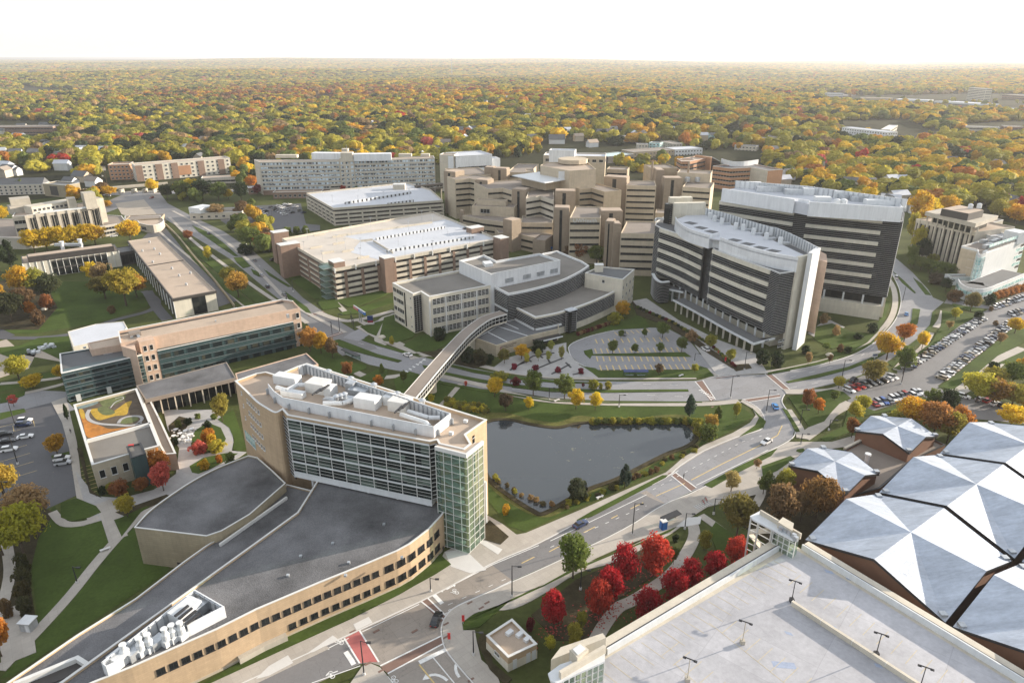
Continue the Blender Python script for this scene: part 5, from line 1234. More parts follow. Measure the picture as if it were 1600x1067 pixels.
MB().band(f[2:],0,20.3,.05,.4).build('stair_panel',M['conc_lt'],R10);MB().band(k34((1150,650),(1250,665),z=21.5),0,21.5,-1,1.2).build('brick_pylon',M['orange_brick'],R10)
ss_=smooth(k34((1310,672),(1380,690),(1450,690),(1540,678),z=24),4);MB().band(ss_,19.5,24,-.3,.3).build('curved_screen',M['white'],R10)
MB().band(k34((1250,665),(1300,690),z=22),0,22,-.5,.2).build('glass_slot',M['glass'],R10)

# ================================================================ white clinic school with curved louvred fronts
k2_=K(600,380,3.81);zw=18.7
AL=k2_((50,237),(172,303),(220,290),(268,320),(636,250),(632,232),(452,162),z=zw)
R11=root_at('clinical_school',AL,'white office building with striped curved fronts and grey roofs in the centre')
mass(R11,AL,zw,'cream','roof_grey',par=1.0,pw=.7)
rows=[2.6,7.2,11.6,16.0];ff=[AL[3],AL[4]]
for z in rows:ribbon(R11,ff,z,2.5,1.5,1.2,1.9,'glass','whitetrim',fr=.22);
mb=MB()
for z in rows:
    for k in(-.6,0,.6):mb.band(sub(ff,1.5,plen(ff)-1.2),z+k-.05,z+k+.05,.06,.2)
mb.build('louvres',M['whitetrim'],R11)
mb=MB();L=plen(ff)
for i in range(5):p,t=along(ff,min(L*i/4+.2,L-.2));mb.box(p[0],p[1]-.1,0,zw-1.4,.7,.5,math.atan2(t[1],t[0]))
mb.build('pilaster',M['whitetrim'],R11)
wf=[AL[0],AL[1]];L=plen(wf)
for z in rows:
    ribbon(R11,sub(wf,L*.03,L*.17),z,1.8,0,0,1.5);ribbon(R11,sub(wf,L*.2,L*.52),z,1.8,0,0,1.5);windows(R11,sub(wf,L*.8,L*.95),[z],1,.8,.9,n=1,split=1)
MB().band(sub(wf,L*.56,L*.62),1,zw-1.5,.02,.1).build('slot_glazing',M['glass'],R11)
cf=[AL[1],AL[2]];MB().band(cf,.5,zw-1.2,.02,.12).build('corner_glazing',M['glass'],R11);fins(R11,cf,1,zw-1.4,1.0,.13,.35,.12,'whitetrim','corner_fins',1.6)
# penthouse
zp=24;PH=k2_((446,104),(635,185),(1050,102),(925,62),(668,106),(596,71),z=zp);mass(R11,PH,zp,'white_panel','roof_grey',z0=0,par=1.0,pw=.5,name='penthouse_wall',rname='penthouse_roof')
pf=[PH[1],PH[2]]
for s in(.25,.5,.7,.9):ribbon(R11,sub(pf,plen(pf)*(s-.05),plen(pf)*(s+.06)),zp-4.6,2.0,0,0,.8,'metal','metal','vent_panel')
rooftop(R11,(600+618/3.81,380+133/3.81),zp-1,4,5,1.6,.3,'white','roof_unit')
# upper curved roof
zu=17.5;cv=smooth(k2_((740,303),(900,270),(1050,226),(1160,175),(1222,135),z=zu),4)
U=k2_((636,250),z=zu)+cv+k2_((1180,108),(1030,46),(945,62),z=zu)
mass(R11,U,zu,'white_panel','roof_grey',par=.7,pw=.8,name='curved_wall',rname='curved_roof')
lf=[U[0],cv[0]]
for nm,q in(('curved_glazing',cv),('curved_glazing',lf)):MB().band(q,5,zu-.8,.02,.15).build(nm,M['glass'],R11);fins(R11,q,5.2,zu-.8,.75,.16,.5,.13,'whitetrim','louvres',3)
MB().band(lf,9.2,9.9,.2,.7).build('white_band',M['white'],R11)
# lower curved roof
zl2=htop(888.7,517.8,484.5);fr_=smooth(k2_((900,443),(1040,415),(1200,365),(1330,310),(1412,268),z=zl2),4);lf=k2_((718,350),(900,443),z=zl2)
U2=lf[:1]+fr_+k2_((1300,248),(1180,232),(1050,272),(900,312),z=zl2)
mass(R11,U2,zl2,'cream','roof_grey',par=.7,pw=.9,name='front_wall',rname='front_roof')
for q in(fr_,lf):
    zz0=3.2 if q is fr_ else 1.5;MB().band(q,zz0,zl2-.7,.02,.15).build('curved_glazing',M['glass'],R11);fins(R11,q,zz0,zl2-.6,.72,.16,.5,.13,'whitetrim','louvres',2.6)
MB().band([lf[0],fr_[0]],4.4,5.3,.3,.9).build('white_band',M['white'],R11);MB().band(sub(fr_,0,plen(fr_)*.22),4.4,5.3,.3,.9).build('white_band',M['white'],R11)
p,t=along(fr_,plen(fr_)*.31);MB().box(p[0]+.4,p[1]-1.2,.5,zl2+.3,4.6,3.4,math.atan2(t[1],t[0])).build('glazed_bay',M['glass'],R11)
MB().box(p[0]+.4,p[1]-1.2,zl2+.31,zl2+.7,5,3.8,math.atan2(t[1],t[0])).build('bay_roof',M['metal'],R11)
bayf=[(p[0]-1.9,p[1]-3.3),(p[0]+2.9,p[1]-2.5)];fins(R11,bayf,1,zl2,1.0,.1,.3,.12,'whitetrim','bay_fins',2.4)
MB().band(k2_((716,350),(752,372),z=zl2),0,zl2+.2,-.3,.6).build('white_pier',M['white'],R11)
# terrace wing with sign wall
zt2=5.2;TW=k2_((540,562),(668,608),(885,545),(1040,510),(1040,440),(710,440),(600,500),z=zt2)
mass(R11,TW,zt2,'stone_base','roof_slate',par=.7,trim=None,name='terrace_wall',rname='terrace_roof')
for a,b in[((555,560),(720,470)),((610,525),(740,590)),((665,490),(860,553)),((720,475),(800,510))]:MB().band(k2_(a,b,z=zt2-.6),zt2-.7,zt2-.52,-.2,.2).build('roof_line',M['white'],R11)
MB().band(sub([TW[2],TW[3]],1,plen([TW[2],TW[3]])-1),0.2,2.6,.03,.2).build('entrance_glazing',M['glass'],R11)
e=offs([TW[2],TW[3]],1.8);MB().band([e[0],e[1]],2.6,3.0,-1.8,1.4).build('entrance_canopy',M['dkmetal'],R11);MB().band([e[0],e[1]],2.55,3.05,1.41,1.6).build('canopy_edge',M['white'],R11)
sw=[TW[1],TW[2]];sa=math.atan2(sw[1][1]-sw[0][1],sw[1][0]-sw[0][0]);c0_,t0_=along(sw,2.4);n0=(t0_[1]*.1,-t0_[0]*.1)
M['crest']=surf('crest_red',(.22,.03,.05),.5,.05);M['ink']=surf('sign_ink',(.03,.025,.03),.5,.05)
mb=MB();ring=[(c0_[0]+t0_[0]*.55*math.cos(t*.52)+n0[0],c0_[1]+t0_[1]*.55*math.cos(t*.52)+n0[1],3.2+.75*math.sin(t*.52))for t in range(12)];mb.hull([(x-n0[0],y-n0[1],z)for x,y,z in ring],ring);mb.build('crest',M['crest'],R11)
text('W',(c0_[0]+n0[0]*1.6,c0_[1]+n0[1]*1.6,3.2),1.0,sa,'white',R11,'crest_letter',.02)
c1_,_=along(sw,6.6);text('UNIVERSITY OF WISCONSIN',(c1_[0]+n0[0],c1_[1]+n0[1],3.9),.62,sa,'ink',R11,'lettering',.03);text('School of Nursing',(c1_[0]+n0[0],c1_[1]+n0[1],3.1),.62,sa,'ink',R11,'lettering',.03)
# tan block at right
zt3=17;TB=k2_((1197,178),(1422,217),(1492,157),(1285,140),z=zt3);mass(R11,TB,zt3,'cream','roof_slate',par=.5,name='east_block_wall',rname='east_block_roof')
windows(R11,[TB[1],TB[2]],[3.4,8,12.5],2.4,1.2,1.6,n=4);tower(R11,(600+1280/3.81,380+128/3.81),zt3+3,4,3,'cream','chimney',zt3-1)
windows(R11,[TB[0],TB[1]],[zt3-2.6],2,1.3,1.4,n=1,s0=3)
# ================================================================ covered footbridge over the road
zb2=10.2;BR=smooth([g(600+x/3.81,380+y/3.81,zb2)for x,y in((80,985),(156,906),(300,738),(440,582),(497,525),(560,475),(620,440),(712,412))],4)
R12=root_at('skybridge',BR,'covered footbridge with brown roof and white lattice sides crossing the road to the tower','bridge')
MB().band(BR,zb2-.5,zb2,-2.4,2.4).build('roof',M['roof_brown'],R12);MB().band(BR,zb2-4.0,zb2-3.4,-2.4,2.4).build('deck',M['conc_lt'],R12)
for s in(-1,1):
    q=offs(BR,s*2.25);MB().band(q,zb2-3.6,zb2-.5,-.05,.05).build('side_glazing',M['glass'],R12)
    mb=MB();mb.posts(q,2.2,.14,zb2-3.6,zb2-.4,-.12,.12);
    for z in(3.5,1.9,.5):mb.band(q,zb2-z-.09,zb2-z+.09,-.13,.13)
    mb.build('side_frame',M['whitetrim'],R12);MB().band(offs(BR,s*2.45),zb2-.35,zb2+.12,-.1,.1).build('roof_edge',M['whitetrim'],R12)
c=g(675.5,612);MB().lathe(c[0],c[1],[(1.7,0),(1.7,5.6)],14).build('pier',M['conc_lt'],R12)
c=g(738,545);MB().lathe(c[0],c[1],[(1.4,0),(1.4,5.6)],14).build('pier',M['conc_lt'],R12)
# ================================================================ the two white research towers
k4=K(1000,270,3.443)
zf=htop(1217.8,548.8,426.8)-0.0
def stripes(root,pts,z0,zt,nfl,band='cream',cut=None,fine=1.0,nm='facade'):
    """floors of cream spandrels over dark glass behind fine white sun fins"""
    gq=MB().band(pts,z0,zt-.2,-.6,.0).build(nm+'_glass',M['glass'],root);fh=(zt-z0)/nfl
    q=cut or pts
    for i in range(nfl+(0)):
        MB().band(q,z0+i*fh+fh*.64,z0+(i+1)*fh-.15,.05,.6).build('spandrel',M[band],gq)
    mb=MB()
    n=int((zt-z0)/fine)
    for k in range(n):z=z0+(k+.5)*fine;mb.band(pts,z-.035,z+.035,.02,.2)
    mb.build('sun_fins',M['fins'],gq)
F1=smooth(k4((110,297),(230,338),(345,387),z=zf),3);F2=smooth(k4((395,410),(560,472),(705,522),z=zf),3);F3=k4((705,522),(752,542),(850,528),z=zf)
RC=k4((345,387),(352,376),(398,396),(395,410),z=zf)
Lft=k4((82,282),(110,297),z=zf)
zb0=zat(F3[1],270+862/3.443)
bkp=k4((905,505),(960,455),(700,330),(400,245),(180,205),(90,262),z=zf)
body=Lft[:1]+F1+RC[1:3]+F2+F3[1:]+bkp
R13=root_at('research_tower',body,'nearer white research tower with curved striped front and tall white end fins, right of centre')
mass(R13,body,zf,'white_panel','roof_slate',z0=zb0-.1,par=.3)
stripes(R13,offs(F1,.1),zb0,zf,5);stripes(R13,offs(F2,.1),zb0-.6,zf,5);
for q in(F3,RC,Lft):fins(R13,q,zb0-1,zf-.1,.72,.12,.5,.16,'whitetrim','sun_fins',4);MB().band(q,zb0-1,zf-.2,.0,.1).build('dark_glazing',M['glass'],R13)
low_=offs(F1+F2+F3[1:],-4.5);pl=low_+bkp;MB().prism(ccw(pl),0,zb0-.1).build('base_wall',M['cream'],R13);triang(COL.objects[-1])
for i in range(16):p,t=along(offs(F1+F2+F3[1:2],-.8),plen(F1+F2+F3[1:2])*(i+.6)/16.5);MB().tube((p[0],p[1],0),(p[0],p[1],zb0),.45,n=10).build('column',M['white'],R13)
MB().band(offs(low_,.05),4.8,zb0-1.2,0,.1).build('lobby_glazing',M['glass'],R13)
# penthouse pieces, curved
zq=zf+6.0;Q1=smooth(k4((190,238),(205,262),(260,300),(375,336),z=zq),4);Q2=smooth(k4((430,346),(540,385),(700,428),(852,456),z=zq),4)
mb=MB()
for q in(Q1,Q2):mb.band(q,zf-.3,zq,-.4,0)
mb.band(k4((375,336),(428,322),z=zq),zf-.3,zq,-.4,0);mb.build('penthouse_front',M['white_panel'],R13)
deckp=Q1+k4((430,346),z=zq)[:0]+Q2+k4((915,440),(700,340),(560,290),(350,215),(285,200),(230,225),z=zq);o=MB().prism(deckp,zq-1.8,zq-1.3).build('penthouse_roof',M['roof_white'],R13);triang(o)
o=MB().prism(offs(ccw(deckp),-3,True),zf-.3,zq-1.8).build('penthouse_core',M['white_panel'],R13);triang(o)
mb=MB()
for x0,x1,y0,y1 in((235,290,255,290),(290,345,280,300),(345,400,300,318),(470,530,345,360),(540,600,365,380),(610,670,385,395),(680,740,402,412)):
    mb.prism(k4((x0,y0),(x1-8,y0+12),(x1+25,y0+4),(x0+33,y0-6),z=zq),zq-1.28,zq-1.2)
mb.build('roof_opening',M['roof_slate'],R13)
B=smooth(k4((350,192),(480,225),(580,258),(700,292),(740,300),(850,348),(960,405),z=zq+2),4)
MB().band(B,zq-2,zq+2.2,-.15,.15).build('roof_screen',M['white_panel'],R13);mb=MB();mb.posts(B,2.2,.3,zq-2,zq+2.3,.15,.7);mb.build('screen_posts',M['metal'],R13)
for x,y in((375,235),(400,250),(440,265),(515,290),(555,298),(610,320),(680,345),(755,370)):q=k4((x,y),z=zq)[0];MB().box(q[0],q[1],zq-1.3,zq+1.9,1.6,1.6).build('flue',M['white'],R13);MB().box(q[0]+2.6,q[1]+.4,zq-1.3,zq-.4,3.4,2.4).build('roof_unit',M['metal'],R13)
MB().band(k4((188,165),(356,162),z=zq+5),0,zq+5,-3,.0).build('west_slab',M['cream'],R13)
MB().band(k4((165,172),(188,168),z=zq+4),10,zq+4,-4,-.2).build('striped_return',M['glass'],R13);fins(R13,k4((165,172),(188,168),z=zq+4),12,zq+4,1,0,.4)
for x,y in((195,148),(255,146)):q=k4((x,y),z=zq+5)[0];MB().box(q[0],q[1]+3,zq,zq+6,6,4).build('roof_house',M['cream'],R13)
# white end panel and fin, pink brick return
E1=k4((852,456),(916,440),z=zq);MB().band(E1,0,zq,-1.2,.15).build('end_panel',M['cream'],R13)
E2=k4((918,432),(962,402),z=zq+2);MB().band(E2,0,zq+2,-1.0,.8).build('end_fin',M['white'],R13)
E3=k4((958,466),(1007,482),z=zf-1);bq=offs(E3,-16);MB().prism([E3[0],E3[1],(E3[1][0]*1.045-1.0,E3[1][1]*1.045),(E3[0][0]*1.05,E3[0][1]*1.05)],0,zf-1).build('brick_return',M['sandbrick'],R13)
windows(R13,k4((800,540),(850,528),z=zf),[2.2,4.4],2.4,2.4,.8,n=2,s0=1.5)
# street canopy
zk=5.6;CE=smooth(k4((180,682),(300,745),(450,830),(612,916),z=zk),4)+k4((722,886),z=zk)
CB=offs(CE[:-1],-6)
o=MB().prism(CE+list(reversed(CB)),zk-.5,zk).build('canopy',M['roof_slate'],R13);triang(o)
MB().band(CE,zk-.7,zk+.15,0,.5).build('canopy_edge',M['white'],R13)
for i in range(13):p,t=along(offs(CE[:-1],-.7),plen(CE[:-1])*(i+.3)/12.6);MB().box(p[0],p[1],0,zk-.5,.7,.7).build('column',M['conc_lt'],R13)
q=k4((98,612),(235,640),z=7);qb=offs(q,-9);MB().prism([q[0],q[1],qb[1],qb[0]],6.4,7).build('entrance_canopy',M['roof_slate'],R13);MB().band(q,6.2,7.1,0,.4).build('canopy_edge',M['white'],R13)
c=k4((120,690),(170,690));MB().box((c[0][0]+c[1][0])/2,c[0][1]+3,0,4,8,5).build('entrance_lobby',M['clear'],R13)
for p in c:MB().box(p[0],p[1],0,6.4,.6,.6).build('column',M['white'],R13)
lob=smooth(k4((65,545),(82,575),(115,592),(160,588),z=11),4);MB().prism(lob+list(reversed(offs(lob,-7))),0,11).build('lobby_wing',M['glass'],R13);fins(R13,lob,.5,11,.8,.0,.4);MB().band(lob,11,11.5,-1.2,.4).build('lobby_coping',M['white'],R13)
hb=smooth(k4((82,255),(95,245),(160,250),z=zf+2),3);MB().band(hb,zf+1.2,zf+2.4,-.3,.3).build('handrail',M['whitetrim'],R13)
# ---- rear tower
zr=47.0
FA=[g(1125,313.5,zr),g(1242,330.5,zr)];FBb=[g(1262,332,zr),g(1411,346,zr)]
bb=[g(1411,346,zr),g(1420,332,zr),g(1150,300,zr),g(1130,306,zr)]
R14=root_at('research_tower',FA+FBb,'larger rear white research tower with long striped front, beside the ring road')
bodyr=FA+[g(1246,328,zr),g(1260,330,zr)]+FBb+[offs(FBb,-24)[1],offs(FA,-24)[0]]
z0r=zat(FBb[1],270+672/3.443)
mass(R14,bodyr,zr,'white_panel','roof_slate',z0=z0r,par=.2,trim=None)
LB=plen(FBb);stripes(R14,offs(FA,.1),z0r,zr,7,fine=.9);stripes(R14,offs(FBb,.1),z0r,zr,7,cut=sub(offs(FBb,.1),0,LB*.80),fine=.9)
gp=[FA[1],FBb[0]];MB().band(gp,z0r,zr,-.2,.3).build('recess_glazing',M['glass'],R14);fins(R14,gp,z0r,zr,.9,.3,.6)
sd=[FBb[1],offs(FBb,-24)[1]];MB().band(sd,z0r,zr,-.3,0).build('side_glazing',M['glass'],R14);fins(R14,sd,z0r,zr,1.2,.05,.7,.25)
MB().prism(ccw(offs(FA,-3)[:1]+offs(FBb,-3)[1:]+[offs(FBb,-22)[1],offs(FA,-22)[0]]),0,z0r+.1).build('base_wall',M['conc_lt'],R14)
bs=offs(FBb,.4);q=sub(bs,plen(bs)*.12,plen(bs)*.97);MB().band(q,0,z0r*.62,-6,1.2).build('podium_wall',M['cream'],R14)
mb=MB();mb.posts(offs(q,.4),9,.8,z0r*.62,z0r,-.4,.4);mb.build('podium_columns',M['white'],R14);MB().band(offs(q,-2.4),z0r*.62,z0r,-.1,.1).build('podium_glazing',M['glass'],R14)
zpr=zr+6.5
PA=[g(1129,294.5,zpr),g(1242,311.5,zpr)];PB_=[g(1265,315.5,zpr),g(1411,324.5,zpr)]
for q in(PA,PB_):MB().band(q,zr-.1,zpr,-.5,.3).build('penthouse_front',M['white_panel'],R14)
MB().band([offs(PA,-3)[1],offs(PB_,-3)[0]],zr-.1,zpr,-.4,0).build('penthouse_link',M['white_panel'],R14)
o=MB().prism([offs(PA,-1)[0],offs(PA,-1)[1],offs(PB_,-1)[0],offs(PB_,-1)[1],offs(PB_,-22)[1],offs(PA,-22)[0]],zr,zpr-1.2).build('penthouse_roof',M['roof_white'],R14)
MB().band([PB_[1],offs(PB_,-22)[1]],zr-.1,zpr,-.4,.1).build('penthouse_side',M['white_panel'],R14)
bsn=[g(1150,282.5,zpr+2.5),g(1262,291,zpr+2.5),g(1418,311.5,zpr+2.5)];MB().band(bsn,zpr-1.4,zpr+2.5,-.15,.15).build('roof_screen',M['white_panel'],R14);mb=MB();mb.posts(bsn,2.4,.3,zpr-1.4,zpr+2.6,.15,.7);mb.build('screen_posts',M['metal'],R14)
for x,y,lx,ly,h in[(1170,290,12,4,3),(1196,296,9,2.4,2.6),(1212,296,9,3,2.8),(1240,300,9,3,2.5),(1262,300,5,5,3.2),(1285,310,7,4,2),(1310,306,4,3,3.5),(1325,308,9,3,2.4),(1345,311,9,3,2.4),(1380,316,16,5,2.4)]:
    q=g(x,y,zpr);MB().box(q[0],q[1],zpr-1.2,zpr+h-1.2,lx,ly,-.12).build('air_handler',M['metal' if lx==9 else 'white'],R14)
for x in(1308,1318):q=g(x,315,zpr);MB().lathe(q[0],q[1],[(1.6,zpr-1.2),(1.6,zpr+.8),(.6,zpr+1.3)],12).build('tank',M['white'],R14)
# ================================================================ ribbed tan tower block and white clinic on the right
k8=K(1340,340,6.154)
ztn=htop(1420,398,343);TN=k8((567,12),(1142,140),z=ztn)
bkt=offs(TN,-34);R15=root_at('ribbed_office_block',TN,'tan concrete block with vertical window slits and overhanging top, beyond the rear white tower')
mass(R15,[TN[0],TN[1],bkt[1],bkt[0]],ztn,'conc','roof_tan',par=.8,trim=None)
L=plen(TN);mb=MB();mw=MB()
for i in range(7):
    s=L*(i+.5)/7
    for d in(-.9,1.0):mw.band(sub(TN,max(0,s+d*1.3-.55),s+d*1.3+.55),1,ztn-2.4,.02,.06)
    mb.band(sub(TN,s-.45,s+.55),0,ztn,.05,.9)
mw.build('window_slit',M['glass'],R15);mb.build('concrete_rib',M['conc_lt'],R15);MB().band(TN,ztn-2.2,ztn+.1,.02,.3).build('top_band',M['conc_lt'],R15)
cp=K(1200,270,4)((985,243),(1300,318),(1440,268),(1090,222),z=ztn+6);MB().prism(cp,ztn+3.6,ztn+6,True).build('overhanging_top',M['conc'],R15);MB().prism(offs(ccw(cp),-3.5,True),ztn-.8,ztn+3.6).build('recessed_storey',M['glass_teal'],R15)
mb=MB();mb.posts(offs(cp[:2],-2.5),4,.5,ztn-.8,ztn+3.6,-.3,.3);mb.build('storey_columns',M['conc_lt'],R15)
ph=K(1200,270,4)((1085,225),(1255,258),(1350,235),(1195,203),z=ztn+10);MB().prism(ph,ztn+6,ztn+10).build('penthouse',M['darkwall'],R15);MB().prism(offs(ccw(ph),-.4,True),ztn+10,ztn+10.15).build('penthouse_roof',M['roof_tan'],R15)
for x,y in((1265,215),(1320,212)):q=K(1200,270,4)((x,y),z=ztn+11)[0];MB().lathe(q[0],q[1],[(1.3,ztn+10),(1.3,ztn+12.5),(.5,ztn+13)],10).build('cooling_fan',M['white'],R15)
r,f,p=blk('side_block','low tan wing right of the ribbed concrete block',(1545,350),(1568,344),20,16,'conc','roof_tan')
zc2=htop(1488.7,436,384.7)
FW=k8((1000,275),(1158,312),z=zc2);FT=k8((1232,345),(1620,215),z=zc2)
cl=[FW[0],FW[1]]+k8((1180,345),z=zc2)+FT+[offs(FT,-26)[1],offs(FW,-26)[0]]
R16=root_at('clinic',cl,'white and aqua clinic with rounded glass corner and curved podium at the right edge')
CR=smooth([FW[1]]+k8((1158,345),(1180,360),(1232,350),z=zc2),4)
bodyc=FW+CR[1:]+FT[1:]+[offs(FT,-28)[1],k8((1300,190),z=zc2)[0]]
mass(R16,bodyc,zc2,'white','roof_brown',par=.6)
MB().band(FW,0,zc2-1,.01,.12).build('brick_face',M['hosp_lt'],R16)
MB().band(CR,1,zc2-1.6,.02,.3).build('corner_glazing',M['glass_pale'],R16);mb=MB();mb.posts(CR,1.6,.12,1,zc2-1.6,.3,.42)
for i in range(12):mb.band(CR,1+i*1.7,1.12+i*1.7,.31,.42)
mb.build('corner_mullions',M['whitetrim'],R16)
for i in range(5):ribbon(R16,sub(FT,2,plen(FT)),3.6+i*4.2,1.5,0,.5,1.8,'glass','whitetrim');MB().band(sub(FT,2,plen(FT)),4.9+i*4.2,6.6+i*4.2,.02,.1).build('aqua_spandrel',M['glass_pale'],R16)
for i in range(4):windows(R16,sub(FW,plen(FW)*.5,plen(FW)),[4+i*4.5],1,3.5,.25,'whitetrim',n=1,split=1)
zpo=6.2;PD=smooth(k8((960,600),(990,650),(1070,690),(1180,705),(1290,680),z=zpo),4)+k8((1620,545),z=zpo)
PDb=offs(PD,-12);o=MB().prism(PD+list(reversed(PDb)),0,zpo).build('podium',M['white'],R16);triang(o)
o=MB().prism(offs(ccw(PD+list(reversed(PDb))),-.5,True),zpo,zpo+.1).build('podium_roof',M['roof_slate'],R16);triang(o)
MB().band(PD,zpo,zpo+.9,-.4,0).build('podium_parapet',M['white'],R16);MB().band(PD,3.3,5.0,.02,.1).build('aqua_band',M['glass_pale'],R16)
for s0,s1 in((.08,.16),(.35,.45),(.5,.6),(.62,.7),(.72,.8),(.82,.9)):ribbon(R16,sub(PD,plen(PD)*s0,plen(PD)*s1),2.0,1.2,0,0,1.5)
q=k8((1415,120),(1558,150),z=zc2+6);qb=offs(q,-9);MB().prism([q[0],q[1],qb[1],qb[0]],zc2-.6,zc2+6).build('penthouse',M['white'],R16)
for x,y in[(1210,235),(1300,240),(1330,225),(1380,210),(1420,200),(1270,270),(1240,285)]:q=k8((x,y),z=zc2)[0];MB().box(q[0],q[1],zc2-.6,zc2+1.4,3.5,2.5,.3).build('roof_unit',M['metal'],R16)
tr_=k8((1195,275),(1205,300),(1310,320),z=zc2+1);MB().band(FT,zc2-.4,zc2+1.0,-1.6,.2).build('roof_edge',M['white'],R16)
r,f,p=blk('clinic_link','low white entrance wing between the clinic and the ribbed block',(1340+840/6.154,340+545/6.154),(1340+905/6.154,340+575/6.154),4.5,14,'white','roof_grey')
r,f,p=blk('clinic_link','white panelled building behind the clinic roof',(1340+1170/6.154,340+140/6.154),(1340+1290/6.154,340+180/6.154),20,12,'white','roof_white');ribbon(r,f,17,1.6,1,1,2)
# ================================================================ indoor tennis hall with folded white roofs
M['membrane']=surf('white_membrane',(0.43,0.48,0.56),0.42,0.2,0.10,0.5,metal=0.25,spec=0.5,sv=(1,4,1),streak=0.1,bump=0.5)
def fold(Lp,Bp,Rp,zl,zh,label,name='tennis_hall',unit=None,wallh=4.0):
    Lw,Bw,Rw=g(*Lp,zl)if Lp[0]is not None else Lp,g(*Bp,zl),g(*Rp,zl)
    return folded([Lw,Bw,Rw,par(Lw,Bw,Rw)],zl,zh,label,name)
def folded(C4,zl,zh,label,name='folded_roof_hall'):
    r=root_at(name,C4,label);c=cent(C4);n=8
    def H(i,j):   # umbrella of four twisted panels: cross ridges level, corners low
        u,v=abs(2*i/n-1),abs(2*j/n-1);return zh-(zh-zl)*min(u,v)
    def Pt(i,j,dz=0,s=1.0):
        u,v=i/n,j/n;x=(C4[0][0]*(1-u)*(1-v)+C4[1][0]*u*(1-v)+C4[2][0]*u*v+C4[3][0]*(1-u)*v);y=(C4[0][1]*(1-u)*(1-v)+C4[1][1]*u*(1-v)+C4[2][1]*u*v+C4[3][1]*(1-u)*v)
        return(c[0]+(x-c[0])*s,c[1]+(y-c[1])*s,H(i,j)+dz)
    mb=MB()
    for i in range(n):
        for j in range(n):
            q=[Pt(i,j),Pt(i+1,j),Pt(i+1,j+1),Pt(i,j+1)];k=0 if(i<n//2)==(j<n//2)else 1;a,b_,c_,d_=q[k:]+q[:k];mb.face(a,b_,c_);mb.face(a,c_,d_);lo=[(x,y,z-.35)for x,y,z in(a,b_,c_,d_)];mb.face(lo[2],lo[1],lo[0]);mb.face(lo[3],lo[2],lo[0])
    mb.build('folded_roof',M['membrane'],r)
    ring=[(i,0)for i in range(n)]+[(n,j)for j in range(n)]+[(n-i,n)for i in range(n)]+[(0,n-j)for j in range(n)]
    mb=MB();m2=MB()
    for k in range(len(ring)):
        a,b=ring[k],ring[(k+1)%len(ring)]
        A,B=Pt(*a,.06,1.003),Pt(*b,.06,1.003);A2,B2=Pt(*a,-.6,1.003),Pt(*b,-.6,1.003);A3,B3=Pt(*a,-.6,.98),Pt(*b,-.6,.98);mb.face(A2,B2,B,A);mb.face(A3,B3,B2,A2)
        W,X=Pt(*a,-.55,.95),Pt(*b,-.55,.95);m2.face((W[0],W[1],0),(X[0],X[1],0),X,W)
    mb.build('roof_edge',M['dkmetal'],r);m2.build('wall',M['terracotta'],r)
    for k in range(4):
        p=lerp(c,C4[k],.93);MB().box(p[0],p[1],zl+.3,zl+1.0,1.3,1.3).build('drain_box',M['metal'],r)
    return r
zL,zH=11.0,16.0
Lw,Bw,Rw=g(1258,843,zL),g(1477,972,zL),g(1581,876,zL);a_=(Bw[0]-Lw[0],Bw[1]-Lw[1]);b_=(Rw[0]-Bw[0],Rw[1]-Bw[1])
def unit(i,j,lab):
    k=1.045;o=(Lw[0]+a_[0]*i*k+b_[0]*j*k,Lw[1]+a_[1]*i*k+b_[1]*j*k)
    return folded([o,(o[0]+a_[0],o[1]+a_[1]),(o[0]+a_[0]+b_[0],o[1]+a_[1]+b_[1]),(o[0]+b_[0],o[1]+b_[1])],zL,zH,lab)
unit(0,0,'large folded white roof over rust walls beside the near parking deck corner');unit(0,1,'large folded white roof behind the one beside the parking deck corner')
unit(0,2,'large folded white roof farthest back, below the small lot with five cars');unit(1,0,'large folded white roof cut by the bottom right corner of the photo');unit(1,1,'large folded white roof at the right edge, second row')
folded([g(1232,727,7.5),g(1322,772,7.5),g(1374,740,7.5),par(g(1232,727,7.5),g(1322,772,7.5),g(1374,740,7.5))],7.5,10.2,'small folded white roof nearest the trees by the path');folded([g(1335,673,7.5),g(1421,708,7.5),g(1465,682,7.5),par(g(1335,673,7.5),g(1421,708,7.5),g(1465,682,7.5))],7.5,10.2,'small folded white roof next to the road lot with parked cars')
cr=K(1200,530,4);FL=cr((480,690),(620,620),(1000,610),(1110,660),(900,760),(700,930),(500,990),z=4.5)
R17=root_at('flat_roof_lobby',FL,'dark flat roofed lobby linking the small folded roofs');mass(R17,FL,4.5,'terracotta','roof_brown',par=.5,trim='dkmetal');triang(COL.objects[-1]);MB().band([FL[0],FL[1]],4.5,5.2,-.5,.2).build('parapet',M['conc_lt'],R17)
q=cr((615,765),z=4.5)[0];MB().lathe(q[0],q[1],[(.6,4),(.6,6.6),(.9,6.8),(.9,7.3)],10).build('roof_vent',M['white'],R17)
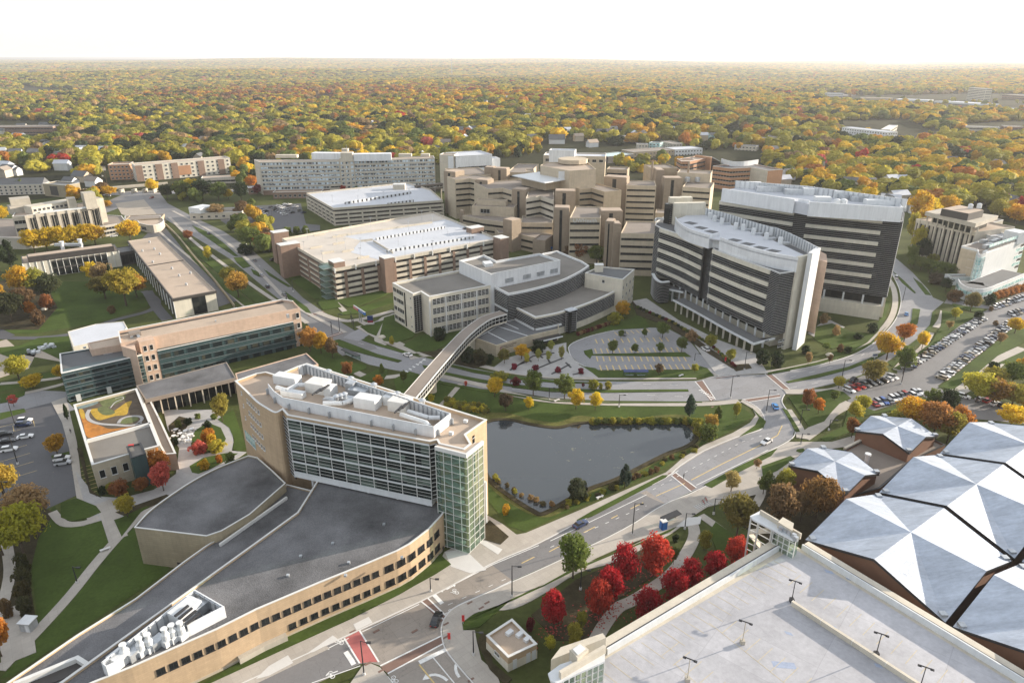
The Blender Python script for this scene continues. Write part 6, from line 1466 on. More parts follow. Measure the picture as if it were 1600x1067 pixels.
# ================================================================ near car park, bottom right
zD=12.0
c0,c1,c2,c3,c4=g(905,1046,zD),g(1238,849,zD),g(1625,1084,zD),g(1500,1300,zD),g(780,1150,zD)
dp=[g(850,1074,zD),c1,g(1700,1130,zD),g(1720,1420,zD),g(700,1300,zD),g(720,1145,zD)]
R18=root_at('parking_deck',dp,'pale concrete roof deck of the near parking garage at the bottom right')
MB().prism(ccw(dp),0,zD-.02).build('wall',M['conc_lt'],R18);triang(COL.objects[-1]);MB().prism(offs(ccw(dp),-1.2,True),zD-.5,zD).build('deck',M['deck_grey'],R18);triang(COL.objects[-1])
NE=[g(946,1020,zD),g(1215,858,zD)];SE=[g(1254,857,zD),g(1700,1130,zD)]
for q in(NE,SE):
    MB().band(q,zD-.5,zD+1.3,-1.9,.2).build('planter_wall',M['conc_lt'],R18)if False else MB().band(list(reversed(q)),zD-.5,zD+1.2,-.2,1.9).build('parapet',M['conc_lt'],R18)
    MB().band(list(reversed(q)),zD-.1,zD+1.45,-.55,-.22).build('barrier',M['white'],R18)
    MB().band(list(reversed(q)),zD+1.2,zD+1.35,-.22,.1).build('rail',M['dkmetal'],R18)
dw=[g(1237,945,zD),g(1440,1078,zD)];MB().band(dw,zD,zD+1.1,-.3,.3).build('ramp_wall',M['conc_lt'],R18)
mb=MB();mb.posts(dw,7,.08,zD+.2,zD+1.13,-.35,.35);mb.build('wall_joints',M['whitetrim'],R18)
mb=MB()
def zline(mb,a,b,wd=.14):line(mb,a,b,wd,zD+.012)
def gline(A,B,wd):L=dist(A,B);mm=lerp(A,B,.5);mb.box(mm[0],mm[1],zD+.006,zD+.014,L,wd,math.atan2(B[1]-A[1],B[0]-A[0]))
u1=((NE[1][0]-NE[0][0]),(NE[1][1]-NE[0][1]));Lu=math.hypot(*u1);u1=(u1[0]/Lu,u1[1]/Lu);u2=((SE[1][0]-SE[0][0]),(SE[1][1]-SE[0][1]));L2=math.hypot(*u2);u2=(u2[0]/L2,u2[1]/L2)
def O(s,t):return(NE[1][0]-u1[0]*s+u2[0]*t,NE[1][1]-u1[1]*s+u2[1]*t)
for k in range(26):gline(O(4+k*2.7,2),O(3.2+k*2.7,7.2),.12)
for row in(9,22.5):
    for k in range(30):
        if row<20 and k<1:continue
        gline(O(16+row,6+k*2.75+0),O(21+row,6.4+k*2.75),.12)
for k in range(30):gline(O(3,8+k*2.75),O(8,8.4+k*2.75),.12)
gline(O(30,6),O(30,70),.12);gline(O(43,9),O(43,70),.12)
mb.build('bay_lines',M['fadepaint'],R18)
for px in((1237,938),(1369,1022),(1160,1003),(1074,1062),(1437,1075)):
    q=g(px[0],px[1],zD+.3);mb=MB();mb.box(q[0],q[1],zD,zD+.9,.8,.8);mb.tube((q[0],q[1],zD+.9),(q[0],q[1],zD+5.2),.1,.08,6);mb.build('lamp_post',M['conc']if px[0]<1200 else M['dkmetal'],R18)
    mb=MB();mb.box(q[0],q[1],zD+5.2,zD+5.4,1.9,.12,-.5);mb.box(q[0]-.85,q[1]+.45,zD+5.1,zD+5.3,.6,.4,-.5);mb.box(q[0]+.85,q[1]-.45,zD+5.1,zD+5.3,.6,.4,-.5);mb.build('lamp_head',M['dkmetal'],R18)
for px in((1295,895),(1318,903)):pass
M['patch']=surf('sealed_patch',(.30,.35,.46),.6,.15,.5,3)
for(a,b,c,d)in((1287,889,1304,897),(1320,900,1335,908),(1205,1032,1245,1045),(1290,975,1310,985),(1365,1035,1380,1044),(1225,985,1240,993)):
    p=G([(a,b),(c-4,b+3),(c,d),(a+4,d-3)],zD);MB().prism(p,zD,zD+.01).build('sealed_patch',M['patch'],R18)
# corner stair pavilion
kp=K(1080,760,7.26);zpv=zD+5.0
rf_=kp((668,332),(700,372),(1160,608),(1242,545),(780,275),z=zpv)
R19=root_at('stair_pavilion',rf_,'white roofed open stair at the far corner of the near parking deck');MB().prism(rf_,zpv-.4,zpv).build('roof',M['white'],R19)
MB().band(list(reversed(kp((780,275),(1242,545),z=zpv+1))),zpv-.3,zpv+1.2,0,.4).build('rear_wall',M['conc_lt'],R19)
rp=kp((680,345),(770,385),(920,465),z=zpv);MB().prism(kp((940,480),(1190,610),(1230,560),(1000,430),z=zpv),zD,zpv-.4).build('lift_lobby',M['clear'],R19)
mb=MB();fr2=kp((940,480),(1190,610),z=zpv);mb.posts(fr2,1.4,.15,zD,zpv-.4,0,.2)
for z in(1.2,2.6,4):mb.band(fr2,zD+z,zD+z+.12,0,.2)
mb.build('lobby_frame',M['whitetrim'],R19)
mb=MB()
for p in(rp[0],rp[1],rp[2],kp((780,290),z=zpv)[0]):mb.box(p[0],p[1],0,zpv-.4,.3,.3)
for i in range(9):
    z=.5+i*1.85
    mb.band(kp((680,345),(770,385),(920,465),z=zpv),z,z+.14,-.1,.1)
mb.build('stair_frame',M['whitetrim'],R19);mb=MB()
for i in range(4):
    z=1+i*3.7;A,B=(rp[0],rp[2])if i%2 else(rp[2],rp[0]);n_=.9
    mb.hull([(A[0],A[1],z),(B[0],B[1],z+3.4),(B[0]+1,B[1]+1.6,z+3.4),(A[0]+1,A[1]+1.6,z)][::1],[(A[0],A[1],z+.3),(B[0],B[1],z+3.7),(B[0]+1,B[1]+1.6,z+3.7),(A[0]+1,A[1]+1.6,z+.3)])
mb.build('stair_flights',M['conc_lt'],R19)
hh=kp((985,400),(1040,345),(1165,415),(1150,500),z=zpv+1.6);MB().prism(hh,zD,zpv+1.6).build('lift_head',M['conc_lt'],R19)
for x,y in((1025,460),(1075,475),(1120,505),(1170,540),(1190,570)):q=kp((x,y),z=zpv+1)[0];MB().box(q[0],q[1],zpv,zpv+1.1,.8,.9,.6).build('roof_unit',M['metal'],R19)
# near stair pavilion at the bottom edge
kq=K(800,800,4);rf_=kq((225,1005),(300,950),(560,862),(582,880),(580,930),(400,1010),(285,1067),(240,1050),z=zpv)
R20=root_at('stair_pavilion',rf_,'stair head with buff parapets at the near corner of the parking deck, bottom edge');MB().prism(rf_,zpv-.4,zpv).build('roof',M['white'],R20);triang(COL.objects[-1])
MB().band(kq((300,1000),(582,835),z=zpv+1.4),zpv-.2,zpv+1.5,-.3,.3).build('parapet',M['conc_lt'],R20)
hh=kq((360,850),(425,805),(480,850),(410,905),z=zpv+2.4);MB().prism(hh,zD-6,zpv+2.2).build('lift_head',M['conc_lt'],R20);MB().prism(offs(ccw(hh),-.4,True),zpv+2.2,zpv+2.35).build('lift_roof',M['white'],R20)
bd=kq((285,1067),(400,1010),(580,930),z=zpv);MB().band(bd,zD-3,zpv-.4,-.4,-.3).build('side_glazing',M['clear'],R20);mb=MB();mb.posts(bd,1.2,.15,zD-6,zpv-.4,-.3,0)
for z in(-2,0,1.5,3):mb.band(bd,zD+z,zD+z+.12,-.28,-.1)
mb.build('stair_frame',M['whitetrim'],R20)
mb=MB();MB().prism(kq((240,1040),(580,900),(560,870),(300,960),z=zD),0,zpv-.45).build('core',M['conc_lt'],R20)
# small service house
zs_=htop(795,1052,1030);SH=[g(760,993,zs_),g(794,1027,zs_),g(839,1006,zs_),g(800,967,zs_)]
R21=root_at('service_house',SH,'small square brick service house with flat tan roof beside the avenue');mass(R21,SH,zs_,'brick','roof_tan',par=.5);windows(R21,[SH[0],SH[1]],[zs_-2.0],2,1.6,.8,n=1);MB().band(ccw(SH),0,zs_*.55,.02,.06,True).build('stone_base',M['cream'],R21)
fd=[SH[1],SH[2]]
for s in(.15,.62,.82):MB().band(sub(fd,plen(fd)*s,plen(fd)*(s+.14)),.1,2.6,.07,.14).build('door',M['white'],R21)
for x,y in((812,993),(824,1000),(796,990)):rooftop(R21,(x,y),zs_-.5,1.6,1.0,.7,.8,'white','roof_unit')
# ================================================================ older halls, upper left
k51=K(0,270,4)
z4=htop(275,497,466);LL=k51((1080,787),(1346,737),(1000,398),(800,427),z=z4)
R22=root_at('long_flat_hall',LL,'long flat tan roofed hall with black and white panelled sides, left of the avenue');mass(R22,LL,z4,'cream','roof_tan',par=.3,trim='roof_brown',pw=.3)
MB().band(ccw(LL),z4-1.2,z4-.02,.02,.5,True).build('fascia',M['darkwall'],R22)
fe=[LL[0],LL[1]];MB().band(sub(fe,plen(fe)*.42,plen(fe)*.74),.2,z4-1.3,.02,.1).build('end_glazing',M['glass'],R22)
fs=[LL[3],LL[0]];L=plen(fs);
for i in range(16):MB().band(sub(fs,L*(i+.25)/16,L*(i+.75)/16),.2,z4-1.3,.03,.12).build('side_glazing',M['glass'],R22)

for i in range(17):p,t=along(fs,min(L*i/16,L-.01));MB().box(p[0]-.1,p[1],0,z4-1.2,.3,.3).build('fin',M['white'],R22)

MB().band([lerp(LL[0],LL[3],.5),lerp(LL[1],LL[2],.5)],z4-.3,z4+.15,-.2,.2).build('expansion_joint',M['darkwall'],R22)
for x,y in[(935,435),(1000,510),(965,478),(890,490),(955,560),(1075,600),(1120,645),(1165,700),(1190,628)]:q=k51((x,y),z=z4)[0];MB().box(q[0],q[1],z4-.3,z4+.9,.9,.9).build('roof_vent',M['metal'],R22)
z5=htop(189,415,391);F5=k51((140,568),(742,488),z=z5);R23=root_at('black_glass_hall',F5,'black glass and white finned hall beyond the lawn, roof with two stacks');bk5=offs(F5,-18)
mass(R23,[F5[0],F5[1],bk5[1],bk5[0]],z5,'cream','roof_tan',par=.4,trim='dkmetal');L=plen(F5)
MB().band(sub(F5,L*.28,L*.86),.2,z5-.8,.02,.12).build('glazing',M['glass'],R23);
for i in range(16):p,t=along(F5,min(L*i/15,L-.01));MB().box(p[0],p[1]-.1,0,z5,.22,.3).build('fin',M['whitetrim'],R23)

mb=MB()
for z in(4,8):mb.band(sub(F5,L*.28,L*.86),z,z+.9,.12,.2)
mb.build('floor_panels',M['darkwall'],R23)
sc5=offs(F5,-2);MB().band(sub(sc5,L*.06,L*.96),z5-.3,z5+2.6,-8,0).build('roof_screen',M['darkwall'],R23);MB().band(sub(offs(sc5,-.5),L*.07,L*.95),z5+2.61,z5+2.8,-6.5,-.5).build('screen_roof',M['roof_tan'],R23)
for x,y in((385,440),(498,425)):q=k51((x,y),z=z5+5)[0];MB().lathe(q[0],q[1],[(1,z5),(1,z5+5),(1.4,z5+6)],10).build('flue',M['white'],R23)
q=k51((430,455),z=z5+3)[0];MB().box(q[0],q[1],z5+2.8,z5+4.2,16,2).build('roof_plant',M['metal'],R23)
DC=k51((745,500),(870,480),z=8);bkd=offs(DC,-14);R24=root_at('dark_connector',DC,'dark glass connector between the black hall and the long flat hall');mass(R24,[DC[0],DC[1],bkd[1],bkd[0]],8,'darkwall','roof_slate',par=.3,trim=None);ribbon(R24,DC,3.5,5.5,.5,.5,2,'glass','dkmetal')
z6=20.0;F6=k51((75,275),(160,268),(612,210),z=z6);bk6=offs(F6,-20);R25=root_at('concrete_hall',F6,'concrete hall with tall dark windows and buff attic at the upper left');mass(R25,F6+list(reversed(bk6)),z6,'conc','roof_tan',par=.6)
f6=F6[1:];L=plen(f6)
for i in range(7):MB().band(sub(f6,L*(i+.2)/7,L*(i+.85)/7),5.5,z6-2,.02,.1).build('tall_window',M['glass'],R25)
mb=MB();mb.posts(f6,L/28,.18,5.5,z6-2,.08,.25);mb.build('mullions',M['conc_lt'],R25);mb=MB();mb.posts(f6,L/7,1.6,0,z6,0,.6);mb.build('pilaster',M['conc'],R25)
for z in(6,11,16):ribbon(R25,F6[:2],z,2.2,.5,.5,2)
q=k51((195,215),(475,170),z=z6+4.5);qb=offs(q,-10);MB().prism([q[0],q[1],qb[1],qb[0]],z6-1,z6+4.5).build('attic',M['conc_lt'],R25);windows(R25,q,[z6+2],3,1.8,1.6,n=10)
for(a,b,z,d)in(((600,165),(645,158),24,12),((520,130),(592,122),30,8),((60,215),(190,200),24,10),((60,170),(185,158),28,10),((415,165),(470,160),27,8)):
    q=k51(a,b,z=z);qb=offs(q,-d);MB().prism([q[0],q[1],qb[1],qb[0]],0 if a==(600,165)else z6-1,z).build('roof_house',M['conc'],R25)
q=k51((250,248),(572,212),z=z6+.6);MB().band(q,z6-.3,z6+.6,-3,0).build('white_roof_strip',M['white'],R25)
q=k51((602,205),(645,180),z=22);MB().band(sub(q,1,3),3,20,0,.1).build('slot_glazing',M['glass'],R25)
z7=7.5;AN=k51((-200,400),(150,408),(400,370),(640,335),(790,310),(760,270),(660,265),(-200,300),z=z7);R26=root_at('podium_wing',AN,'low podium wing with ribbon windows behind the yellow trees');mass(R26,AN,z7,'conc','roof_brown',par=.4);triang(COL.objects[-1])
for z in(2.4,5.4):ribbon(R26,AN[1:5],z,1.6,.5,.5,2)
z8=5.5;RN=smooth(k51((870,315),(940,330),(1000,318),(1026,298),z=z8),4);R27=root_at('round_end_annexe',RN,'pale annexe with rounded end and brown roof beside the service road');mass(R27,k51((780,290),(860,300),z=z8)+RN+k51((1000,268),(780,270),z=z8),z8,'conc','roof_tan',par=.5);ribbon(R27,sub(RN,2,9),2.5,2.4,0,0,2)
r,f,p=blk('brown_roof_annexe','long low annexe with brown roof above the rounded annexe',(195,344),(251,341),6,16,'hosp','roof_brown',par=.4,trim=None)
z9=5.0;r,f,p=blk('clinic_bungalow','one storey tan building with white rooftop box by the back parking lot',(296,334),(378,331),z9,15,'conc_lt','roof_grey',1,'punched',wsp=5,ww=2,wh=1.4)
q=k51((1248,225),(1336,205),z=z9+4);qb=offs(q,-12);MB().prism([q[0],q[1],qb[1],qb[0]],z9,z9+4).build('rooftop_box',M['white'],r)
WM_=k1((130,388),(412,322),(452,272),(432,236),(265,252),(98,297),z=6.5);R28=root_at('membrane_roof_shed',WM_,'shed with pale blue white membrane roof behind the teal hall');mass(R28,WM_,6.5,'cream','roof_white',par=.15,trim=None)
# ================================================================ distant apartments and commercial blocks
za_=htop(212,285,259);r,f,p=blk('apartment_block','cream and brown apartment block along the far street, upper left',(210,258.5),(359,247),za_,18,'cream','roof_tan',4,'punched',wsp=5,ww=2.2,wh=1.6,gm='glass')
L=plen(f)
for s in(.0,.2,.36,.64,.86):MB().band(sub(f,L*s,L*(s+.07)),0,za_-.5,.05,.5).build('brick_bay',M['redbrick'],r)
for s in(.42,):MB().band(sub(f,L*s,L*(s+.14)),3,za_-4,.05,.4).build('brick_bay',M['orange_brick'],r)
r,f,p=blk('apartment_block','left wing of the cream apartment block with orange brick front',(168,258),(201,257),za_-1,18,'orange_brick','roof_tan',4,'punched',wsp=4,ww=2,wh=1.6)
r,f,p=blk('motel','long motel with slate roof and buff gable at the left edge',(-60,291),(66,288),9,14,'conc_lt','roof_slate',3,'punched',wsp=4,ww=1.6,wh=1.6)
A,B=g(-60,291,9),g(66,288,9);mb=MB();ob=offs([A,B],-14);h1,h2=lerp(A,ob[0],.5),lerp(B,ob[1],.5)
mb.face((*A,9.1),(*B,9.1),(*h2,14),(*h1,14));mb.face((*ob[1],9.1),(*ob[0],9.1),(*h1,14),(*h2,14));mb.face((*B,9.1),(*ob[1],9.1),(*h2,14));mb.build('gable_roof',M['roof_slate'],r)
r,f,p=blk('motel','buff gabled end block of the motel with dark sign panel',(66,287),(102,290),11,14,'aud_wall','roof_slate');MB().band(sub(f,plen(f)*.3,plen(f)*.62),1.5,9.5,.02,.3).build('dark_panel',M['darkwall'],r)
specs=[('red_school','long red brick school building at the far left',(-40,199),(82,198),12,30,'redbrick','roof_brown',2,'ribbon'),
 ('apartment_block','bright white apartment block among trees at the upper right',(1316,199),(1388,207),19,18,'white_panel','roof_white',5,'punched'),
 ('apartment_block','grey end wing of the bright white apartment block',(1391,203),(1403,196),18,12,'conc','roof_white',4,'ribbon'),
 ('shopping_block','buff gabled shopping block left of the white apartments',(1200,214),(1256,216),14,22,'conc_lt','roof_brown',3,'punched'),
 ('office_block','grey and white office block behind the shopping block',(1255,203),(1293,201),12,18,'conc','roof_white',2,'ribbon'),
 ('low_store','low store with blue grey roof right of the shopping block',(1258,214),(1302,216),7,18,'white','roof_slate',1,'ribbon'),
 ('tower_block','pale tower block rising from the woods near the right horizon',(1514,137),(1541,139),38,16,'cream','roof_white',9,'ribbon'),
 ('low_store','white strip of stores left of the pale tower block',(1460,158),(1538,163),9,50,'white','roof_white',1,'ribbon'),
 ('low_store','long white warehouse roof at the right edge below the tower block',(1530,168),(1600,172),9,40,'white','roof_white',0,'ribbon'),
 ('office_block','dark brick office block at the right edge, behind trees',(1566,148),(1640,152),16,40,'redbrick','roof_brown',3,'ribbon'),
 ('low_store','pale store roof in the middle of the far commercial strip',(1400,155),(1450,157),8,40,'white','roof_white',0,'ribbon'),
 ('low_store','small white office in the far woods right of centre',(1293,146),(1318,146),12,20,'white','roof_white',2,'ribbon'),
 ('low_store','tan roofed store row in the far strip, left end',(1345,153),(1395,154),8,30,'hosp_lt','roof_tan',0,'ribbon'),
 ('office_block','grey office block above the ribbed block, among trees',(1510,198),(1562,200),10,24,'conc','roof_grey',2,'ribbon'),
 ('office_block','brown office block at the right edge among trees',(1570,198),(1640,200),12,24,'redbrick','roof_brown',2,'ribbon'),
 ('townhouses','blue townhouse in the row behind the hospital',(1014,223),(1031,224),11,14,'glass_pale','roof_slate',3,'punched'),
 ('townhouses','grey townhouse left of the blue one',(997,226),(1013,226),10,14,'conc_lt','roof_slate',3,'punched'),
 ('townhouses','tan townhouse row right of the blue townhouse',(1032,221),(1052,225),10,14,'conc','roof_brown',3,'punched'),
 ('church','buff church with small tower behind the pale hospital wing',(940,213),(975,214),10,20,'hosp_lt','roof_brown',1,'punched'),
 ('shop_row','brown shop row behind the orange brick block',(990,238),(1054,234),9,26,'hosp','roof_brown',2,'punched'),
 ('glass_pavilion','dark walled pavilion with pale green roof behind the hospital',(950,245),(990,241),9,26,'darkwall','glass_pale',0,'ribbon'),
 ('white_villa','long white villa with pale roof behind the orange block',(1055,234),(1098,232),9,24,'white','roof_white',2,'punched'),
 ('white_villa','pale blue roofed barracks right of the villa, behind the orange block',(1148,227),(1182,229),8,14,'conc_lt','roof_slate',2,'punched'),
 ('hotel','buff hotel row at the edge of the woods above the rear tower',(1170,217),(1200,216),12,14,'conc','roof_brown',2,'punched'),
 ('store','white and tan store roof along the far street left of the long hospital',(314,279),(382,276),6,14,'conc_lt','roof_tan',1,'ribbon'),
 ('brick_house','small brick and white gabled house left of the long hospital',(388,294),(402,293),6,10,'redbrick','roof_white',1,'punched'),
 ('white_villa','white house roof in the trees right of the ribbed block',(1491,256),(1503,257),8,14,'white','roof_white',0,'punched')]
for s in specs:blk(s[0],s[1],s[2],s[3],s[4],s[5],s[6],s[7],s[8],s[9],wsp=4.5,ww=2,wh=1.5,par=.4)
# small gabled houses in the woods
def house(px,py,wd,dp,h,wall,roof,ang,label,group=None):
    c=g(px,py);zb=land(*c)if c[1]>640 else 0;r=empty('house',(c[0],c[1],zb),label,'house',group,ang);WORG[r.name]=(0,0,0);mb=MB();mb.box(0,0,-.5,h,wd,dp);mb.build('wall',M[wall],r)
    mb=MB();e=.6;a,b=wd/2+e,dp/2+e;rh=dp*.42
    mb.hull([(-a,-b,h),(a,-b,h),(a,b,h),(-a,b,h)],[(-a,-b,h+.15),(a,-b,h+.15),(a,b,h+.15),(-a,b,h+.15)])
    mb.face((-a,-b,h+.16),(a,-b,h+.16),(a,0,h+rh),(-a,0,h+rh));mb.face((a,b,h+.16),(-a,b,h+.16),(-a,0,h+rh),(a,0,h+rh));mb.build('roof',M[roof],r)
    mb=MB();mb.face((a-e,-b+e,h),(a-e,b-e,h),(a-e,0,h+rh-.5));mb.face((-a+e,b-e,h),(-a+e,-b+e,h),(-a+e,0,h+rh-.5));mb.build('gable',M[wall],r)
    return r
named=[(112,292,12,'white','roof_slate','white gabled house near the junction at the upper left'),(26,274,10,'white','roof_slate','white house left of the motel trees'),(151,231,14,'white','roof_white','pale blue roofed house beside the straight street'),(130,284,16,'hosp_lt','roof_slate','wide low house with grey roof by the motel'),
 (870,228,22,'white','roof_slate','white multi gabled house behind the pale hospital wing'),(925,233,14,'white','roof_tan','white cottage behind the church'),(822,233,14,'hosp_lt','roof_slate','tan house with white gables behind the white wing'),(805,236,12,'hosp','roof_brown','brown gabled house beside the tennis court'),(1113,222,12,'glass_pale','roof_slate','blue gabled house right of the villa'),(1132,224,10,'white','roof_slate','white gabled house right of the blue one')]
for x,y,wd,wl,rf2,lab in named:house(x,y,wd,wd*.7,6,wl,rf2,hr.uniform(-.5,.5),lab)
for x,y,_ in HP:
    wl=hr.choice(['white','white','cream','hosp_lt','conc']);rf2=hr.choice(['roof_slate','roof_slate','roof_brown','roof_white'])
    nm={'white':'white','cream':'cream','hosp_lt':'tan','conc':'grey'}[wl]
    house(x,y,hr.uniform(11,17),9,hr.uniform(5.5,8),wl,rf2,hr.choice([0,1.57,.3,-.3]),'%s gabled house half hidden among the autumn trees'%nm,'houses among the trees')
for i,(x,y)in enumerate(((1010,225),(805,240),(1360,205))):pass
# ---------------------------------------------------------------- campus trees, each where it stands
def TR(x,top,base,wpx,shape,tint,label,group=None,name=None):
    P=g(x,base);v=(top-533.5)/FPX;h=max(1.2,zat(P,top));d=P[1]*CN+HCAM*SN;w_=max(1.0,wpx*d/FPX)
    return tree(P[0],P[1],0.0,h,w_,shape,tint,label,group,name)
RM='red maples beside the parking deck'
for x,t,b,w_,c,l in[(865,922,982,42,'crimson','small red maple standing alone near the service house'),(935,905,968,46,'red','orange tinged red maple at the front of the double clump'),(951,882,950,44,'crimson','red maple at the back of the double clump'),(975,848,917,46,'crimson','tall red maple left of the broadest one'),
 (1021,834,900,54,'red','broadest and brightest red maple, left of the curving path'),(1009,916,977,46,'crimson','red maple nearest the bottom of the row against the deck wall'),(1050,888,947,48,'crimson','second red maple up the row against the deck wall'),(1077,872,927,40,'crimson','third red maple up the row against the deck wall'),
 (1115,861,908,44,'crimson','fourth red maple up the row against the deck wall'),(1146,838,888,38,'red','red maple next to the open stair tower')]:TR(x,t,b,w_,'oval',c,l,RM,'maple_tree')
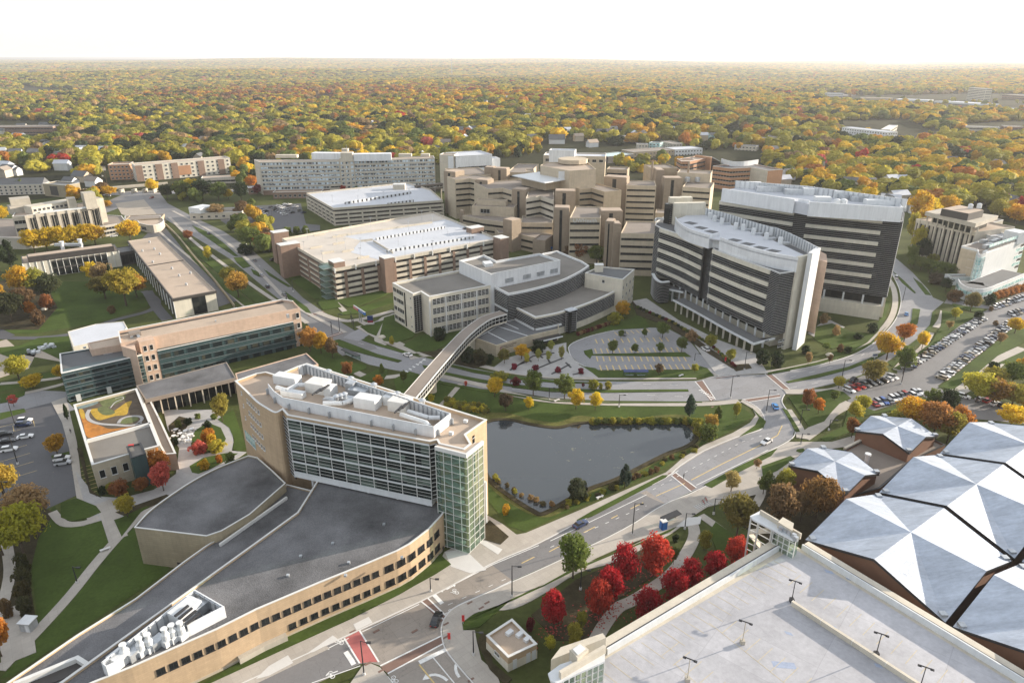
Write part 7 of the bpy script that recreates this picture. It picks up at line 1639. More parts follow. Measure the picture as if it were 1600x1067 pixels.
L=[(895,838,903,60,'round','green','big green tree with a yellow top beside the avenue'),(897,975,1012,30,'round','olive','olive young tree right of the small red maple'),(908,955,985,20,'vase','olive','thin olive sapling under the double red clump'),(860,993,1018,20,'vase','lime','lime sapling beside the service house'),
 (887,1008,1034,24,'round','olive','olive bushy tree behind the bottom stair head'),(1100,828,860,24,'oval','olive','olive tree on the triangle of lawn by the curved path'),(1052,852,882,16,'vase','green','thin green sapling right of the broadest red maple'),(828,962,985,15,'bush','plum','plum shrub by the service house path'),(1055,833,846,12,'bush','dark','dark shrub beside the bus shelter path'),
 (1150,770,842,60,'spread',(.22,.18,.05),'broad olive gold tree left of the open stair tower'),(1216,752,832,56,'spread',(.22,.15,.07),'broad brownish tree right behind the open stair tower'),(1273,742,818,60,'spread',(.30,.17,.06),'broad orange brown tree left of the big folded roofs'),(1225,733,777,34,'round','olive','olive tree in front of the nearest small folded roof'),(1200,738,772,24,'round','green','green tree by the path left of the small folded roof'),
 (1250,765,815,44,'spread','tan','tan tree between the brown and orange trees by the folded roofs'),
 (1422,620,668,52,'spread','gold','golden tree at the left of the clump behind the small folded roof'),(1457,626,686,62,'spread',(.34,.17,.05),'large orange brown tree in the clump behind the small folded roof'),(1479,640,692,46,'round','olive','olive tree in the clump next to the large folded roof'),(1500,636,676,38,'round','orange','orange tree at the right of the clump by the folded roofs'),(1455,608,640,32,'round','green','dark green tree at the end of the short car row'),(1479,608,650,32,'round','dark','darkest green tree behind the orange clump'),
 (1345,617,643,26,'round','lime','lime tree at the left end of the lower car row'),(1336,629,656,28,'round','lime','pale lime tree just below the lower car row'),(1330,652,684,22,'round','rust','rust tree left of the rear small folded roof'),(1398,640,662,30,'bush','olive','olive shrub behind the rear small folded roof'),
 (1578,633,668,48,'round','yellow','yellow tree below the five parked cars at the right'),(1598,610,640,34,'round','gold','golden tree at the right edge by the small lot'),(1525,582,628,52,'round','lime','lime yellow tree left in the wooded corner'),(1550,592,634,46,'round',(.34,.2,.05),'orange olive tree in the wooded corner'),(1580,598,636,46,'round','olive','olive tree above the five parked cars'),(1550,574,606,42,'round','olive','rear olive tree of the wooded corner'),
 (1580,566,602,42,'round','green','green tree of the wooded corner near the right edge'),(1603,556,598,40,'round','gold','golden tree on the right edge by the green field'),(1549,562,586,24,'bush','dark','dark round shrub beside the tan footpath'),
 (1362,562,600,38,'round',(.25,.2,.05),'olive gold tree above the red cars'),(1411,541,584,32,'round','green','green tree at the end of the long car row by the ring road'),(1310,588,607,20,'round','lime','pale lime tree behind the black van'),(1260,606,641,24,'round','rust','rust red tree on the lawn by the junction'),(1278,622,647,20,'round','orange','small orange tree on the lawn by the junction'),(1303,610,626,16,'round','green','small green tree on the lawn by the junction'),
 (1262,548,572,12,'vase','tan','bare tan sapling by the ring road footpath'),(1296,553,568,10,'vase','brown','bare brown sapling by the boulder'),(1385,520,562,44,'round','gold','sunlit golden tree on the ring road median'),(1412,505,534,30,'round','orange','orange tree on the ring road median'),(1440,518,546,20,'round','yellow','yellow tree right of the ring road'),
 (1516,455,487,28,'round',(.2,.16,.06),'olive brown street tree before the clinic podium'),(1490,451,470,26,'bush','brown','rusty shrub left of the clinic podium'),(1546,457,476,18,'bush','dark','dark upright shrub against the clinic podium'),(1462,425,444,28,'bush',(.12,.10,.06),'large dark brown shrub by the clinic entrance'),(1477,434,456,22,'round','dark','dark tree by the clinic entrance'),
 (1585,496,521,30,'round','yellow','yellow tree between the two right hand car rows'),(1527,484,498,14,'bush','dark','dark round shrub at the car park mouth'),(1492,480,500,16,'vase','lime','thin lime sapling on the lawn by the car park'),(1562,519,538,16,'vase','tan','tan sapling at the end of a car row'),(1482,500,516,12,'vase','tan','faint bare sapling on the lawn beside the long car row'),
 (1190,543,570,24,'bush','dark','dark shrub at the foot of the nearer white tower'),(1213,547,573,24,'bush','dark','second dark shrub right of the canopy end'),(1109,523,546,20,'round','olive','olive tree on the plaza before the nearer tower'),(1141,545,566,18,'round','olive','olive tree near the end of the plaza drive'),(1080,514,533,20,'bush','tan','tan tree at the bend of the plaza drive'),(1035,502,528,22,'round','green','green tree at the top right of the visitor lot'),
 (1007,513,527,11,'round','green','small green tree at the top of the visitor lot'),(1065,526,550,20,'round','green','green tree at the right of the visitor lot island'),(957,531,553,17,'round','green','leftmost green tree on the visitor lot island'),(992,537,553,14,'round','green','middle green tree on the visitor lot island'),(1031,535,552,15,'round','green','third green tree on the visitor lot island'),(970,515,529,10,'round','green','small green tree left in the top bay row'),(1029,568,586,16,'round','brown','brown green tree beside the blue shelters'),(1085,568,583,14,'round','olive','olive tree at the lower right corner of the visitor lot'),
 (833,578,619,35,'round','green','green tree with yellow tip, left of its pair by the road'),(882,585,623,35,'round','green','green tree, right of the pair by the road'),(900,608,639,29,'round','yellow','larger yellow tree above the pond'),(930,611,641,24,'round','yellow','smaller yellow tree above the pond'),(826,620,641,18,'round','yellow','little yellow tree on the pond lawn'),(773,588,620,32,'round','yellow','yellow tree right of the footbridge pier'),(790,613,642,26,'round',(.09,.07,.04),'dark leafless tree on the pond lawn'),
 (927,591,608,18,'bush','olive','olive shrub on the road median'),(950,594,608,13,'bush','olive','smaller olive shrub on the road median'),(939,598,608,8,'bush','olive','tiny shrub between two median shrubs'),(806,588,602,17,'bush','plum','plum shrub on the road median'),(781,580,594,30,'bush','olive','wide olive hedge on the road median'),(911,598,606,6,'vase','plum','little plum sapling on the median'),(674,616,631,12,'round','lime','little lime tree right of the footbridge'),
 (592,586,606,18,'round','orange','orange tree behind the tower roof screen'),(597,566,584,14,'cone','green','small green conifer by the bus stop path'),(544,565,591,22,'round','rust','rust tree beside the bus shelter lawn'),(631,579,599,14,'round','green','green tree left of the footbridge'),(520,528,560,24,'round','brown','brown tree beside the golden one at the teal hall end'),(485,511,550,36,'round',(.5,.28,.07),'pale orange tree at the right end of the teal hall'),(502,517,553,26,'round','gold','golden tree between orange and brown trees'),
 (728,594,606,6,'vase','pink','pink sapling on the narrow median'),(902,744,780,40,'bush',(.06,.07,.035),'dark rounded evergreen on the pond bank'),(976,721,762,30,'cone','blue','blue green spruce on the pond bank'),(1077,612,651,28,'cone','blue','tall grey green conifer above the pond end'),(1121,631,657,20,'cone','green','faint green conifer on the pond lawn'),(1150,627,653,14,'oval','olive','slim olive tree at the lawn corner'),(1110,647,674,24,'round',(.42,.3,.06),'golden tree by the bench shelter'),(1107,660,688,30,'bush','green','dark green tree at the pond end'),(1090,652,680,22,'bush','olive','olive thicket at the pond end'),
 (1142,737,768,30,'round',(.38,.3,.12),'pale yellow tree beside the avenue footpath'),(1192,744,772,24,'round','green','green tree right of the winding path'),(1182,716,733,14,'vase','tan','bare tan sapling on the verge'),(790,785,804,13,'bush','gold','golden bush on the pond lawn corner'),
 (815,537,561,29,'round','gold','golden tree before the sign wall'),(841,529,551,27,'bush','dark','dark round shrub beside the entrance canopy'),(788,545,568,22,'round',(.2,.17,.05),'olive tree half covering the sign wall'),(823,551,569,10,'oval','lime','slim green sapling on the tree terrace'),(841,544,565,11,'vase',(.38,.38,.1),'slim yellow sapling on the tree terrace, left'),(857,547,566,11,'vase',(.38,.38,.1),'slim yellow sapling on the tree terrace, middle'),(877,540,563,12,'vase',(.38,.38,.1),'slim yellow sapling on the tree terrace, right'),(861,531,551,12,'vase',(.38,.38,.1),'slim yellow sapling closest to the entrance'),
 (973,470,498,26,'round','gold','golden tree at the foot of the tan end block'),(960,486,507,24,'bush','olive','olive shrub under the curved louvred front'),(730,539,565,32,'bush','dark','dark shrub mass left of the sign wall'),(750,544,568,28,'bush',(.09,.08,.04),'brownish dark shrub left of the sign wall'),(765,551,568,15,'bush','dark','small dark shrub before the sign wall'),(686,511,531,26,'bush','dark','dark shrub at the base of the white office wing'),(612,524,538,10,'bush','lime','lime shrub by the corner lawn'),
 (905,376,410,34,'round','rust','rust tree before the lettered hospital ward'),(932,382,414,34,'round','green','green tree before the lettered hospital ward'),(889,383,408,20,'round','brown','brown tree at the hospital drive'),
 (295,359,377,16,'round','rust','small rust tree left of the avenue'),(326,383,407,16,'oval','lime','lime tree on the verge of the avenue'),(360,417,443,30,'round','olive','olive tree on the verge by the teal hall'),(373,424,465,38,'round',(.4,.24,.05),'orange gold tree on the verge by the teal hall'),(392,354,388,40,'round','green','big green tree right of the avenue'),(412,364,392,30,'round','rust','rust tree left of the brown garage'),(385,380,398,26,'bush','dark','dark shrub right of the avenue'),(430,372,392,34,'bush','brown','brown thicket left of the brown garage'),
 (450,353,367,17,'bush','green','green shrub behind the brown garage, left'),(464,352,366,15,'bush','green','green shrub behind the brown garage, middle'),(478,351,365,14,'bush','green','green shrub behind the brown garage, right'),(340,318,341,30,'round','tan','tan tree before the white topped bungalow'),(372,318,330,10,'round','olive','small tree in the back parking lot'),
 (205,344,379,38,'round','yellow','yellow tree standing apart before the annexes'),(18,370,417,36,'cone','dark','dark conifer at the left edge'),(0,380,425,34,'round','dark','dark tree cut by the left edge'),(35,414,460,46,'round','gold','orange gold tree in the left grove'),(54,419,458,48,'round','olive','olive tree in the left grove'),(79,427,468,44,'round',(.07,.08,.035),'dark tree at the lawn edge of the left grove'),(20,454,503,46,'round',(.06,.07,.03),'dark green tree at the bottom of the left grove'),(48,471,494,22,'round','orange','bright orange small tree in the left grove'),
 (38,450,487,40,'round','brown','brown tree in the left grove'),(62,481,507,24,'bush','brown','brown shrub below the left grove'),(75,457,482,24,'bush','rust','rust shrub on the lawn side of the left grove'),(-6,440,490,40,'round','gold','golden tree cut by the left edge'),
 (147,409,442,30,'round','yellow','yellow tree at the left of the lawn clump'),(163,411,447,34,'round','tan','tan bare tree in the lawn clump'),(176,409,448,15,'cone','dark','slim dark conifer in the lawn clump'),(165,430,467,46,'spread',(.14,.12,.03),'dark gold tree at the front of the lawn clump'),(198,416,478,54,'spread',(.36,.27,.04),'tall yellow olive tree beside the long flat hall'),(214,424,465,38,'round',(.42,.25,.05),'orange gold tree against the long flat hall'),(176,476,490,14,'bush','brown','low brown shrub on the lawn'),
 (172,290,308,24,'round','gold','golden tree by the overpass'),(160,282,298,16,'bush','brown','brown shrub by the overpass'),(168,312,322,16,'bush','gold','golden shrub on the roundabout'),(240,279,301,22,'round','yellow','yellow tree right of the overpass'),(262,287,312,28,'round',(.07,.08,.03),'dark tree at the head of the avenue'),(285,281,312,32,'round','green','green tree behind the bungalow, left'),(300,279,308,26,'round','yellow','yellow tree behind the bungalow'),(318,280,314,32,'round','dark','dark tree behind the bungalow'),(342,284,314,32,'round','green','green tree behind the bungalow, right'),(357,295,312,17,'round','yellow','small yellow tree by the back lot'),(378,284,316,26,'round','dark','dark tree left of the long hospital block'),(394,274,296,20,'round','orange','orange tree left of the long hospital block'),(5,320,348,26,'round','yellow','yellow tree at the left edge by the concrete hall'),(403,288,306,14,'round','plum','plum tree at the corner of the long hospital block'),(537,289,303,12,'round','red','red tree before the long hospital block'),(556,290,302,12,'round','green','green tree before the long hospital block'),
 (30,556,592,42,'round','lime','lime green tree on the left lawn'),(52,586,607,34,'round','yellow','yellow tree in front of the lime one'),(96,571,592,22,'round','yellow','yellow tree at the corner of the teal hall'),(22,616,635,17,'round','pink','coral red tree on the parking island'),(90,679,710,30,'round',(.5,.28,.03),'golden orange tree in the left car park'),(250,703,747,40,'round','orange','orange red tree beside the planted roof hall'),(256,723,767,34,'round','pink','coral pink tree by the steps'),(190,751,780,32,'round','rust','rust tree at the front of the planted roof hall'),(223,746,770,24,'round','rust','small rust tree left of the coral one'),
 (200,774,808,30,'round',(.42,.36,.05),'yellow green tree at the path junction'),(348,615,659,28,'round',(.34,.3,.06),'yellow olive tree on the court lawn'),(326,668,690,24,'bush','orange','orange shrub in the round court bed, back'),(312,688,708,28,'bush','pink','coral shrub in the round court bed, front left'),(340,686,706,28,'bush','lime','lime shrub in the round court bed, right'),(333,676,698,20,'bush','gold','golden shrub in the round court bed, centre'),(343,708,723,12,'bush','orange','small orange shrub on the lens shaped lawn'),(361,705,727,20,'bush','green','green shrub beside the auditorium'),(320,717,733,18,'bush','gold','golden shrub on the lens shaped lawn'),
 (106,628,656,12,'cone','dark','narrow dark conifer at the planted roof hall'),(175,752,768,16,'bush','olive','olive shrub by the planted roof hall'),(160,758,772,14,'bush','dark','dark shrub by the planted roof hall'),(295,652,664,14,'bush','dark','dark shrub in the garden court'),(280,655,668,14,'bush','green','green shrub under the gallery'),(325,656,670,14,'bush','dark','dark shrub left of the court lawn'),(275,680,694,12,'bush','dark','dark shrub by the terrace tables'),(310,645,654,12,'bush','green','green shrub by the gallery columns'),(335,645,655,12,'bush','green','green shrub by the court corner'),
 (40,788,872,84,'spread',(.38,.36,.04),'large yellow green tree at the lower left'),(5,800,868,60,'spread',(.4,.34,.04),'yellow tree cut by the left edge'),(50,760,822,74,'spread',(.40,.28,.13),'broad tan tree at the corner of the left car park'),(8,725,782,56,'spread',(.48,.34,.06),'pale yellow tree at the left edge of the car park'),(38,862,892,26,'bush',(.08,.08,.03),'top clump of the dark hedge by the footpath'),(39,884,915,27,'bush',(.08,.08,.03),'second clump of the dark hedge by the footpath'),(40,906,937,27,'bush',(.09,.08,.03),'third clump of the dark hedge by the footpath'),(42,928,960,26,'bush',(.07,.07,.03),'bottom clump of the dark hedge by the footpath'),(3,962,1026,42,'round','orange','orange tree at the lower left edge'),(14,930,965,20,'bush','brown','brown shrub above the orange tree'),
 (1306,506,524,14,'bush','tan','tan shrub beside the tower garden'),(1290,535,548,14,'round','green','green shrub in the tower garden'),(1312,536,550,12,'bush','brown','brown shrub in the tower garden'),(1325,540,552,13,'bush','dark','dark shrub in the tower garden'),(1258,538,553,16,'bush','dark','dark shrub left of the tower garden'),(1340,520,530,16,'bush','dark','dark shrub at the rear tower corner'),(1362,503,520,18,'bush','dark','dark shrub under the rear tower corner'),(1287,488,505,16,'bush','tan','brown tree in the corner between the two white towers'),
 (1432,296,356,40,'round','gold','golden tree right of the rear tower roof'),(1446,340,392,34,'round','olive','olive tree between rear tower and ribbed block'),(1430,352,402,26,'round','lime','lime tree between rear tower and ribbed block'),(1452,310,348,34,'round','yellow','yellow tree behind the ribbed block, left'),(1478,305,340,36,'round','gold','golden tree behind the ribbed block'),(1586,318,352,40,'round','gold','golden tree behind the clinic'),(1560,312,345,36,'round','olive','olive tree behind the clinic'),(1597,306,342,34,'round','crimson','crimson tree at the right edge behind the clinic'),(1562,300,330,20,'round','plum','plum tree behind the ribbed block'),
 (1548,478,486,8,'bush','brown','tiny brown shrub at the lot corner'),(1555,500,508,10,'bush','brown','brown shrub on the lot island'),
 (1438,372,412,26,'round','dark','dark tree between the towers road and the ribbed block'),(1422,382,416,20,'round','green','green tree by the ring road behind the rear tower'),(1441,325,372,30,'round','gold','golden tree behind the rear tower corner'),(1423,330,384,24,'round',(.4,.36,.05),'yellow green tree hugging the rear tower side'),(1456,395,412,18,'bush','olive','olive shrub before the ribbed block, left end')]
for a in L:TR(*a)
for i,x in enumerate((55,75,95,113,131,150)):TR(x,357-i*1.6,396-i*2.4,38,'round',(.55,.38,.03),['leftmost','second','third','fourth','fifth','rightmost'][i]+' tree of the yellow row before the concrete hall','yellow row before the concrete hall')
for i,x in enumerate((1426,1438,1450,1463,1477,1488)):TR(x,398+i*3,420+i*3,24,'round','green',['first','second','third','fourth','fifth','sixth'][i]+' green tree from the left under the ribbed block','green trees under the ribbed block')
for i,(x,y)in enumerate(((803,577),(837,579),(872,582),(908,584))):TR(x,y-10,y,12,'bush',(.26,.02,.045),['leftmost','second','third','rightmost'][i]+' crimson ball shaped tree on the terrace','crimson balls on the terrace')
for i,x in enumerate(range(1553,1606,8)):TR(x,455-(x-1553)*.28,468-(x-1553)*.3,15,'bush',(.42,.2,.06),'orange hedge plant before the clinic podium','orange hedge plants before the clinic')
rs=random.Random(4)
for i in range(26):x=925+i*6.6;TR(x,653-rs.uniform(0,3),662-rs.uniform(-1,2),rs.uniform(10,18),'bush',rs.choice(['olive','green','olive','lime'][:3]),'low olive thicket plant along the far bank of the pond','thicket plants on the far bank')
for i in range(30):x=690+rs.uniform(0,75);y=628+(x-690)*.17+rs.uniform(-4,8);TR(x,y-8,y,rs.uniform(8,15),'bush',rs.choice(['olive','lime',(.26,.26,.07)]),'yellow green tall grass clump on the bank near the tower','tall grass clumps')
for i in range(22):t=i/21;x=1088-t*195+rs.uniform(-3,3);x+=rs.uniform(-6,6);y=706+t*84-(0 if t>.3 else 4)+rs.uniform(-2,2);TR(x,y-rs.uniform(5,9),y,rs.uniform(9,15),'bush',rs.choice([(.11,.1,.045),'olive','brown']),'brownish reed clump along the near bank of the pond','reed clumps on the near bank')
for i in range(16):t=i/15;x=885-t*125+rs.uniform(-6,6);y=795-t*55+10*math.sin(t*3)+rs.uniform(-2,2);TR(x,y-rs.uniform(5,8),y,rs.uniform(8,13),'bush',rs.choice([(.16,.13,.06),'olive','tan']),'tan reed clump at the near corner of the pond','reed clumps at the near corner')
for i in range(20):t=i/19;x=903+t*50;y=524-t*17;TR(x,y-6,y,8,'bush',rs.choice(['brown','tan','plum']),'brown hedge plant below the curved louvred front','brown hedge plants')
for i in range(34):t=i/33;p=along([(996,482),(1050,505),(1110,540),(1146,572)],t*178)[0];TR(p[0],p[1]-5,p[1],8,'bush',rs.choice(['dark','olive','green','plum']),'low hedge plant beside the plaza drive','hedge plants beside the plaza drive')

mb=MB();rl=random.Random(8)
for o in[o for o in COL.objects if o.get('group')==RM]:
    for k in range(90):a,q=rl.random()*6.28,abs(rl.gauss(0,.62))*o.scale[0];quad(mb,(o.location[0]+q*math.cos(a),o.location[1]+q*math.sin(a),.24+rl.random()*.03),(rl.uniform(-.1,.1),rl.uniform(-.1,.1),1),rl.uniform(.12,.3),rl)
tag(mb.build('fallen_leaves',surf('fallen_leaves',(.34,.05,.04),.9,.3,2,8)),'red fallen leaves scattered under the maples','leaves',kind='stuff')
# ---------------------------------------------------------------- cars
PAINT={'white':(.75,.75,.74),'silver':(.42,.43,.45),'grey':(.16,.165,.17),'black':(.012,.012,.014),'red':(.32,.02,.015),'blue':(.02,.08,.32),'dark blue':(.015,.03,.09),'tan':(.35,.29,.2),'green':(.03,.09,.05),'light blue':(.08,.28,.62)}
def loft(mb,st):
    """stations along x: (x, half width low, half width high, z low, z high)"""
    b=len(mb.v)
    for x,w0,w1,z0,z1 in st:mb.v+=[(x,-w0,z0),(x,w0,z0),(x,w1,z1),(x,-w1,z1)]
    for i in range(len(st)-1):
        for k in range(4):l=(k+1)%4;mb.f.append((b+4*i+k,b+4*i+l,b+4*i+4+l,b+4*i+4+k)[::-1]);mb.m.append(mb.mi)
    e=b+4*(len(st)-1);mb.f.append((b+3,b+2,b+1,b)[::-1]);mb.f.append((e,e+1,e+2,e+3)[::-1]);mb.m+=[mb.mi]*2
def carmeshes(kind):
    suv=kind=='suv';van=kind=='van';zt=1.0 if suv else .92;out=[]
    mb=MB();L2=2.35 if not van else 2.5
    loft(mb,[(-L2,.78,.74,.42,.78),(-L2+.12,.88,.84,.3,zt-.08),(-L2+.7,.91,.87,.26,zt+.02),(-.6,.92,.88,.24,zt+.04),(.75,.92,.88,.24,zt),(L2-.9,.91,.84,.26,zt-.06),(L2-.25,.87,.76,.3,zt-.2),(L2,.74,.66,.42,.66)])
    r0,r1=(-2.2,.95)if(suv or van)else(-1.75,.85);top=1.72 if suv else 1.95 if van else 1.42
    loft(mb,[(r0+.45,.64,.62,top-.09,top-.02),(-.5,.66,.62,top-.06,top),(r1-.75,.64,.6,top-.08,top-.03)]);me1=('body',mb,'carpaint')
    g2=MB();loft(g2,[(r0,.84,.80,zt-.02,zt+.04),(r0+.42,.84,.66,zt-.02,top-.05),(-.5,.85,.68,zt-.02,top-.03),(r1-.72,.84,.64,zt-.02,top-.06),(r1+.1,.82,.78,zt-.05,zt-.01)])
    out=[me1,('windows',g2,'carglass')]
    for x in(-1.42,1.42):
        for y in(-.83,.83):w=MB();w.tube((x,y-.11,.33),(x,y+.11,.33),.33,n=12);out.append(('wheel',w,'blackrubber'))
    for y in(-.58,.58):
        h=MB();h.box(L2-.06,y,.52,.68,.16,.3);out.append(('headlight',h,'whitetrim'));h=MB();h.box(-L2+.05,y,.6,.76,.14,.3);out.append(('tail_light',h,'red'))
    res=[]
    for nm,m,mt in out:me=bpy.data.meshes.new(nm);me.from_pydata(m.v,[],m.f);me.materials.append(M[mt]);me.update();res.append((nm,me))
    return res
CAR={k:carmeshes(k)for k in('sedan','suv','van')}
def car(x,y,a,kind,col,label,group=None,full=True,name='car'):
    r=empty(name,(x,y,.06),label,'car',group,a)
    for nm,me in CAR[kind]:
        if not full and nm in('headlight','tail_light'):continue
        o=bpy.data.objects.new(nm,me);COL.objects.link(o);o.parent=r
        if nm=='body':o['paint']=list(PAINT[col])
    return r
def cpx(px,head,kind,col,label,group=None,full=True):
    A,B=g(*px),g(*head);return car(A[0],A[1],math.atan2(B[1]-A[1],B[0]-A[0]),kind,col,label,group,full)
cpx((907,821),(920,814),'sedan','dark blue','dark blue grey car driving along the near avenue');cpx((682,970),(687,958),'suv','black','black car waiting at the crosswalk of the near avenue');cpx((1197,692),(1187,697),'sedan','white','white car on the avenue near the pond corner')
cpx((1211,637),(1206,628),'sedan','light blue','bright blue car at the main junction');cpx((637,556),(628,553),'sedan','white','white car on the road left of the footbridge');cpx((1102,547),(1094,542),'suv','white','white car on the plaza drive');cpx((1400,435),(1398,425),'van','white','white van with dark load on the sunlit ring road');cpx((1416,492),(1417,480),'sedan','light blue','pale blue car on the sunlit ring road')
cpx((418,449),(412,443),'suv','black','dark car on the avenue, nearer of two');cpx((444,462),(438,457),'sedan','grey','grey car on the avenue beside the garage');cpx((427,407),(436,404),'suv','black','black car leaving the brown garage');cpx((373,392),(366,386),'suv','black','dark car halfway up the avenue');cpx((326,366),(320,361),'sedan','dark blue','blue car farther up the avenue');cpx((398,408),(392,402),'sedan','grey','small dark car before the garage tower')
cpx((237,310),(230,312),'suv','red','dark red car at the roundabout');cpx((178,370),(186,369),'sedan','white','white car parked by the podium wing');cpx((975,523),(975,528),'sedan','black','black car in the top bays of the visitor lot');cpx((169,307),(176,307),'suv','white','white car on the cross street at the upper left');cpx((409,431),(405,427),'sedan','silver','silver car near the garage crossing')
cpx((160,276),(162,270),'sedan','white','white car on the straight street at the upper left');cpx((1334,596),(1341,592),'van','black','black van beside the pale lime tree')
# left car park
for px,hd,k,c,l in[((39,659),(50,658),'suv','white','white car, rearmost in the left car park'),((37,665),(48,664),'suv','dark blue','dark blue car behind the rearmost white one in the left car park'),((8,680),(20,678),'suv','black','black car at the left edge, upper'),((40,684),(52,682),'sedan','white','white sedan alone in the middle of the left car park'),((12,691),(24,689),'sedan','black','black car at the left edge, lower'),((15,704),(27,702),'suv','white','white car nearest in the left rows'),
 ((97,718),(110,716),'suv','white','white car, upper of the pair by the walk'),((99,725),(112,723),'suv','silver','silver car, lower of the pair by the walk')]:cpx(px,hd,k,c,l,'cars in the left car park')
rc=random.Random(21);ORD=['first','second','third','fourth','fifth','sixth','seventh','eighth','ninth','tenth']+['%dth'%i for i in range(11,60)]
def carrow(a,b,n,hx,cols,row,frm,flip=1,skip=(),full=True):
    A,B=g(*a),g(*b);H=g(*hx);u=math.atan2(H[1]-A[1],H[0]-A[0])
    for i in range(n):
        if i in skip:continue
        p=lerp(A,B,i/(n-1));c=cols[i%len(cols)]if isinstance(cols,list)else rc.choice(['white','silver','grey','black','white','silver','black','dark blue','white','tan','silver'])
        k=rc.choice(['sedan','suv','sedan','suv']);car(p[0]+rc.uniform(-.15,.15),p[1]+rc.uniform(-.25,.25),u+rc.uniform(-.03,.03)+(math.pi if rc.random()<.3 else 0),k,c,'%s %s car from %s, %s'%(ORD[i],c,frm,row),'cars parked '+row,full)
carrow((1417,577),(1533,500),30,(1428,578),None,'in the long row nearest the ring road','the near end')
carrow((1470,592),(1580,506),30,(1459,588),None,'in the long row beside the footpath','the near end')
carrow((1553,482),(1612,462),13,(1560,486),None,'in the upper row below the clinic','the left')
carrow((1580,493),(1625,478),9,(1588,497),None,'in the second row below the clinic','the left')
carrow((1366,633),(1436,614),11,(1373,638),['red','silver','blue','grey','white','silver','grey','red','white','silver','white'],'in the lower row by the folded roofs','the left',skip=())
carrow((1326,611),(1394,591),9,(1334,614),['white','red','red','grey','black','black','black','white','white'],'in the upper row by the olive gold tree','the left')
for px,c,k in[((1505,621),'white','suv'),((1531,625),'silver','sedan'),((1543,628),'red','suv'),((1554,632),'white','sedan'),((1566,635),'black','suv')]:cpx(px,(px[0]+8,px[1]-3 if px[0]>1510 else px[1]+2),k,c,'%s car in the shaded small lot below the wooded corner'%c,'cars in the shaded small lot')
for a,b,n,row,sk in[((398,330),(413,335),5,'at the left of the back lot',()),((402,327),(416,331),5,'behind the left group of the back lot',(1,)),((424,325),(445,336),7,'in the middle of the back lot',()),((434,322),(457,333),7,'in the middle rear row of the back lot',(5,)),((446,320),(474,333),6,'in the right row of the back lot',(2,3)),((452,320),(462,324),2,'at the rear of the back lot',())]:
    carrow(a,b,n,(a[0]+6,a[1]-1),None,row,'the left',skip=sk,full=False)
cpx((384,336),(388,336),'sedan','black','lone black car in the back lot',full=False);cpx((348,328),(352,328),'suv','silver','silver car beside the bungalow',full=False)
for px in((500,320),(1316+0,540))[:0]:pass
# cars on the top deck of the brown garage
for x,y in((1328,602),(1425,625)):q=k7((x,y),z=15.6)[0];c_=car(q[0],q[1],aR,'sedan','black','black car on the roof deck of the brown garage, %s'%('left' if x<1400 else 'right'));c_.location.z=15.55
# ---------------------------------------------------------------- lamps, shelters, signs
def lamp(px,h,label,head=1,m='dkmetal',group='street lamps'):
    q=g(*px);r=empty('street_lamp',(q[0],q[1],0),label if len(label.split())>3 else label+' beside it','street lamp',group);mb=MB();mb.tube((q[0],q[1],0),(q[0],q[1],h),.16,.1,8);mb.build('post',M[m],r)
    MB().tube((q[0],q[1],0),(q[0],q[1],.7),.35,.3,8).build('base',M['white_conc'],r)
    mb=MB()
    for s in((1,-1)if head==2 else(1,)):mb.tube((q[0],q[1],h-.1),(q[0]+s*1.6,q[1]-.5,h+.1),.07,.06,6)
    mb.build('arm',M[m],r)
    for s in((1,-1)if head==2 else(1,)):MB().box(q[0]+s*1.7,q[1]-.5,h,h+.22,.9,.45).build('lamp_head',M[m],r)
for px,h,l in[((569,1022+32),9,'tall dark street lamp on the grass nose at the bottom'),((740,1023),6.5,'dark street lamp beside the service house'),((988,836),10,'dark street lamp with yellow band on the avenue'),((673,924),4,'short pole by the nearest crosswalk'),((800,932),9,'dark street lamp left of the big green tree'),((1141,622),9,'dark street lamp at the junction corner'),((1197,645),9,'dark street lamp on the bend of the avenue'),((907,921),6,'dark path lamp below the green tree'),
 ((24,665),10,'tall lamp in the left car park, rear'),((28,725),10,'tall lamp in the left car park, front'),((17,800),10,'tall lamp between the yellow trees at the left edge'),((121,911),5,'dark path lamp on the sunny lawn'),((531,520),9,'street lamp by the left junction'),((1251,694),4,'path lamp before the tennis forecourt'),((1295,672),4,'path lamp on the forecourt lawn'),((1250,664),6,'street lamp on the junction lawn'),((1315,832-240),8,'street lamp by the black van'),((1408,600),9,'sunlit lamp at the car park mouth'),((1085,566),4,'lamp by the blue shelters'),((1163,578),8,'tall dark lamp at the end of the plaza'),((967,636),5,'pond path lamp'),((858,625),5,'pond path lamp left of the yellow trees'),((1070,826),5,'lamp beside the crossing plaza'),((1115,803),5,'lamp beside the bicycle stands'),((385,382),8,'lamp on the avenue median'),((458,456),7,'lamp on the avenue by the garage'),((1410,472),8,'lamp on the sunlit kerb of the ring road'),((426,345),8,'lamp in the back lot, right'),((404,352),8,'lamp in the back lot, left'),((375,348),8,'lamp in the back lot by the shrubs at its left'),((1451,440),8,'lamp before the ribbed block'),((1505,498-20),8,'lamp by the clinic junction')]:lamp(px,h,l)
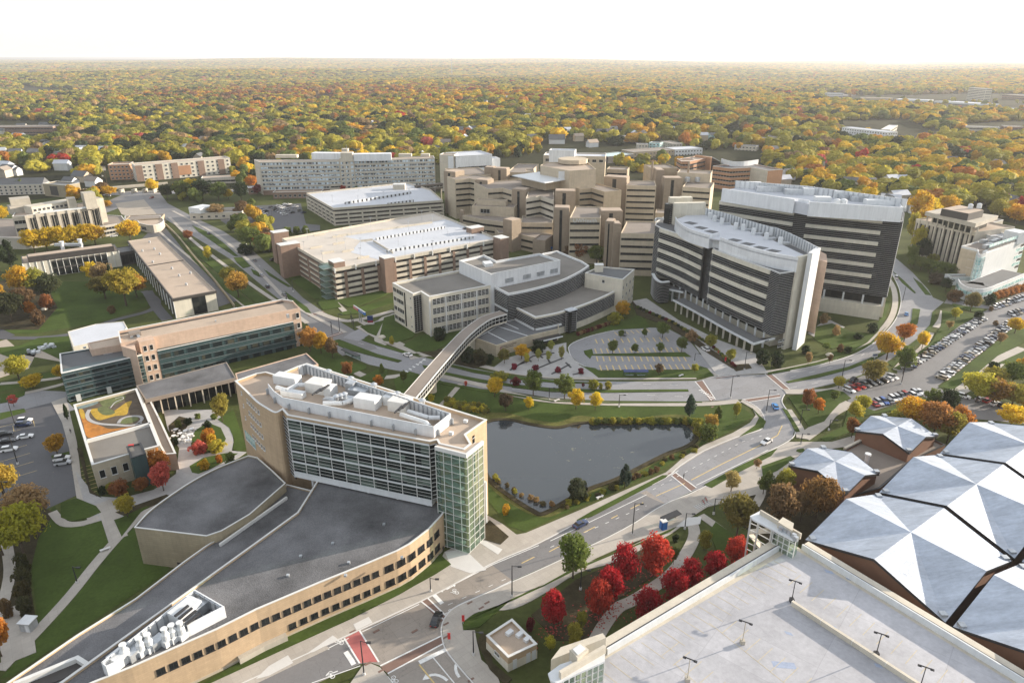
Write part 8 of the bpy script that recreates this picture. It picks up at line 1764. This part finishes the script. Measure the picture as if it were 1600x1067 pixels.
def shelter(px,head,label,roofm='dkmetal',ln=5.5,cat='bus shelter'):
    A,B=g(*px),g(*head);a=math.atan2(B[1]-A[1],B[0]-A[0]);r=empty('bus_shelter',(A[0],A[1],.1),label,cat,None,a);WORG[r.name]=(0,0,0)
    mb=MB();mb.hull([(-ln/2,-1,2.4),(ln/2,-1,2.4),(ln/2,1,2.4),(-ln/2,1,2.4)],[(-ln/2,-.9,2.6),(ln/2,-.9,2.6),(ln/2,.9,2.75),(-ln/2,.9,2.75)]);mb.build('roof',M[roofm],r)
    for x in(-ln/2+.1,0,ln/2-.1):MB().box(x,.85,0,2.4,.1,.1).build('post',M['dkmetal'],r)
    MB().box(0,.86,.3,2.2,ln-.3,.04).build('glass_wall',M['clear'],r);MB().box(0,.5,.42,.5,ln*.6,.4).build('bench',M['metal'],r)
for px,hd,l,m,n in[((1047,818),(1056,814),'dark bus shelter beside the blue cabin on the avenue','dkmetal',6),((543,557),(550,560),'dark roofed bus shelter on the lawn, left of two','dkmetal',6),((554,562),(561,565),'dark roofed bus shelter on the lawn, right of two','dkmetal',6),((984,589),(992,589),'blue roofed shelter by the visitor lot, left of two','signblue',5),((1002,589),(1010,589),'blue roofed shelter by the visitor lot, right of two','signblue',5),((1107,684),(1114,681),'dark bus shelter at the pond end','dkmetal',6)]:shelter(px,hd,l,m,n)
q=g(1036,826);r=empty('portable_toilet',(q[0],q[1],.12),'blue cabin with pale roof beside the bus shelter','portable toilet');MB().box(q[0],q[1],.14,2.5,1.5,1.5,.4).build('cabin',M['blue'],r);MB().box(q[0],q[1],2.51,2.75,1.6,1.6,.4).build('roof',M['whitetrim'],r);MB().box(q[0]-.3,q[1]-.75,.3,2.2,.8,.06,.4).build('door',M['signblue'],r)
# small storage hut at the lower left
q=g(47,982);r=empty('hut',(q[0],q[1],0),'small white roofed kiosk at the lower left footpath','kiosk');MB().box(q[0],q[1],.1,2.4,2.4,2.2,-.1).build('wall',M['metal'],r);MB().box(q[0],q[1],2.41,2.6,2.9,2.7,-.1).build('roof',M['white'],r);MB().box(q[0]+.4,q[1]-1.15,.2,2,.9,.08,-.1).build('door',M['white_panel'],r)
# gantry sign and board by the left junction
q0,q1=g(554,487),g(571,497);r=empty('gantry_sign',(q0[0],q0[1],0),'long red and blue overhead sign on two posts by the left junction','sign')
za2=6.4;A,B=g(552.5,477,za2),g(570.5,488.5,za2);m_=lerp(A,B,.45)
MB().band([A,m_],za2-1.3,za2,-.3,.3).build('red_panel',M['red'],r);MB().band([m_,B],za2-1.3,za2,-.3,.3).build('blue_panel',M['blue'],r);MB().band([A,B],za2+.002,za2+.12,-.35,.35).build('top_edge',M['whitetrim'],r)
for t in(.45,.6):p=lerp(A,B,t);MB().box(p[0],p[1],0,za2-1.3,.35,.35).build('post',M['metal'],r)
sa2=math.atan2(B[1]-A[1],B[0]-A[0]);nn=(math.sin(sa2)*.34,-math.cos(sa2)*.34)
p=lerp(A,m_,.5);text('EMERGENCY',(p[0]+nn[0],p[1]+nn[1],za2-.65),.85,sa2,'white',r,'lettering',.02);p=lerp(m_,B,.5);text('HOSPITAL',(p[0]+nn[0],p[1]+nn[1],za2-.65),.85,sa2,'white',r,'lettering',.02)
q=g(579,507);r=empty('monument_sign',(q[0],q[1],.19),'blue and maroon monument sign on the corner lawn','sign');MB().box(q[0],q[1],.2,1.0,3.4,1.2,.15).build('plinth',M['white_conc'],r);MB().box(q[0],q[1],1.0,2.1,2.6,.5,.15).build('lower_panel',M['crest'],r);MB().box(q[0],q[1],2.1,4.3,2.6,.5,.15).build('upper_panel',M['signblue'],r)
q=g(1366,561);r=empty('monument_sign',(q[0],q[1],.19),'small white and lilac road sign by the ring road','sign');MB().box(q[0],q[1],1.0,2.8,2.4,.3,.2).build('panel',M['white'],r);MB().box(q[0],q[1],0,1.0,.5,.3,.2).build('post',M['metal'],r);MB().box(q[0],q[1]-.2,1.6,2.2,2.0,.1,.2).build('stripe',M['signblue'],r)
q=g(1108,573-11);
for px,l in(((1133,567),'red banner post on the plaza before the nearer tower'),((724,975),'red road marker post at the grass nose'),((702,1003),'red sign on a pole at the side street kerb')):
    q=g(*px);r=empty('banner_post',(q[0],q[1],.15),l,'post');MB().box(q[0],q[1],.9,2.6,.6,.15).build('banner',M['red'],r);MB().tube((q[0],q[1],0),(q[0],q[1],2.7),.07,n=6).build('post',M['metal'],r)
q=g(895,384,3);r=empty('hospital_sign',(g(848,391)[0],g(848,391)[1],0),'long blue sign beam over the hospital entrance drive','sign');A,B=k3((612,625),(698,612),z=5);MB().band([A,B],3.6,5,-.3,.3).build('panel',M['blue'],r)
for p in(A,B):MB().box(p[0],p[1],0,3.6,.5,.5).build('post',M['metal'],r)
# traffic signals
for i,(px,hd)in enumerate((((519,522),(505,519)),((550,507),(545,500)),((553,515),(540,524)),((449,478),(452,470)))):
    q=g(*px);h=g(*hd);r=empty('traffic_light',(q[0],q[1],0),['traffic light mast at the near left corner of the left junction','traffic light on the far right corner of the left junction','traffic light on the near right corner of the left junction','traffic light at the far left corner of the left junction'][i],'traffic light');MB().tube((q[0],q[1],0),(q[0],q[1],6),.12,n=7).build('post',M['dkmetal'],r);MB().box(q[0],q[1]-.2,3.4,4.6,.45,.4).build('signal_head',M['dkmetal'],r);MB().tube((q[0],q[1],6),(q[0]+(h[0]-q[0])*.6,q[1]+(h[1]-q[1])*.6,6.3),.08,n=6).build('arm',M['dkmetal'],r)
# bicycle stands and bicycles
r=empty('bicycle_rack',(*g(1098,790),.15),'row of low bicycle hoops beside the crosswalk plaza','bicycle rack')
for i in range(7):p=lerp(g(1088,794),g(1108,786),i/6);MB().box(p[0],p[1],.15,.28,.12,2.0,HW).build('rack_bar',M['white'],r)
for i,px in enumerate(((1099,787),(1103,783))):
    q=g(*px);r=empty('bicycle',(q[0],q[1],.15),['red bicycle in the rack, nearer one','dark red bicycle in the rack, farther one'][i],'bicycle',None,HW+1.2);WORG[r.name]=(0,0,0)
    for x in(-.52,.52):
        mb=MB();ring=[(x+.34*math.cos(t*.628),.36+.34*math.sin(t*.628))for t in range(11)]
        for a,b in zip(ring,ring[1:]):mb.tube((a[0],0,a[1]),(b[0],0,b[1]),.04,n=5)
        mb.build('wheel',M['blackrubber'],r)
    mb=MB()
    for a,b in(((-.52,.36),(-.1,.36)),((-.1,.36),(.4,.85)),((-.18,.85),(.4,.85)),((-.18,.9),(-.1,.36)),((-.52,.36),(-.18,.8)),((.4,.95),(.52,.36))):mb.tube((a[0],0,a[1]),(b[0],0,b[1]),.04,n=5)
    mb.build('frame',M['red'],r);MB().box(-.2,0,.88,.95,.28,.14).build('saddle',M['blackrubber'],r);MB().box(.4,0,.95,1.0,.06,.5).build('handlebar',M['dkmetal'],r)
# people
def person(px,a,shirt,label):
    q=g(*px);r=empty('person',(q[0],q[1],.06),label,'person',None,a)
    me=bpy.data.meshes.new('body');V=[(0,0,.95),(0,0,1.2),(0,0,1.42),(0,0,1.52),(0,0,1.6),(0,0,1.75),(.19,0,1.4),(.25,.05,1.14),(.24,.18,.92),(-.19,0,1.4),(-.25,-.05,1.14),(-.24,.1,.9),(.1,0,.9),(.11,.12,.5),(.11,.05,.06),(.11,.18,.03),(-.1,0,.9),(-.11,-.04,.5),(-.11,-.22,.08),(-.11,-.1,.03)]
    E_=[(0,1),(1,2),(2,3),(3,4),(4,5),(2,6),(6,7),(7,8),(2,9),(9,10),(10,11),(0,12),(12,13),(13,14),(14,15),(0,16),(16,17),(17,18),(18,19)]
    me.from_pydata(V,E_,[]);o=bpy.data.objects.new('body',me);COL.objects.link(o);o.parent=r;md=o.modifiers.new('skin','SKIN');RD=[.15,.14,.13,.055,.09,.085,.06,.045,.035,.06,.045,.035,.09,.065,.045,.04,.09,.065,.045,.04]
    for v,rr in zip(me.skin_vertices[0].data,RD):v.radius=(rr,rr)
    me.skin_vertices[0].data[0].use_root=True;o.modifiers.new('sub','SUBSURF').levels=1;me.materials.append(M[shirt])
    mb=MB();mb.lathe(0,0,[(.05,1.84),(.105,1.78),(.115,1.70),(.1,1.66)],10);h=mb.build('hair',M['wood'],None,(0,0,0));h.parent=r;h.location=(0,-.02,0)
person((1068,748),.5,'dkmetal','person in dark clothes walking on the brick crosswalk');person((1113,690),1.0,'signblue','person in dark blue waiting by the pond end shelter');person((1122,553),2.0,'red','person in a red top beside the plaza drive');person((693,862),.2,'dkmetal','person in dark clothes by the glass stair entrance');person((1205,576),1.2,'dkmetal','person in dark clothes on the ring road footpath');person((111,677),.4,'dkmetal','person in dark clothes at the planted roof hall doorway')
# garden tables and chairs of the court
for i,(x,y)in enumerate(((275,674),(282,680),(290,676),(297,682),(287,686),(280,690),(294,691),(272,684),(300,673))):
    q=g(x,y);r=empty('garden_table',(q[0],q[1],.16),'pale round garden table with stools on the court terrace','table','tables on the court terrace');MB().lathe(q[0],q[1],[(.1,.16),(.1,.85),(.75,.87),(.75,.93)],10).build('table',M['white'],r)
    for k in range(4):a=k*1.57+i;MB().box(q[0]+1.2*math.cos(a),q[1]+1.2*math.sin(a),.16,.6,.5,.5,a).build('stool',M['whitetrim'],r)
# signs and picnic things on the lawn, bench by the pond, planters of the terrace
for px,l in(((165,860),'pale stone bench beside the diagonal path'),((870,627),'bench beside the pond footpath'),((937,778),'bench pad on the near pond bank'),((1064,588),'pale utility box behind the shelters')):
    q=g(*px);r=empty('bench',(q[0],q[1],.15),l,'bench');MB().box(q[0],q[1],.5,.65,2.4,.7,HW).build('seat',M['white_conc'],r)
    for s in(-.9,.9):MB().box(q[0]+s*math.cos(HW),q[1]+s*math.sin(HW),.1,.5,.25,.6,HW).build('leg',M['white_conc'],r)
r=empty('terrace_planter',(*g(850,570),.16),'crossed black edging strips set in the tree terrace paving','planter')
for a,b in(((797,579),(833,557)),((833,557),(866,552)),((826,565),(812,570)),((830,580),(880,560)),((862,585),(890,570)),((855,560),(860,568)),((895,586),(912,582)),((884,567),(892,575)),((838,552),(848,560)),((820,556),(830,566))):q0,q1=g(*a),g(*b);MB().band([q0,q1],.15,.34,-.35,.35).build('edging',M['dkmetal'],r)
for px,l in(((64,546),'white heap of building materials on the yard, right'),((78,543),'row of white sacks at the end of the yard'),((52,552),'low white pallet stack on the yard')):
    q=g(*px);r=empty('material_stack',(q[0],q[1],.08),l,'materials')
    for k in range(6):MB().box(q[0]+rc.uniform(-2.5,2.5),q[1]+rc.uniform(-1.2,1.2),.08,rc.uniform(.8,1.8),rc.uniform(.8,1.8),rc.uniform(.8,1.4),rc.uniform(0,1)).build('bundle',M['white' if k%2 else 'metal'],r)
# overpass and retaining wall
A,B=g(180,292,5),g(238,290,5);r=empty('overpass',((A[0]+B[0])/2,A[1],0),'concrete railway overpass across the head of the avenue','bridge');MB().band([g(130,297,5),g(262,286,5)],3.4,5,-5,0).build('deck',M['conc'],r);MB().band([g(130,297,5),g(262,286,5)],5,6,-.3,0).build('rail',M['conc_lt'],r)
for x in(185,205,222,238):q=g(x,304-(x-185)*.03);MB().box(q[0],q[1]+6,0,3.4,1.4,8).build('pier',M['conc'],r)
RW=smooth([g(248,340,1.5),g(275,365,1.5),g(300,395,1.5),g(330,430,1.5),g(350,455,1.5),g(366,476,1.5)],4);r=empty('retaining_wall',(RW[3][0],RW[3][1],0),'long curving retaining wall beside the service yard of the flat hall','wall');MB().band(RW,0,1.5,-.3,.3).build('wall',M['aud_wall'],r)
# power line poles along the straight street
for i,(x,y)in enumerate(((152,286),(160,282),(144,250),(135,232),(128,215),(168,290))):q=g(x,y);r=empty('utility_pole',(q[0],q[1],0),'wooden utility pole along the straight street at the upper left','pole','utility poles');MB().tube((q[0],q[1],0),(q[0],q[1],12),.25,.15,6).build('pole',M['wood'],r);MB().box(q[0],q[1],10.8,11.1,3,.25).build('crossarm',M['wood'],r)
q=g(706,116);r=empty('radio_mast',(q[0],q[1],0),'thin radio mast on the far wooded horizon','mast');MB().tube((q[0],q[1],0),(q[0],q[1],150),3.0,1.4,4).build('mast',M['metal'],r)
for px,l in(((1296,556),'grey boulder in the lawn by the tower garden'),((70,484),'grey boulder among shrubs of the left grove'),((597,528),'pale boulder on the corner lawn')):
    q=g(*px);mb=MB();mb.lathe(q[0],q[1],[(1.5,0),(1.7,.5),(1.1,1.1),(.3,1.35)],7);tag(mb.build('boulder',M['conc_lt'],origin=(q[0],q[1],0)),l,'boulder')
# ---------------------------------------------------------------- the air
hz=MB();hz.prism([(-32000,-300),(32000,-300),(32000,45000),(-32000,45000)],-40,260,True)
hm=bpy.data.materials.new('haze');hm.use_nodes=True;hn=hm.node_tree;hn.nodes.clear();ho=hn.nodes.new('ShaderNodeOutputMaterial')
pv=hn.nodes.new('ShaderNodeVolumePrincipled');pv.inputs['Color'].default_value=(0.93,0.94,0.96,1);pv.inputs['Density'].default_value=0.000065;pv.inputs['Anisotropy'].default_value=0.25
hn.links.new(pv.outputs[0],ho.inputs['Volume']);h=hz.build('haze',hm);h['kind']='stuff';h['label']='pale haze over the far woods';h['category']='haze'
